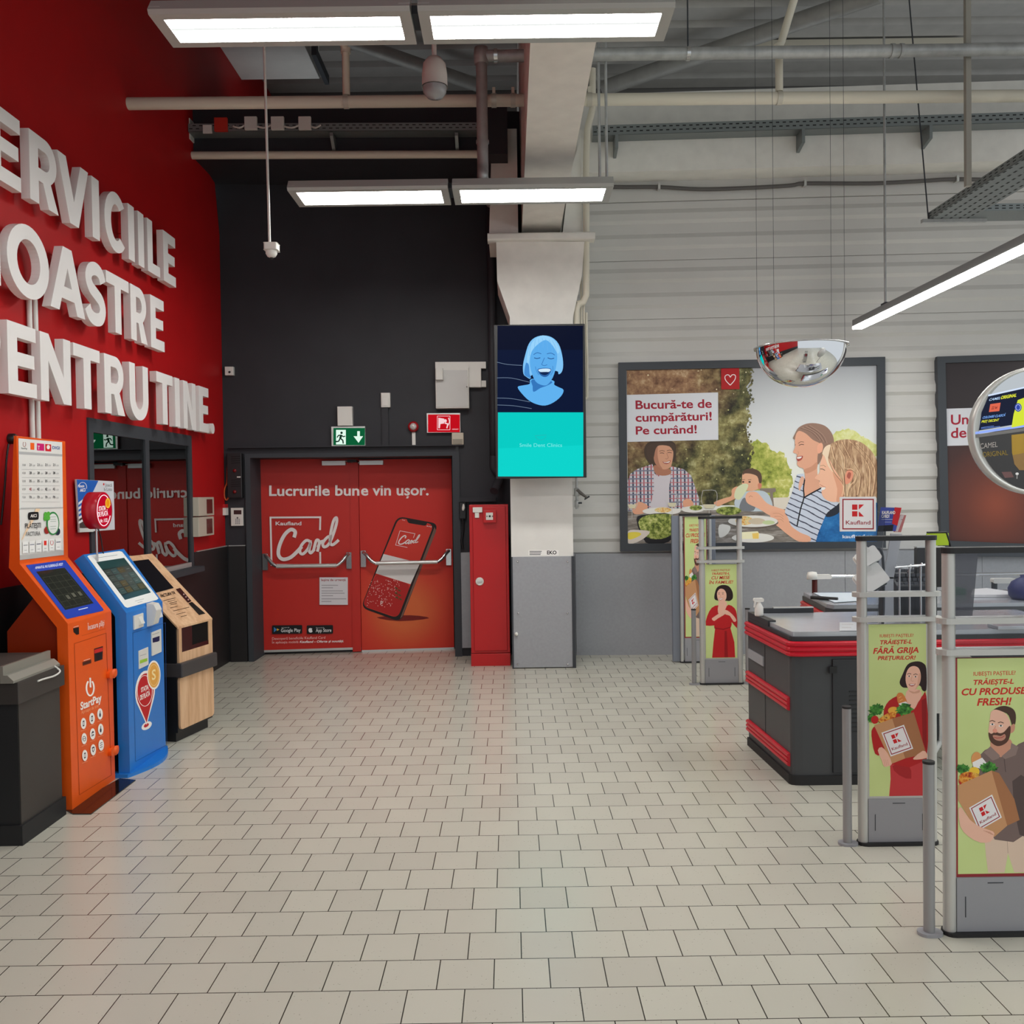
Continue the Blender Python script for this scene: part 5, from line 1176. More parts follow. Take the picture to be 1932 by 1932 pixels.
def art_man_bag(A):
    A.rect(1005, 370, 1827, 2699, M_LIME)
    A.text('IUBEȘTI PAȘTELE?', (1186, 558), (1660, 552), (1186, 516), RED_T, 0.008); A.text('TRĂIEȘTE-L', (1186, 656), (1640, 650), (1186, 602), RED_T, 0.028, 0.2)
    A.text('CU PRODUSE', (1052, 768), (1785, 760), (1052, 694), RED_T, 0.028, 0.2); A.text('FRESH!', (1224, 882), (1615, 876), (1224, 802), RED_T, 0.028, 0.2)
    SH, SH2 = ink(116, 98, 94), ink(84, 70, 68)
    A.poly([(1300, 2250), (1780, 2180), (1800, 2560), (1827, 2690), (1640, 2690), (1570, 2480), (1530, 2690), (1345, 2690), (1320, 2500)], ink(214, 190, 170)); A.line([(1570, 2480), (1560, 2330)], 6, ink(176, 150, 132))
    A.poly([(1160, 1560), (1250, 1420), (1380, 1330), (1560, 1400), (1690, 1300), (1827, 1360), (1827, 2240), (1420, 2330), (1300, 2000), (1220, 1700)], SH, 2)
    A.poly([(1620, 1700), (1827, 1700), (1827, 2200), (1700, 2280)], SH2, 2)
    A.poly([(1375, 1330), (1400, 1240), (1600, 1250), (1610, 1320), (1560, 1400), (1490, 1440), (1420, 1390)], SKD, 2)
    A.poly([(1300, 1385), (1375, 1320), (1480, 1420), (1470, 1450), (1400, 1475)], ink(138, 118, 112)); A.poly([(1610, 1285), (1690, 1330), (1660, 1420), (1540, 1460), (1500, 1430), (1600, 1350)], ink(138, 118, 112))
    A.line([(1530, 1460), (1545, 1600)], 8, SH2)
    A.poly([(1368, 985), (1400, 935), (1470, 895), (1550, 888), (1630, 920), (1662, 985), (1655, 1080), (1625, 1120), (1600, 1040), (1560, 970), (1440, 930), (1390, 950)], ink(74, 54, 44), 3)
    A.poly([(1372, 1000), (1385, 945), (1440, 925), (1540, 965), (1590, 1040), (1602, 1120), (1590, 1220), (1530, 1300), (1440, 1305), (1375, 1250), (1352, 1180), (1362, 1080)], ink(230, 182, 160), 3)
    A.poly([(1600, 1110), (1640, 1080), (1652, 1110), (1640, 1160), (1600, 1180)], SKD, 3)
    A.poly([(1354, 1170), (1385, 1185), (1430, 1165), (1480, 1180), (1530, 1165), (1595, 1100), (1600, 1180), (1575, 1260), (1520, 1305), (1450, 1318), (1385, 1280), (1358, 1225)], ink(84, 56, 46), 3)
    A.poly([(1400, 1205), (1440, 1200), (1490, 1210), (1535, 1190), (1545, 1230), (1500, 1262), (1430, 1250)], ink(190, 134, 116), 3); A.line([(1412, 1222), (1450, 1232), (1500, 1228), (1534, 1208)], 7, LIP)
    for x, y in ((1395, 1085), (1490, 1102)):
        A.poly([(x - 26, y), (x, y - 14), (x + 28, y), (x, y + 10)], ink(240, 232, 228), 2); A.disc(x + 2, y - 3, 10, 10, ink(50, 60, 66), 12); A.line([(x - 30, y - 34), (x, y - 44), (x + 34, y - 30)], 8, ink(90, 64, 52))
    A.line([(1435, 1100), (1412, 1150), (1425, 1168), (1462, 1168)], 6, SKD); A.poly([(1400, 1140), (1440, 1130), (1450, 1170), (1410, 1172)], ink(226, 150, 130), 2)
    A.poly([(1160, 1430), (1200, 1380), (1250, 1390), (1270, 1450), (1210, 1540), (1165, 1500)], ink(214, 150, 92), 2); A.poly([(1170, 1490), (1280, 1440), (1330, 1500), (1270, 1560), (1180, 1540)], ink(232, 230, 228))
    leaves(A, 1060, 1560, 80, 60); A.disc(1190, 1590, 60, 50, ink(232, 192, 60)); A.disc(1075, 1690, 62, 56, ink(180, 44, 34)); A.poly([(1020, 1640), (1100, 1590), (1250, 1620), (1240, 1700), (1060, 1730)], M_VEG, 2); leaves(A, 1350, 1550, 105, 70)
    bag(A, ([(1010, 1735), (1385, 1580), (1560, 2180), (1416, 2299), (1170, 2160), (1010, 1900)], [(1385, 1580), (1470, 1610), (1640, 1890), (1700, 2120), (1560, 2180)]), ((1130, 1980), (1390, 1840), (1240, 2230)))
    A.poly([(1010, 2000), (1050, 1980), (1140, 2110), (1260, 2190), (1400, 2240), (1410, 2290), (1370, 2350), (1260, 2360), (1120, 2290), (1030, 2180)], SKIN, 2)
    for k in range(4): A.line([(1290 + 26 * k, 2230 + 12 * k), (1375 + 12 * k, 2250 + 10 * k)], 5, SKD)
def art_woman_heart(A):
    A.rect(398, 600, 660, 1345, M_LIME)
    A.text('IUBEȘTI PAȘTELE?', (452, 655), (606, 653), (452, 641), RED_T, 0.008); A.text('TRĂIEȘTE-L', (454, 684), (602, 682), (454, 666), RED_T, 0.028, 0.2)
    A.text('CU MESE', (450, 720), (606, 718), (450, 694), RED_T, 0.015, 0.2); A.text('ÎN FAMILIE!', (430, 756), (630, 754), (430, 731), RED_T, 0.015, 0.2)
    DR, DR2 = ink(186, 34, 38), ink(146, 24, 30)
    A.poly([(478, 1100), (600, 1090), (636, 1220), (642, 1342), (450, 1342), (462, 1220)], DR); A.poly([(556, 1130), (574, 1130), (582, 1342), (552, 1342)], DR2)
    A.poly([(400, 1085), (412, 1010), (450, 945), (505, 925), (540, 960), (590, 922), (640, 950), (658, 1000), (660, 1110), (615, 1060), (605, 1110), (475, 1110), (470, 1085)], DR, 2)
    A.line([(470, 1105), (545, 1118), (605, 1100)], 8, DR2)
    A.poly([(505, 930), (512, 890), (560, 890), (580, 922), (545, 985), (510, 1000), (500, 960)], SKIN, 2)
    A.poly([(473, 870), (480, 820), (500, 780), (545, 764), (595, 776), (624, 820), (626, 870), (600, 892), (570, 890), (500, 888)], DRK, 3)
    A.poly([(498, 820), (520, 795), (552, 800), (572, 830), (572, 870), (552, 898), (525, 905), (505, 885), (496, 850)], SKIN, 3)
    A.poly([(508, 871), (526, 871), (543, 868), (536, 880), (520, 882)], TEETH); A.line([(506, 870), (526, 871), (545, 867)], 2.2, LIP); A.line([(512, 880), (524, 885), (540, 877)], 2.2, LIP)
    for x in (512, 544): A.disc(x, 836, 4.5, 3, DRK, 10); A.line([(x - 9, 827), (x, 824), (x + 9, 827)], 2.4, DRK)
    A.line([(527, 838), (522, 855), (530, 858)], 2, SKD)
    A.poly([(450, 1035), (462, 1020), (520, 985), (548, 968), (562, 985), (548, 1005), (500, 1030), (470, 1050)], SKIN, 2); A.poly([(550, 972), (566, 962), (600, 980), (640, 1020), (654, 1050), (632, 1058), (600, 1010), (566, 1000)], SKIN, 2)
    A.poly([(538, 975), (548, 964), (556, 972), (566, 964), (574, 976), (556, 1000)], SKL, 2)
M_ACR, nt, b = nodes('clear_acrylic')
for q in list(nt.nodes):
    if q.type == 'BSDF_PRINCIPLED': nt.nodes.remove(q)
tr = nt.nodes.new('ShaderNodeBsdfTransparent'); tr.inputs['Color'].default_value = (0.88, 0.89, 0.91, 1)
gl = nt.nodes.new('ShaderNodeBsdfGlossy'); gl.inputs['Roughness'].default_value = 0.03; gl.inputs['Color'].default_value = (0.7, 0.7, 0.72, 1)
fr = nt.nodes.new('ShaderNodeFresnel'); fr.inputs['IOR'].default_value = 1.3
mx = nt.nodes.new('ShaderNodeMixShader')
nt.links.new(fr.outputs[0], mx.inputs[0]); nt.links.new(tr.outputs[0], mx.inputs[1]); nt.links.new(gl.outputs[0], mx.inputs[2]); nt.links.new(mx.outputs[0], nt.nodes['Material Output'].inputs['Surface'])
M_ALUB = mat((198, 198, 194), rough=0.35, metal=0.35); M_EGR = mat((152, 153, 158), rough=0.45, spec=0.4)
def stadium(g, x0, x1, ry, z0, z1, mt, y=0.0, n=8):
    lp = [(x1 - ry + ry * math.sin(math.pi * k / n), y - ry * math.cos(math.pi * k / n), z0) for k in range(n + 1)] + [(x0 + ry - ry * math.sin(math.pi * k / n), y + ry * math.cos(math.pi * k / n), z0) for k in range(n + 1)]
    return g.prism(lp, (0, 0, z1 - z0), mt)
def antenna(x, y, w, label, art, bx, bollards, solid=False):
    t = thing('security_antenna', label, 'security antenna', (x + w / 2, y, 0), 0, 'security antennas at the checkouts')
    F = FRM[t.name]; h = w / 2
    class L(G):
        def build(s, *a, **k):
            s.v = [F @ v for v in s.v]; return G.build(s, *a, **k)
    pz0, pz1 = (0.235, 1.07) if not solid else (0.26, 1.465)
    st = 0.024
    if not solid:
        for sx in (-1, 1): L().tube([(sx * (h - st), 0, 0.012), (sx * (h - st), 0, 1.475)], st, M_ALUB, 18).build('post', t)
        for z in (1.085, 1.205): stadium(L(), -h - 0.022, h + 0.022, 0.036, z, z + 0.022, M_ALUB).build('rail', t, bevel=0.003)
        G_ = L().box(-h + 2 * st - 0.01, h - 2 * st + 0.01, -0.004, 0.004, 1.10, 1.475, M_ACR).build('clear_pane', t)
    else:
        for sx in (-1, 1): L().rbox(min(sx * (h - 0.028), sx * h), max(sx * (h - 0.028), sx * h), -0.03, 0.03, 0.012, 1.475, M_ALUB, r=0.012, axis='z').build('post', t)
        L().rbox(-h - 0.075, -h + 0.002, 0.0, 0.05, 0.012, 1.478, mat((134, 140, 152), rough=0.4, metal=0.3), r=0.008, axis='z').build('side_panel', t)
        L().rbox(h - 0.002, h + 0.05, 0.02, 0.06, 0.012, 1.478, mat((134, 140, 152), rough=0.4, metal=0.3), r=0.008, axis='z').build('side_panel', t)
    stadium(L(), -h - 0.004, h + 0.004, 0.034, 1.475, 1.497, M_RUB).build('top_cap', t, bevel=0.003)
    stadium(L(), -h - 0.006, h + 0.006, 0.04, 0.0, 0.014, M_RUB).build('foot_skirt', t)
    L().box(-h + 2 * st - 0.004, h - 2 * st + 0.004, -0.018, 0.018, 0.014, pz0 - 0.012, M_EGR).build('base_box', t)
    bd = L().box(-h + 2 * st - 0.004, h - 2 * st + 0.004, -0.01, 0.01, pz0 - 0.012, pz1, mat((150, 40, 48), rough=0.5) if art is art_man_bag else M_ALUB).build('poster_board', t)
    px0, px1 = -h + 2 * st + 0.004, h - 2 * st - 0.004
    box_ = {art_woman_bag: (85, 40, 650, 1845), art_man_bag: (1005, 370, 822, 2329), art_woman_heart: (398, 600, 262, 745)}[art]
    def fn(p, off): return F @ Vector((px0 + (p[0] - box_[0]) / box_[2] * (px1 - px0), -0.010 - off, pz1 - (p[1] - box_[1]) / box_[3] * (pz1 - pz0)))
    A = Art(None, base=0.0006, step=0.00004, fn=fn); art(A); A.build('poster', bd)
    g = L()
    for sx in (-0.6, 0.6): g.box(sx * h - 0.0015, sx * h + 0.0015, -0.0195, -0.018, 0.07, 0.15, M_FRAME)
    g.box(-0.03, 0.03, -0.0195, -0.018, pz0 - 0.034, pz0 - 0.031, M_FRAME)
    g.build('base_slots', t)
    for k, dx in enumerate(bollards):
        b_ = thing('bollard', ['slim grey bollard standing at the left foot of %s' % bx, 'slim grey bollard standing at the right foot of %s' % bx][k], 'bollard', (x + w / 2 + dx, y - 0.005, 0), 0, 'bollards beside the antennas')
        q = (x + w / 2 + dx, y - 0.005)
        stadium(G(), q[0] - 0.045, q[0] + 0.05, 0.034, 0.0, 0.012, M_EGR, q[1]).build('foot', b_)
        G().tube([(q[0], q[1], 0.012), (q[0], q[1], 0.665)], 0.021, mat((158, 158, 160), rough=0.38, metal=0.4), 16).build('pole', b_)
        G().tube([(q[0], q[1], 0.665), (q[0], q[1], 0.675)], 0.0225, M_RUB, 16).build('cap', b_)
antenna(1.655, 3.455, 0.385, 'nearest security antenna, with bearded man holding a paper bag on green poster', art_man_bag, 'the nearest antenna', [-0.25])
antenna(1.668, 4.345, 0.382, 'security antenna with poster of smiling woman carrying a full paper bag', art_woman_bag, 'the woman with paper bag antenna', [-0.245])
antenna(1.668, 8.0, 0.384, 'security antenna with poster of woman in red dress forming a heart with hands', art_woman_heart, 'the heart gesture antenna', [-0.245, 0.235])
antenna(1.688, 9.03, 0.32, 'farthest security antenna, full-height poster of bearded man against the grey wall dado', art_man_bag, 'the farthest antenna', [], True)

# ================================================================ framed posters on the white wall
KA, KB, KC = crop(3.39, 1130, 620), crop(5.368, 1140, 680), crop(6.9, 1400, 760)
def framed(name, label, outer, inner, cat):
    o = [RW.at(*p, 0.075) for p in outer]; i = [RW.at(*p, 0.075) for p in inner]
    t = thing(name, label, cat, (o[3] + o[2]) / 2 - RW.n * 0.075)
    g = G()
    for k in range(4):
        k2 = (k + 1) % 4
        g.prism([o[k], o[k2], i[k2], i[k]], -RW.n * 0.08, mat((56, 60, 66), rough=0.45))
    g.build('frame', t)
    return t, [RW.at(*p, 0.02) for p in inner]
OUT = KA([(125, 217), (1832, 180), (1836, 1402), (138, 1426)]); INN = KA([(175, 265), (1780, 233), (1783, 1362), (185, 1376)])
ink_plain = ink
def ink(r, g, b):
    # warm skin, hair and food inks of this sheet are printed a little fuller
    return mat((r, g, b), rough=0.55, spec=0.3, k=1.42) if (r > g > b and r - b > 40 and r > 130) else ink_plain(r, g, b)
t_, _ = framed('framed_poster', 'large framed poster of a family eating outdoors on the white panelled wall', OUT, INN, 'poster')
z0_ = t_.location.z
SKY = ramp_print('printed_sky', 2, 0.75, 1.95, [(0.0, (236, 238, 228)), (0.45, (214, 218, 220)), (1.0, (158, 161, 166))])
A = Art(RW, base=0.05)
def ka(pts, mt, sm=3): A.poly(KA(pts), mt, sm)
def kc(pts, mt, sm=3): A.poly(KC(pts), mt, sm)
def kb(pts, mt, sm=3): A.poly(KB(pts), mt, sm)
A.poly(INN, SKY)
def foliage_print():
    m, nt, b = nodes('printed_foliage'); N = nt.nodes.new; K_ = nt.links.new
    tc = N('ShaderNodeTexCoord')
    def noise(sc, det):
        n = N('ShaderNodeTexNoise'); n.inputs['Scale'].default_value = sc; n.inputs['Detail'].default_value = det; n.inputs['Roughness'].default_value = 0.68; K_(tc.outputs['Object'], n.inputs['Vector']); return n.outputs['Fac']
    def ramp(src, cols, lo=0.34, hi=0.68):
        r = N('ShaderNodeValToRGB'); e = r.color_ramp.elements
        while len(e) < len(cols): e.new(0.5)
        for i, c in enumerate(cols): e[i].position = lo + (hi - lo) * i / (len(cols) - 1); e[i].color = c if len(c) == 4 else rgb(c, 1.1)
        K_(src, r.inputs['Fac']); return r.outputs['Color']
    fine = noise(11, 9); big = noise(1.7, 3)
    dark = ramp(fine, [(30, 32, 24), (58, 60, 38), (92, 92, 56), (150, 146, 104)]); olive = ramp(fine, [(70, 66, 40), (116, 108, 66), (152, 144, 92), (196, 190, 140)]); brown = ramp(fine, [(104, 74, 56), (140, 104, 78), (168, 132, 98), (206, 180, 146)])
    def mix(f, a, c):
        x = N('ShaderNodeMix'); x.data_type = 'RGBA'; K_(f, x.inputs['Factor']); K_(a, x.inputs[6]); K_(c, x.inputs[7]); return x.outputs[2]
    m1 = mix(ramp(big, [(0, 0, 0, 1), (1, 1, 1, 1)], 0.46, 0.6), dark, olive)
    vm = N('ShaderNodeVectorMath'); vm.operation = 'DISTANCE'; K_(tc.outputs['Object'], vm.inputs[0]); vm.inputs[1].default_value = (-1.25, 0.0, 1.95)
    ad = N('ShaderNodeMath'); ad.operation = 'MULTIPLY_ADD'; K_(big, ad.inputs[0]); ad.inputs[1].default_value = 0.9; ad.inputs[2].default_value = -0.45
    a2 = N('ShaderNodeMath'); a2.operation = 'ADD'; K_(vm.outputs['Value'], a2.inputs[0]); K_(ad.outputs[0], a2.inputs[1])
    mr = N('ShaderNodeMapRange'); mr.inputs['From Min'].default_value = 1.15; mr.inputs['From Max'].default_value = 0.65; K_(a2.outputs[0], mr.inputs['Value'])
    K_(mix(mr.outputs['Result'], m1, brown), b.inputs['Base Color']); b.inputs['Roughness'].default_value = 0.55; b.inputs['Specular IOR Level'].default_value = 0.3
    return m
FOL = foliage_print()
YEL = mottle('printed_sunny_bushes', [(104, 118, 44), (158, 168, 74), (198, 198, 108), (230, 230, 176)], 10, 8)
PAL = mottle('printed_pale_bushes', [(186, 192, 104), (212, 214, 136), (230, 232, 190)], 8, 7)
A.poly(KA(ragged([(950, 740), (1010, 712), (1080, 738), (1112, 790), (1180, 786), (1192, 830), (1228, 900), (1234, 1000), (1200, 1092), (1000, 1100), (900, 1040)], 9, 8, 2)), YEL)
A.poly(KA(ragged([(1480, 700), (1520, 660), (1580, 640), (1650, 660), (1700, 700), (1772, 735), (1772, 900), (1480, 900)], 7, 8, 3)), PAL)
EDGE = [(972, 262), (962, 300), (972, 335), (940, 375), (964, 425), (970, 470), (940, 510), (962, 560), (942, 630), (954, 710), (980, 770), (950, 830), (965, 900), (940, 1000)]
A.poly(KA([(177, 266), (978, 250)] + EDGE + [(880, 1130), (185, 1130)]), FOL)
rl = random.Random(8)
for i in range(len(EDGE) - 1):
    for k in range(5):
        t = k / 5.0; x = EDGE[i][0] + (EDGE[i + 1][0] - EDGE[i][0]) * t + rl.uniform(-4, 20); y = EDGE[i][1] + (EDGE[i + 1][1] - EDGE[i][1]) * t
        q = KA([(x, y)])[0]; n = 7; rr_ = rl.uniform(1.6, 4.6); ph = rl.uniform(0, 6)
        A.poly([(q[0] + rr_ * (1 if j % 2 else 0.5) * math.cos(ph + math.pi * j / n), q[1] + rr_ * (1 if j % 2 else 0.5) * math.sin(ph + math.pi * j / n)) for j in range(2 * n)], FOL, flat=True)
A.off += 0.00006
rn = random.Random(5)
for k in range(70):
    x, y = rn.uniform(190, 960), rn.uniform(262, 1000)
    if (x < 775 and 400 < y < 730): continue
    r = rn.uniform(0.5, 1.6); A.disc(*KA([(x, y)])[0], r, r, ink(206, 196, 160) if y < 420 else ink(168, 166, 110), 8)
ka([(905, 1092), (1000, 1085), (1240, 1078), (1240, 1190), (880, 1190)], ink(222, 214, 200), 0)
TAB = mottle('printed_table', [(96, 90, 84), (134, 126, 118), (176, 170, 164)], 6, 5, (1, 1, 6))
ka([(182, 1170), (1500, 1150), (1500, 1366), (186, 1376)], TAB, 0)
# father at the left
PL = None
m, nt, b = nodes('printed_check_shirt'); N = nt.nodes.new
tc = N('ShaderNodeTexCoord'); sp = N('ShaderNodeSeparateXYZ'); nt.links.new(tc.outputs['Object'], sp.inputs['Vector'])
def stripes(axis, freq, wid, phase=0.0):
    a_ = N('ShaderNodeMath'); a_.operation = 'MULTIPLY_ADD'; nt.links.new(sp.outputs[axis], a_.inputs[0]); a_.inputs[1].default_value = freq; a_.inputs[2].default_value = phase
    f_ = N('ShaderNodeMath'); f_.operation = 'FRACT'; nt.links.new(a_.outputs[0], f_.inputs[0])
    l_ = N('ShaderNodeMath'); l_.operation = 'LESS_THAN'; nt.links.new(f_.outputs[0], l_.inputs[0]); l_.inputs[1].default_value = wid
    return l_.outputs[0]
cur = None
base_c = rgb((206, 204, 212))
for axis, fq, wd_, ph_, c_ in ((0, 13, 0.22, 0.1, (66, 70, 92)), (0, 13, 0.16, 0.6, (176, 70, 80)), (2, 12, 0.16, 0.0, (120, 124, 146)), (2, 12, 0.10, 0.5, (190, 110, 118))):
    mx = N('ShaderNodeMix'); mx.data_type = 'RGBA'; nt.links.new(stripes(axis, fq, wd_, ph_), mx.inputs['Factor'])
    if cur is None: mx.inputs[6].default_value = base_c
    else: nt.links.new(cur, mx.inputs[6])
    mx.inputs[7].default_value = rgb(c_); cur = mx.outputs[2]
nt.links.new(cur, b.inputs['Base Color']); b.inputs['Roughness'].default_value = 0.55
PLAID = m
m, nt, b = nodes('printed_striped_blouse'); N = nt.nodes.new
tc = N('ShaderNodeTexCoord'); wv = N('ShaderNodeTexWave'); wv.bands_direction = 'DIAGONAL'; wv.inputs['Scale'].default_value = 8.0; wv.inputs['Distortion'].default_value = 2.2; wv.inputs['Detail Scale'].default_value = 1.2
mp = N('ShaderNodeMapping'); mp.inputs['Scale'].default_value = (0.6, 0.3, 1.2); nt.links.new(tc.outputs['Object'], mp.inputs['Vector']); nt.links.new(mp.outputs['Vector'], wv.inputs['Vector'])
rp = N('ShaderNodeValToRGB'); rp.color_ramp.interpolation = 'CONSTANT'; rp.color_ramp.elements[0].color = rgb((66, 72, 96)); rp.color_ramp.elements[1].position = 0.085; rp.color_ramp.elements[1].color = rgb((212, 220, 236))
nt.links.new(wv.outputs['Fac'], rp.inputs['Fac']); nt.links.new(rp.outputs['Color'], b.inputs['Base Color']); b.inputs['Roughness'].default_value = 0.55
STRIPE = m
ka([(290, 800), (296, 752), (330, 722), (420, 712), (480, 728), (492, 770), (478, 850), (350, 880), (312, 850)], ink(72, 58, 48))
A.poly(KA([(180, 985), (200, 930), (240, 900), (342, 866), (362, 930), (458, 930), (456, 878), (545, 900), (590, 940), (615, 1010), (645, 1100), (645, 1145), (560, 1150), (430, 1150), (300, 1150), (186, 1170)]), PLAID)
ka([(352, 930), (380, 945), (456, 930), (448, 1020), (440, 1150), (332, 1150), (352, 1040)], ink(204, 198, 204))
kb([(510, 1060), (660, 1100), (672, 1150), (590, 1168), (515, 1140)], ink(156, 106, 84))
kb([(500, 960), (505, 880), (560, 842), (640, 846), (690, 900), (700, 950), (690, 1020), (670, 1080), (610, 1105), (550, 1080), (510, 1030)], ink(186, 138, 112))
kb([(500, 960), (505, 890), (540, 870), (540, 960), (560, 1050), (590, 1098), (550, 1080), (510, 1030)], ink(160, 112, 90))
for x, y in ((585, 940), (662, 935)): A.line(KB([(x - 22, y), (x, y - 4), (x + 22, y + 2)]), 1.0, ink(66, 46, 38)); A.line(KB([(x - 28, y - 20), (x, y - 28), (x + 28, y - 20)]), 1.0, ink(100, 74, 58))
kb([(590, 1022), (620, 1030), (672, 1012), (660, 1038), (630, 1050), (604, 1042)], ink(140, 60, 54), 2); kb([(598, 1026), (622, 1033), (666, 1018), (652, 1036), (614, 1038)], ink(232, 224, 218), 2)
A.line(KB([(632, 940), (650, 985), (632, 1000), (618, 994)]), 0.8, ink(150, 100, 80))
kb([(440, 980), (430, 900), (470, 850), (560, 830), (680, 838), (715, 870), (700, 920), (660, 870), (560, 860), (520, 900), (500, 990), (470, 1010)], ink(76, 60, 50))
ka([(214, 1150), (250, 1108), (300, 1122), (312, 1142), (290, 1180), (228, 1186)], ink(200, 146, 118)); ka([(536, 1108), (560, 1088), (592, 1098), (604, 1130), (548, 1142)], ink(200, 146, 118))
# boy drinking
ka([(1028, 1022), (1130, 1020), (1132, 1042), (1112, 1050), (1120, 1140), (1100, 1140), (1094, 1050), (1030, 1046)], ink(136, 124, 112), 0)
ka([(868, 1100), (920, 1048), (1010, 1036), (1064, 1044), (1098, 1086), (1100, 1160), (940, 1168), (880, 1150)], ink(192, 204, 212)); ka([(900, 1130), (930, 1080), (975, 1130), (1000, 1110), (990, 1164), (910, 1164)], ink(120, 124, 130))
kc([(0, 990), (8, 920), (60, 880), (150, 880), (220, 940), (240, 1060), (210, 1120), (120, 1150), (40, 1130), (0, 1060)], ink(204, 156, 126)); kc([(10, 940), (20, 890), (90, 855), (190, 870), (250, 930), (256, 1030), (225, 1050), (200, 960), (120, 925), (40, 920)], ink(92, 70, 58)); kc([(205, 1060), (235, 1045), (258, 1065), (245, 1110), (215, 1120)], ink(190, 120, 96))
for x, y in ((15, 1030), (98, 1030)): A.disc(*KC([(x, y)])[0], 2.2, 1.6, ink(50, 36, 30), 10); A.line(KC([(x - 20, y - 26), (x + 22, y - 30)]), 0.8, ink(96, 70, 54))
ka([(735, 1112), (800, 1085), (846, 1070), (850, 1030), (880, 1010), (912, 1020), (905, 1060), (868, 1090), (800, 1120), (760, 1136)], ink(204, 152, 120)); ka([(866, 1078), (880, 1020), (925, 992), (955, 1000), (940, 1040), (900, 1094)], ink(214, 220, 182))
# mother
kc([(680, 480), (690, 400), (740, 320), (840, 272), (960, 266), (1080, 300), (1160, 380), (1195, 480), (1180, 560), (1080, 640), (1020, 760), (980, 800), (970, 640), (900, 480)], ink(134, 106, 92))
A.poly(KC([(560, 1400), (620, 1250), (665, 1130), (690, 1000), (720, 930), (800, 920), (830, 1000), (1020, 1040), (1060, 1180), (1090, 1260), (1260, 1280), (1240, 1340), (1080, 1500), (1000, 1700), (960, 1810), (760, 1810), (620, 1640), (560, 1540)]), STRIPE)
kc([(700, 420), (740, 365), (830, 400), (920, 480), (1000, 520), (1052, 560), (1040, 640), (990, 660), (980, 800), (985, 960), (1020, 1100), (900, 1180), (815, 1230), (808, 1100), (820, 960), (800, 860), (748, 840), (716, 800), (722, 752), (708, 720), (716, 670), (664, 645), (690, 580), (688, 500)], ink(204, 152, 126))
kc([(980, 560), (1030, 520), (1055, 560), (1040, 630), (990, 660)], ink(214, 156, 130)); kc([(808, 870), (900, 830), (975, 770), (975, 850), (900, 900), (830, 920)], ink(190, 136, 110))
kc([(708, 706), (740, 696), (792, 690), (780, 735), (740, 760), (718, 752)], ink(156, 70, 62), 2); kc([(714, 710), (745, 702), (780, 700), (760, 724), (722, 728)], ink(238, 232, 228), 2)
A.line(KC([(740, 555), (770, 540), (806, 545)]), 1.1, ink(56, 40, 36)); A.line(KC([(730, 530), (766, 505), (806, 512)]), 0.9, ink(110, 80, 66)); A.line(KC([(690, 550), (698, 545)]), 1.0, ink(56, 40, 36)); A.line(KC([(720, 690), (735, 660), (728, 630)]), 0.6, ink(176, 122, 98))
for k in range(6): A.line(KC([(760 + 24 * k, 330 - 8 * k), (900 + 30 * k, 380 + 6 * k), (1000 + 22 * k, 480 + 10 * k)]), 0.8, ink(158, 128, 112) if k % 2 else ink(112, 86, 76), 3)
kc([(735, 1090), (760, 980), (800, 960), (806, 1020), (770, 1100), (752, 1150)], ink(206, 160, 136))
A.line(KC([(815, 1000), (800, 1120), (806, 1235), (760, 1390), (715, 1610)]), 2.4, ink(30, 30, 38), 3); A.line(KC([(806, 1235), (900, 1180), (1040, 1105)]), 2.6, ink(30, 30, 38))
kc([(50, 1200), (90, 1160), (180, 1160), (240, 1210), (330, 1310), (480, 1370), (560, 1400), (520, 1480), (370, 1470), (220, 1380), (90, 1320), (50, 1270)], ink(214, 162, 134)); A.line(KC([(90, 1230), (110, 1210), (140, 1225)]), 0.8, ink(176, 116, 92))
kc([(370, 1430), (430, 1400), (520, 1410), (590, 1480), (640, 1600), (760, 1690), (880, 1740), (885, 1806), (740, 1806), (600, 1720), (480, 1620), (400, 1560), (370, 1500)], ink(212, 158, 130))
for k in range(3): A.line(KC([(400 + 20 * k, 1440 + 40 * k), (480 + 14 * k, 1440 + 40 * k), (540, 1480 + 36 * k)]), 0.6, ink(176, 120, 96), 3)
# daughter in front
HAIR = mottle('printed_blond_hair', [(116, 82, 62), (166, 128, 98), (204, 170, 134), (224, 198, 166)], 5, 6, (9, 9, 1.4))
kc([(1040, 700), (1060, 620), (1140, 545), (1250, 490), (1390, 476), (1540, 510), (1660, 600), (1730, 700), (1757, 800), (1757, 1230), (1480, 1240), (1300, 1200), (1150, 900)], HAIR)
A.poly(KC([(960, 1810), (990, 1700), (1040, 1580), (1090, 1460), (1200, 1360), (1290, 1300), (1757, 1300), (1757, 1805)]), mottle('printed_denim', [(22, 84, 142), (38, 112, 178), (62, 138, 200)], 8, 6))
kc([(1090, 1480), (1120, 1420), (1240, 1330), (1270, 1300), (1270, 1420), (1170, 1480)], ink(40, 44, 56))
kc([(1045, 700), (1070, 640), (1130, 720), (1200, 860), (1290, 1000), (1330, 1100), (1320, 1240), (1230, 1290), (1130, 1280), (1060, 1230), (1035, 1150), (1085, 1108), (1070, 1098), (1030, 1100), (1000, 1060), (1010, 1015), (950, 985), (960, 960), (1010, 900), (1015, 800)], ink(222, 170, 142))
kc([(1180, 900), (1290, 1000), (1330, 1100), (1320, 1240), (1230, 1290), (1240, 1120)], ink(204, 146, 118))
kc([(1340, 960), (1370, 880), (1420, 870), (1450, 930), (1420, 1020), (1350, 1060)], ink(208, 138, 112)); kc([(1365, 960), (1385, 905), (1420, 920), (1400, 990)], ink(160, 84, 70))
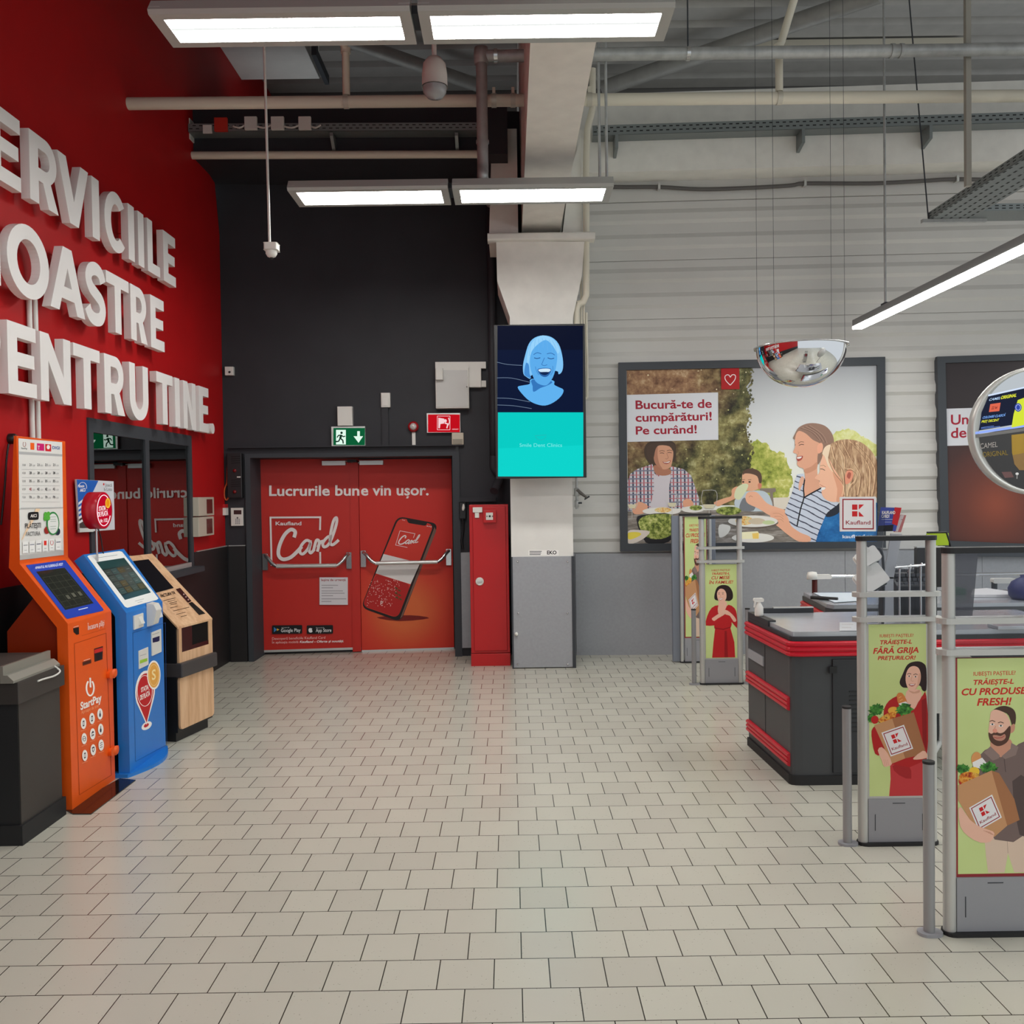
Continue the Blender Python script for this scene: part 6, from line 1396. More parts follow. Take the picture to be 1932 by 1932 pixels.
kc([(1030, 1105), (1085, 1100), (1075, 1128), (1040, 1135)], ink(240, 234, 230), 2); A.line(KC([(1010, 1060), (1050, 1085), (1092, 1100)]), 0.8, ink(176, 96, 84)); A.line(KC([(1018, 860), (1050, 862), (1080, 880)]), 1.1, ink(70, 48, 40)); A.line(KC([(1018, 820), (1060, 812), (1092, 836)]), 0.8, ink(150, 110, 84))
for p in ([(1120, 560), (1110, 700), (1180, 880), (1280, 1010), (1320, 1100), (1300, 1210)], [(1160, 560), (1200, 720), (1290, 850), (1320, 980), (1330, 1200)], [(1220, 520), (1330, 700), (1340, 850), (1420, 860), (1480, 930), (1470, 1010), (1390, 1100), (1370, 1210)], [(1300, 510), (1400, 700), (1520, 900), (1530, 1020), (1500, 1200)], [(1400, 500), (1560, 680), (1660, 880), (1650, 1210)], [(1480, 520), (1640, 700), (1730, 900), (1690, 1210)]):
    A.line(KC(p), 1.3, ink(214, 184, 148), 4); A.line(KC([(x + 16, y + 20) for x, y in p]), 0.9, ink(128, 92, 68), 4)
kc([(1045, 660), (1080, 575), (1150, 545), (1140, 620), (1120, 760), (1180, 900), (1120, 820), (1075, 700)], ink(220, 196, 170))
# table ware and food
GRN = mottle('printed_salad', [(60, 72, 30), (112, 128, 54), (168, 178, 96), (206, 206, 140)], 26, 4); FOOD = mottle('printed_food', [(196, 90, 56), (222, 176, 96), (236, 214, 160), (150, 160, 80)], 30, 4)
PLT = ink(228, 226, 220)
A.disc(*KA([(400, 1168)])[0], 36, 7, PLT, 26); A.disc(*KA([(410, 1160)])[0], 16, 5, FOOD, 18); A.disc(*KA([(600, 1156)])[0], 22, 6, PLT, 20); A.disc(*KA([(620, 1146)])[0], 12, 5, GRN, 18); A.disc(*KA([(830, 1165)])[0], 24, 8, GRN, 20)
ka([(240, 1220), (300, 1190), (470, 1190), (480, 1320), (420, 1372), (300, 1368)], ink(34, 34, 38)); ka([(252, 1240), (300, 1196), (400, 1186), (475, 1200), (478, 1300), (400, 1345), (300, 1330)], GRN)
ka([(186, 1296), (250, 1288), (325, 1298), (290, 1340), (230, 1372), (187, 1372)], ink(216, 206, 196)); ka([(188, 1306), (250, 1302), (270, 1318), (220, 1344), (188, 1346)], ink(206, 190, 70))
A.disc(*KA([(985, 1240)])[0], 48, 11, ink(110, 98, 88), 30); A.disc(*KA([(985, 1232)])[0], 47, 11, PLT, 30); A.disc(*KA([(930, 1228)])[0], 17, 8.5, FOOD, 20); A.disc(*KA([(1010, 1232)])[0], 16, 6, ink(206, 192, 168), 18); A.disc(*KA([(1085, 1240)])[0], 12, 4, ink(196, 210, 160), 16)
A.disc(*KA([(985, 1338)])[0], 40, 9, PLT, 28); ka([(908, 1302), (1016, 1296), (1026, 1312), (1022, 1344), (908, 1346)], ink(226, 214, 180), 0); ka([(980, 1310), (1022, 1306), (1022, 1344), (985, 1344)], ink(228, 186, 96), 0)
ka([(770, 1255), (838, 1262), (832, 1300), (800, 1330), (768, 1330)], PLT)
GLS = ink(206, 204, 200)
for x, w, y0_, y1_ in ((705, 50, 1036, 1150), (212, 36, 1050, 1150), (468, 36, 1058, 1140)):
    A.line(KA([(x - w * 0.8, y0_), (x - w, y0_ + 60), (x - w * 0.6, y1_), (x, y1_ + 10), (x + w * 0.6, y1_), (x + w, y0_ + 60), (x + w * 0.8, y0_), (x - w * 0.8, y0_)]), 0.7, GLS, 3); A.line(KA([(x, y1_ + 8), (x, y1_ + 60)]), 0.9, GLS)
    ka([(x - w * 0.8, y1_ - 26), (x + w * 0.8, y1_ - 26), (x + w * 0.5, y1_), (x - w * 0.5, y1_)], ink(214, 208, 178), 0)
# lettering panel, heart tab, address
A.poly(KA([(177, 424), (762, 408), (764, 711), (180, 725)]), ink(214, 216, 222)); TR_ = ink(156, 26, 48)
for s_, c0_, c1_, ct_ in (('Bucură-te de', (318, 494), (1090, 480), (316, 406)), ('cumpărături!', (318, 622), (1090, 606), (316, 536)), ('Pe curând!', (320, 752), (938, 738), (318, 668))):
    p = KB([c0_, c1_, ct_]); A.text(s_, p[0], p[1], p[2], TR_, 0.022, 0, 4)
A.poly(KA([(781, 252), (897, 249), (899, 387), (783, 389)]), ink(172, 26, 30))
A.line(KA([(840, 362), (812, 332), (806, 308), (818, 296), (832, 298), (840, 310), (850, 297), (866, 295), (874, 308), (866, 332), (840, 362)]), 1.5, ink(232, 222, 222), 4)
p = KA([(1558, 1341), (1752, 1337), (1558, 1320)]); A.text('kaufland.ro', p[0], p[1], p[2], ink(226, 232, 238), 0.02)
A.build('print', t_)
ink = ink_plain
# second framed poster, running out of the picture at the right
KD = crop(4.83, 1580, 640)
dx = RW.at(*KD([(910, 158)])[0]); 
def rwpx(u, z): return None
t_, _ = framed('framed_poster', 'dark brown framed poster partly seen at the right edge behind the round sign', KD([(910, 158), (2650, 100), (2660, 1990), (945, 1980)]), KD([(985, 216), (2580, 165), (2590, 1900), (1020, 1836)]), 'poster')
GLOW = ramp_print('printed_glow', 0, 0.0, 1.0, [(0.0, (138, 70, 52)), (0.3, (104, 56, 46)), (0.65, (70, 46, 44)), (1.0, (50, 42, 44))], origin=(-0.38, 0.0, 0.55))
A = Art(RW, base=0.05); A.poly(KD([(985, 216), (2580, 165), (2590, 1900), (1020, 1836)]), GLOW)
A.poly(KD([(985, 634), (1500, 618), (1502, 960), (986, 972)]), ink(206, 206, 212))
for s_, c0_, c1_, ct_ in (('Un', (1034, 780), (1194, 775), (1034, 688)), ('de', (1034, 902), (1176, 896), (1034, 808))):
    p = KD([c0_, c1_, ct_]); A.text(s_, p[0], p[1], p[2], TR_, 0.018, 0, 4)
A.build('print', t_)
# ================================================================ checkouts
M_CK = mat((66, 68, 71), rough=0.45, noise=0.05, scale=6); M_CKD = mat((44, 46, 50), rough=0.45, noise=0.05, scale=6); M_RAIL = mat((200, 22, 44), rough=0.32, spec=0.5)
M_TOP = mat((188, 192, 198), rough=0.2, metal=0.4, noise=0.04, scale=8)
t_ = thing('checkout_counter', 'dark grey checkout counter with red ribbed bumpers and steel top, nearest one', 'checkout', (2.4, 5.6, 0))
pa_, pb_ = onZ(1411, 1157, 0.895), onZ(1493, 1198, 0.88)
sd_ = Vector((pb_.x - pa_.x, pb_.y - pa_.y, 0)).normalized(); cr_ = 0.06
FRONT = [(pa_.x, pa_.y), (pa_.x + (pb_.x - pa_.x) * 0.5, pa_.y + (pb_.y - pa_.y) * 0.5)] + smooth_path([(pb_.x - sd_.x * cr_, pb_.y - sd_.y * cr_), (pb_.x + 0.004, pb_.y + 0.012), (pb_.x + cr_, pb_.y)], 3)
BKY = pa_.y
def plan(x1, back, o=0.0, front=FRONT, dx=0.0, dy=0.0):
    n = len(front); L = []
    for i, (x, y) in enumerate(front):
        a, c = front[max(i - 1, 0)], front[min(i + 1, n - 1)]
        tx_, ty_ = c[0] - a[0], c[1] - a[1]; l = math.hypot(tx_, ty_)
        L.append((x + ty_ / l * o + dx, y - tx_ / l * o + dy))
    return L + [(x1 + dx, front[-1][1] - o + dy), (x1 + dx, back + dy)]
def slab(lp, z0, z1, mt): return G().prism([(x, y, z0) for x, y in lp], (0, 0, z1 - z0), mt)
slab(plan(2.42, BKY), 0.05, 0.85, M_CK).build('counter_body', t_)
slab(plan(2.42, BKY, 0.012), 0.0, 0.055, M_RUB).build('plinth', t_)
slab(plan(3.4, BKY, 0.002), 0.845, 0.868, M_CKD).build('top_trim', t_, bevel=0.003)
slab(plan(3.4, BKY, -0.012), 0.868, 0.895, M_TOP).build('steel_top', t_, bevel=0.004)
def bumper(lp, z0, n, h, parent, name='bumper', thick=0.02):
    """ribbed plastic bumper following a line in plan"""
    g = G()
    P = [(Vector((x, y, 0))) for x, y in lp]
    prof = [(0.0, z0)]
    for k in range(n):
        a = z0 + k * h
        prof += [(thick * 0.55, a + h * 0.06), (thick, a + h * 0.25), (thick, a + h * 0.7), (thick * 0.55, a + h * 0.94)]
    prof.append((0.0, z0 + n * h)); vs = []; m_ = len(prof)
    for i, p in enumerate(P):
        d = (P[min(i + 1, len(P) - 1)] - P[max(i - 1, 0)]).normalized(); nn = Vector((d.y, -d.x, 0))
        vs += [p + nn * o + Vector((0, 0, z)) for o, z in prof]
    fs = [(i * m_ + k, (i + 1) * m_ + k, (i + 1) * m_ + k + 1, i * m_ + k + 1) for i in range(len(P) - 1) for k in range(m_ - 1)]
    g.add(vs, fs, M_RAIL); g.add(vs[:m_], [tuple(range(m_))], M_RAIL); g.add(vs[-m_:], [tuple(range(m_))], M_RAIL)
    return g.build(name, parent)
bumper(plan(3.4, BKY, 0.004)[:-1], 0.752, 3, 0.030, t_)
side = [FRONT[0], FRONT[1], (pb_.x - sd_.x * 0.03, pb_.y - sd_.y * 0.03)]
bumper(side, 0.43, 3, 0.026, t_); bumper(side, 0.10, 3, 0.026, t_)
pn = G().box(1.86, 2.40, pb_.y - 0.012, pb_.y + 0.002, 0.07, 0.735, M_CKD).build('service_panel', t_, bevel=0.003)
g = G()
for k in range(10): g.box(1.955, 2.22, pb_.y - 0.016, pb_.y - 0.011, 0.31 + 0.026 * k, 0.316 + 0.026 * k, M_BLK)
g.build('vent_slots', pn)
p = onY(1572, 1264, pb_.y - 0.02); G().box(p.x - 0.022, p.x + 0.022, pb_.y - 0.022, pb_.y - 0.012, p.z - 0.02, p.z + 0.02, M_BLK).build('latch', pn)
def onside(f, o): return Vector((FRONT[0][0] + (pb_.x - FRONT[0][0]) * f + sd_.y * o, FRONT[0][1] + (pb_.y - FRONT[0][1]) * f - sd_.x * o, 0))
G().prism([onside(0.03, 0.008) + Vector((0, 0, 0.60)), onside(0.40, 0.008) + Vector((0, 0, 0.60)), onside(0.40, 0.008) + Vector((0, 0, 0.66)), onside(0.03, 0.008) + Vector((0, 0, 0.66))], Vector((-sd_.y, sd_.x, 0)) * 0.012, M_GREY).build('side_plate', t_)
G().prism([onside(0.42, 0.002) + Vector((0, 0, 0.08)), onside(0.425, 0.002) + Vector((0, 0, 0.08)), onside(0.425, 0.002) + Vector((0, 0, 0.74)), onside(0.42, 0.002) + Vector((0, 0, 0.74))], Vector((-sd_.y, sd_.x, 0)) * 0.005, M_BLK).build('panel_joint', t_)
G().box(1.66, 2.03, BKY - 0.02, BKY + 0.005, 0.868, 0.928, M_CKD).box(1.76, 2.03, BKY - 0.024, BKY + 0.007, 0.928, 0.935, M_ALU).build('back_rail', t_)
G().prism([onside(0.0, 0.0) + Vector((0, 0, 0.868)), onside(0.5, 0.0) + Vector((0, 0, 0.868)), onside(0.5, -0.05) + Vector((0, 0, 0.868)), onside(0.0, -0.05) + Vector((0, 0, 0.868))], (0, 0, 0.037), M_CKD).build('corner_trim', t_)
# spray bottle on the corner
sp_ = onZ(1432, 1162, 0.906)
t_ = thing('spray_bottle', 'white spray bottle standing on the far left corner of the nearest checkout', 'spray bottle', (sp_.x, sp_.y, 0.906))
sx, sy = sp_.x, sp_.y
G().lathe([(0.0, 0.0), (0.026, 0.0), (0.028, 0.01), (0.028, 0.055), (0.018, 0.075), (0.012, 0.085), (0.012, 0.095)], (sx, sy, 0.906), M_WHITE, 18).build('bottle', t_)
G().rbox(sx - 0.035, sx + 0.03, sy - 0.012, sy + 0.012, 0.998, 1.022, M_WHITE, r=0.008, axis='y').prism([(sx - 0.03, sy - 0.006, 1.0), (sx - 0.018, sy - 0.006, 1.0), (sx - 0.026, sy - 0.006, 0.965), (sx - 0.034, sy - 0.006, 0.962)], (0, 0.012, 0), M_WHITE).tube([(sx, sy, 0.99), (sx, sy, 1.0)], 0.013, M_WHITE, 14).build('trigger_head', t_)
# price label holder and dark conveyor belt on the top
A = Art(Plane((0, 0, 0.897), (0, 0, 1)), base=0.001); t_ = thing('label_card', 'white price card lying on the steel top of the nearest checkout', 'card', onZ(1600, 1183, 0.895))
A.rect(1584, 1174, 1616, 1190, ink(186, 188, 192)); A.line([(1588, 1178), (1610, 1178)], 2, ink(170, 170, 172)); A.line([(1588, 1184), (1606, 1184)], 2, ink(170, 170, 172)); A.build('card', t_)
# ---- second checkout behind
c2a, c2b = onZ(1573, 1142, 0.895), onZ(1523, 1119, 0.895)
F2 = [(c2b.x - 0.02, c2b.y + 0.05), (c2a.x - 0.03, c2a.y + 0.08), (c2a.x, c2a.y), (c2a.x + 0.08, c2a.y)]
t_ = thing('checkout_counter', 'dark checkout counter with red sides behind the nearest one, under the chrome bar', 'checkout', (3.0, c2a.y + 0.3, 0))
bk2 = F2[0][1]
slab(plan(4.1, bk2, 0, F2), 0.05, 0.85, M_CKD).build('counter_body', t_); slab(plan(4.1, bk2, 0.01, F2), 0.0, 0.055, M_RUB).build('plinth', t_)
slab(plan(4.1, bk2, 0.004, F2), 0.835, 0.868, M_CK).build('top_trim', t_, bevel=0.003); slab(plan(4.1, bk2, -0.006, F2), 0.868, 0.895, M_TOP).build('steel_top', t_, bevel=0.003)
bumper(F2[:3], 0.62, 7, 0.030, t_)
pb = onY(1537, 1090, bk2 - 0.03)
t_ = thing('gate_bar', 'chrome gate bar on a dark red post at the corner of the second checkout', 'gate', (pb.x, pb.y, 0.895))
G().tube([(pb.x, pb.y, 0.895), (pb.x, pb.y, pb.z)], 0.022, mat((92, 44, 40), rough=0.25, metal=0.5), 14).build('post', t_)
G().rbox(pb.x - 0.05, pb.x + 0.13, pb.y - 0.025, pb.y + 0.025, pb.z - 0.01, pb.z + 0.026, M_PLAS, r=0.012, axis='y').lathe([(0, 0.05), (0.035, 0.045), (0.042, 0.02), (0.042, -0.012), (0, -0.012)], (pb.x - 0.02, pb.y, pb.z), M_PLAS, 18).build('joint_cover', t_)
G().tube([(pb.x + 0.12, pb.y, pb.z + 0.008), (pb.x + 1.7, pb.y, pb.z + 0.008)], 0.014, M_STEEL, 12).build('bar', t_)
t_ = thing('paper_sheet', 'pale blue papers with a black roll lying on the second checkout', 'paper', onZ(1580, 1130, 0.895))
pp = [onZ(x, y, 0.899) for x, y in ((1535, 1119), (1610, 1119), (1622, 1134), (1574, 1137))]
G().prism(pp, (0, 0, 0.004), mat((206, 216, 226), rough=0.5)).build('sheet', t_)
q = onZ(1560, 1131, 0.90); G().tube([(q.x - 0.10, q.y + 0.06, 0.91), (q.x + 0.06, q.y - 0.06, 0.908)], 0.014, M_BLK, 12).build('roll', t_)
# ---- till equipment of the nearest checkout, seen through the clear antenna panes
def upright(name, label, cat, px0, py0, px1, py1, Y, d, mt, z0=None, bevel=0.006):
    a, c = onY(px0, py1, Y), onY(px1, py0, Y)
    return G().box(a.x, c.x, Y, Y + d, a.z if z0 is None else z0, c.z, mt).build(name, label=label, cat=cat, bevel=bevel)
ly = 5.55
a, c = onY(1585, 1003, ly), onY(1653, 937, ly)
t_ = thing('logo_sign', 'square white sign with red store emblem above the woman with bag antenna', 'sign', ((a.x + c.x) / 2, ly, 0.895))
G().box(a.x, c.x, ly, ly + 0.012, a.z, c.z, M_WHITE).build('board', t_, bevel=0.003)
A = Art(Plane((0, ly, 0), (0, -1, 0)), base=0.001); klogo(A, lambda p: (1585.5 + 67 * p[0], 937.5 + 65 * p[1])); A.build('emblem', t_)
G().prism([(c.x - 0.05, ly + 0.012, c.z - 0.05), (c.x + 0.06, ly + 0.012, c.z - 0.12), (c.x + 0.01, ly + 0.012, 0.895), (c.x - 0.07, ly + 0.012, 0.895)], (0, 0.008, 0), M_ACR).build('holder', t_)
for lb, pts, mt, dk in (('blue and red leaflet leaning beside the square emblem sign', [(1662, 957), (1701, 958), (1690, 1002), (1655, 1003)], mat((50, 66, 160), rough=0.4), 0.0), ('pale red leaflet tucked behind the blue leaflet at the antenna top', [(1699, 971), (1710, 972), (1700, 1004), (1686, 1004)], mat((190, 110, 110), rough=0.4), 0.015)):
    q = [onY(x, y, ly + 0.03 + dk) for x, y in pts]
    t_ = thing('leaflet', lb, 'leaflet', (q[3] + q[2]) / 2)
    G().prism([tuple(p) for p in q], (0, 0.004, 0), mt).build('sheet', t_)
    A = Art(Plane((0, ly + 0.03 + dk, 0), (0, -1, 0)), base=0.001)
    if dk == 0.0:
        A.poly([(1688, 957), (1701, 958), (1693, 992), (1683, 988)], ink(190, 34, 44)); A.poly([(1657, 992), (1686, 990), (1684, 1002), (1655, 1003)], ink(24, 24, 30))
        A.text('KAUFLAND', (1664, 970), (1689, 970), (1664, 964), W_, 0.03); A.text('CARD!', (1663, 977), (1678, 977), (1663, 971), W_, 0.03); A.line([(1663, 980), (1684, 980)], 0.8, ink(200, 206, 230)); A.line([(1669, 985), (1682, 985)], 0.7, ink(180, 188, 220))
    else: A.poly([(1699, 972), (1706, 972), (1694, 1003), (1688, 1003)], ink(206, 190, 190)); A.line([(1700, 980), (1704, 981)], 1, ink(150, 90, 90))
    A.build('leaflet_print', t_)
# clear holder strip below the leaflets
q = [onY(x, y, ly + 0.06) for x, y in ((1681, 1007), (1702, 1007), (1686, 1092), (1667, 1092))]
G().prism([tuple(p) for p in q], (0, 0.012, 0), mat((186, 188, 194), rough=0.3)).box(q[3].x, q[2].x, ly + 0.06, ly + 0.072, 0.895, q[3].z + 0.01, mat((186, 188, 194), rough=0.3)).build('leaflet_holder', label='pale slanting holder strip below the leaflets behind the clear antenna pane', cat='holder')
# two card terminals on a curved arm
def terminal(px, py, w, h, rot, lb):
    c_ = onY(px, py, 5.45); t = thing('card_terminal', lb, 'card terminal', (c_.x, c_.y, c_.z)); 
    R = Matrix.Rotation(rot, 4, 'Y') @ Matrix.Rotation(-0.35, 4, 'X'); M_ = Matrix.Translation(c_) @ R
    g = G().rbox(-w / 2, w / 2, -0.025, 0.025, -h / 2, h / 2, mat((226, 226, 222), rough=0.4), r=0.012, axis='y'); g.v = [M_ @ v for v in g.v]; g.build('terminal_body', t, bevel=0.004)
    g = G().box(-w / 2 + 0.015, w / 2 - 0.015, 0.025, 0.045, -h / 2 - 0.012, -h / 2 + 0.03, M_CKD); g.v = [M_ @ v for v in g.v]; g.build('terminal_foot', t)
    g = G().rbox(-w * 0.2, w * 0.2, -0.03, 0.0, h / 2 - 0.02, h / 2 + 0.014, mat((216, 216, 212), rough=0.4), r=0.008, axis='y'); g.v = [M_ @ v for v in g.v]; g.build('printer_lid', t, bevel=0.003)
    return c_
ca = terminal(1636, 1052, 0.135, 0.085, -0.50, 'upper white card terminal behind the clear pane of the woman with bag antenna')
cb_ = terminal(1643, 1092, 0.165, 0.125, -0.55, 'lower larger white card terminal behind the clear pane of the woman with bag antenna')
G().tube(smooth_path([(cb_.x + 0.10, 5.52, 0.895), (cb_.x + 0.11, 5.53, 1.02), (ca.x + 0.13, 5.53, ca.z - 0.03), (ca.x + 0.10, 5.52, ca.z + 0.05), (ca.x + 0.03, 5.50, ca.z + 0.03)], 5), 0.008, M_FRAME, 10).build('terminal_stand', label='thin dark curved arm carrying the two white card terminals', cat='stand')
# cash desk box, register, monitor
e_ = onZ(1700, 1140, 0.895)
t_ = thing('cash_register', 'black cash register with steel lid behind the clear pane of the woman with bag antenna', 'cash register', (2.62, 5.75, 0.895))
ra, rb = onY(1692, 1118, 5.62), onY(1762, 1082, 5.62)
G().prism([(ra.x, 5.62, 0.895), (ra.x, 5.62, ra.z + 0.04), (ra.x, 5.72, rb.z), (ra.x, 5.90, rb.z), (ra.x, 5.90, 0.895)], (rb.x - ra.x, 0, 0), mat((30, 32, 38), rough=0.4, spec=0.3)).build('register_body', t_, bevel=0.006)
g = G()
for r in range(4):
    for k in range(6): g.box(ra.x + 0.02 + k * 0.032, ra.x + 0.044 + k * 0.032, 5.63 + r * 0.022, 5.645 + r * 0.022, ra.z + 0.042 + r * 0.026, ra.z + 0.06 + r * 0.026, mat((66, 68, 76), rough=0.4))
g.build('keys', t_)
G().prism([(ra.x - 0.01, 5.74, rb.z), (ra.x + 0.06, 5.74, rb.z), (ra.x + 0.045, 5.74, rb.z + 0.10), (ra.x + 0.015, 5.74, rb.z + 0.10)], (0, 0.05, 0), M_STEEL).build('printer_arm', t_)
G().tube([(ra.x + 0.10, 5.70, rb.z), (ra.x + 0.13, 5.66, rb.z + 0.05), (ra.x + 0.20, 5.64, rb.z + 0.055)], 0.007, M_STEEL, 8).build('handle', t_)
bx0 = onY(1700, 1100, 5.60); 
t_ = thing('bag_rack', 'shiny metal bag rack standing before the cash register behind the clear pane', 'rack', (bx0.x, 5.58, 0.895))
for k, px in enumerate((1697, 1716, 1737)):
    q = onY(px, 1078 - 3 * k, 5.58); G().tube(smooth_path([(q.x, 5.58, 0.895), (q.x, 5.58, q.z), (q.x + 0.015, 5.575, q.z + 0.02), (q.x + 0.05, 5.57, q.z + 0.022)], 4), [0.007] * 13, M_STEEL, 8).build('hook', t_)
qa, qb = onY(1688, 1071, 5.57), onY(1752, 1066, 5.57); G().tube([tuple(qa), tuple(qb)], 0.006, M_STEEL, 8).build('cross_bar', t_)
ma, mb = onY(1748, 1108, 5.68), onY(1783, 1033, 5.68)
t_ = thing('till_monitor', 'black till monitor seen between the two nearest antennas', 'monitor', ((ma.x + mb.x) / 2, 5.7, 0.895))
G().rbox(ma.x - 0.06, mb.x, 5.68, 5.72, ma.z, mb.z, mat((30, 26, 26), rough=0.3), r=0.01, axis='y').box(ma.x - 0.06, mb.x, 5.678, 5.722, mb.z, mb.z + 0.008, M_ALU).build('monitor_body', t_)
G().tube([((ma.x + mb.x) / 2, 5.71, 0.895), ((ma.x + mb.x) / 2, 5.71, ma.z + 0.02)], 0.02, M_BLK, 10).build('monitor_foot', t_)
la, lb_ = onY(1764, 1029, 5.9), onY(1790, 1006, 5.9)
t_ = thing('lime_sign', 'small lime green sign with black frame between the two nearest antennas', 'sign', ((la.x + lb_.x) / 2, 5.92, 0.895))
G().box(la.x - 0.05, lb_.x, 5.9, 5.915, la.z, lb_.z, mat((176, 206, 30), rough=0.4)).build('panel', t_)
G().tube([(lb_.x - 0.015, 5.905, lb_.z + 0.006), (lb_.x + 0.012, 5.905, la.z), (lb_.x + 0.016, 5.905, 0.895)], 0.008, M_BLK, 8).tube([(la.x - 0.05, 5.905, lb_.z + 0.006), (lb_.x - 0.01, 5.905, lb_.z + 0.006)], 0.007, M_BLK, 8).build('sign_frame', t_)
t_ = thing('screen_guard', 'smoked glass guard panel behind the clear pane of the nearest antenna', 'guard panel', (onY(1822, 1090, 5.7).x, 5.7, 0.895))
ga, gb = onY(1792, 1140, 5.7), onY(1846, 1036, 5.7)
gm, nt, b = nodes('smoked_glass'); b.inputs['Base Color'].default_value = (0.08, 0.08, 0.095, 1); b.inputs['Roughness'].default_value = 0.08; b.inputs['Alpha'].default_value = 0.62
G().prism([(ga.x, 5.7, 0.9), (gb.x - 0.04, 5.7, 0.9), (gb.x, 5.7, gb.z), (ga.x, 5.7, gb.z)], (0, 0.008, 0), gm).build('panel', t_)
G().box(ga.x - 0.02, gb.x + 0.0, 5.685, 5.725, 0.895, 0.905, M_BLK).build('foot', t_)
q = onZ(1811, 1123, 0.895); G().box(q.x - 0.05, q.x + 0.05, q.y, q.y + 0.14, 0.895, 0.945, mat((40, 130, 80), rough=0.4)).build('green_box', label='small green box lying on the second checkout behind the nearest antenna pane', cat='box', bevel=0.004)
t_ = thing('paper_sheet', 'crumpled white paper lying on the second checkout behind the nearest antenna pane', 'paper', onZ(1880, 1122, 0.895))
q = [onZ(x, y, 0.897) for x, y in ((1836, 1116), (1862, 1114), (1895, 1119), (1929, 1126), (1880, 1127), (1832, 1127))]
G().prism([tuple(p) for p in q], (0, 0, 0.02), mat((222, 220, 222), rough=0.5)).build('sheet', t_)
ba = onY(1876, 1098, 7.32)
t_ = thing('gate_bar', 'chrome gate bar with white joint at the right edge behind the nearest antenna', 'gate', (ba.x, 7.32, 0))
G().tube([(ba.x, 7.32, 0.0), (ba.x, 7.32, ba.z)], 0.022, M_FRAME, 12).build('post', t_)
G().rbox(ba.x - 0.02, ba.x + 0.16, 7.29, 7.35, ba.z - 0.01, ba.z + 0.03, M_PLAS, r=0.012, axis='y').build('joint_cover', t_)
G().tube([(ba.x + 0.15, 7.32, ba.z + 0.01), (ba.x + 0.9, 7.32, ba.z + 0.01)], 0.014, M_STEEL, 12).build('bar', t_)
va = onY(1934, 1140, 6.6)
G().lathe([(0.0, 0.0), (0.085, 0.0), (0.11, 0.03), (0.115, 0.08), (0.09, 0.13), (0.05, 0.155), (0.03, 0.165), (0.035, 0.18), (0.0, 0.175)], (va.x, 6.6, 0.895), mat((36, 40, 92), rough=0.5, noise=0.15, scale=20), 20).build('blue_bag', label='dark blue bag at the right photo edge on the second checkout', cat='bag')
G().box(onY(1876, 1190, 5.25).x, 3.1, 5.21, 5.33, 0.895, onY(1880, 1180, 5.25).z, M_TOP).build('scanner_plate', label='flat steel scanner housing on the counter behind the nearest antenna', cat='scanner', bevel=0.004)
# cashier chair in the gap
t_ = thing('cashier_chair', 'white and black cashier chair glimpsed between the two nearest antennas', 'chair', (2.72, 5.72, 0))
G().rbox(2.52, 2.92, 5.52, 5.92, 0.46, 0.53, mat((60, 60, 62), rough=0.6), r=0.05, axis='z').build('seat', t_, bevel=0.02)
G().rbox(2.53, 2.80, 5.46, 5.50, 0.36, 0.70, M_PLAS, r=0.05, axis='y').build('backrest', t_, bevel=0.01)
G().tube([(2.72, 5.72, 0.08), (2.72, 5.72, 0.47)], 0.025, M_STEEL, 12).build('column', t_)
for k in range(5):
    an = 2 * math.pi * k / 5 + 0.3
    G().tube([(2.72, 5.72, 0.10), (2.72 + 0.28 * math.cos(an), 5.72 + 0.28 * math.sin(an), 0.065)], 0.02, M_PLAS, 8).lathe([(0, 0.0), (0.028, 0.005), (0.03, 0.03), (0.025, 0.06), (0, 0.065)], (2.72 + 0.28 * math.cos(an), 5.72 + 0.28 * math.sin(an), 0.0), M_BLK, 12).build('leg', t_)
# ================================================================ round cigarette sign at the right edge
RY = 5.0; rc = onY(1962, 812, RY); rr = 122 / FPX * RY
t_ = thing('round_display', 'big round lit advertising sign cut by the right photo edge', 'sign', (rc.x, RY, 0.895))
SN = Vector((-0.16, -1, 0)).normalized()
G().lathe([(0, -0.10), (rr - 0.03, -0.10), (rr, -0.06), (rr, 0.0), (rr - 0.008, 0.008), (rr - 0.020, 0.008), (rr - 0.022, 0.0), (0, 0.0)], rc, M_ALUB, 64, SN).build('drum', t_)
G().tube([(rc.x + 0.02, RY + 0.05, 0.895), (rc.x + 0.02, RY + 0.05, rc.z - rr + 0.02)], 0.025, M_ALUB, 14).build('pole', t_)
A = Art(Plane(rc, SN), base=0.002); K = crop(6.4375, 1740, 660)
def half(a0, a1, k, mt):
    pts = [(1962 + (122 * k) * math.cos(math.radians(a)), 812 + (122 * k) * math.sin(math.radians(a))) for a in range(a0, a1 + 1, 5)]; A.poly(pts, mt)
ED = lambda c, s=0.9: lit(c, s, 'lit_print')
half(176, 341, 0.94, ED((206, 214, 220), 0.8)); half(-19, 176, 0.94, mat((52, 50, 50), rough=0.25))
A.poly(K([(808, 555), (1900, 300), (2000, 760), (688, 980), (720, 760)]), ED((34, 40, 62), 0.8)); A.line(K([(800, 556), (1900, 310)]), 3.0, ED((214, 230, 255), 1.0)); A.line(K([(640, 1012), (2100, 800)]), 4.4, ED((150, 176, 250), 1.0)); A.line(K([(640, 1050), (2100, 850)]), 6.0, mat((120, 118, 116), rough=0.3))
A.text('CAMEL', *K([(806, 622), (944, 600), (824, 590)]), ED((190, 220, 255), 1.0), 0.012); A.text('ORIGINAL', *K([(950, 602), (1140, 570), (964, 560)]), ED((236, 240, 60), 1.0), 0.03)
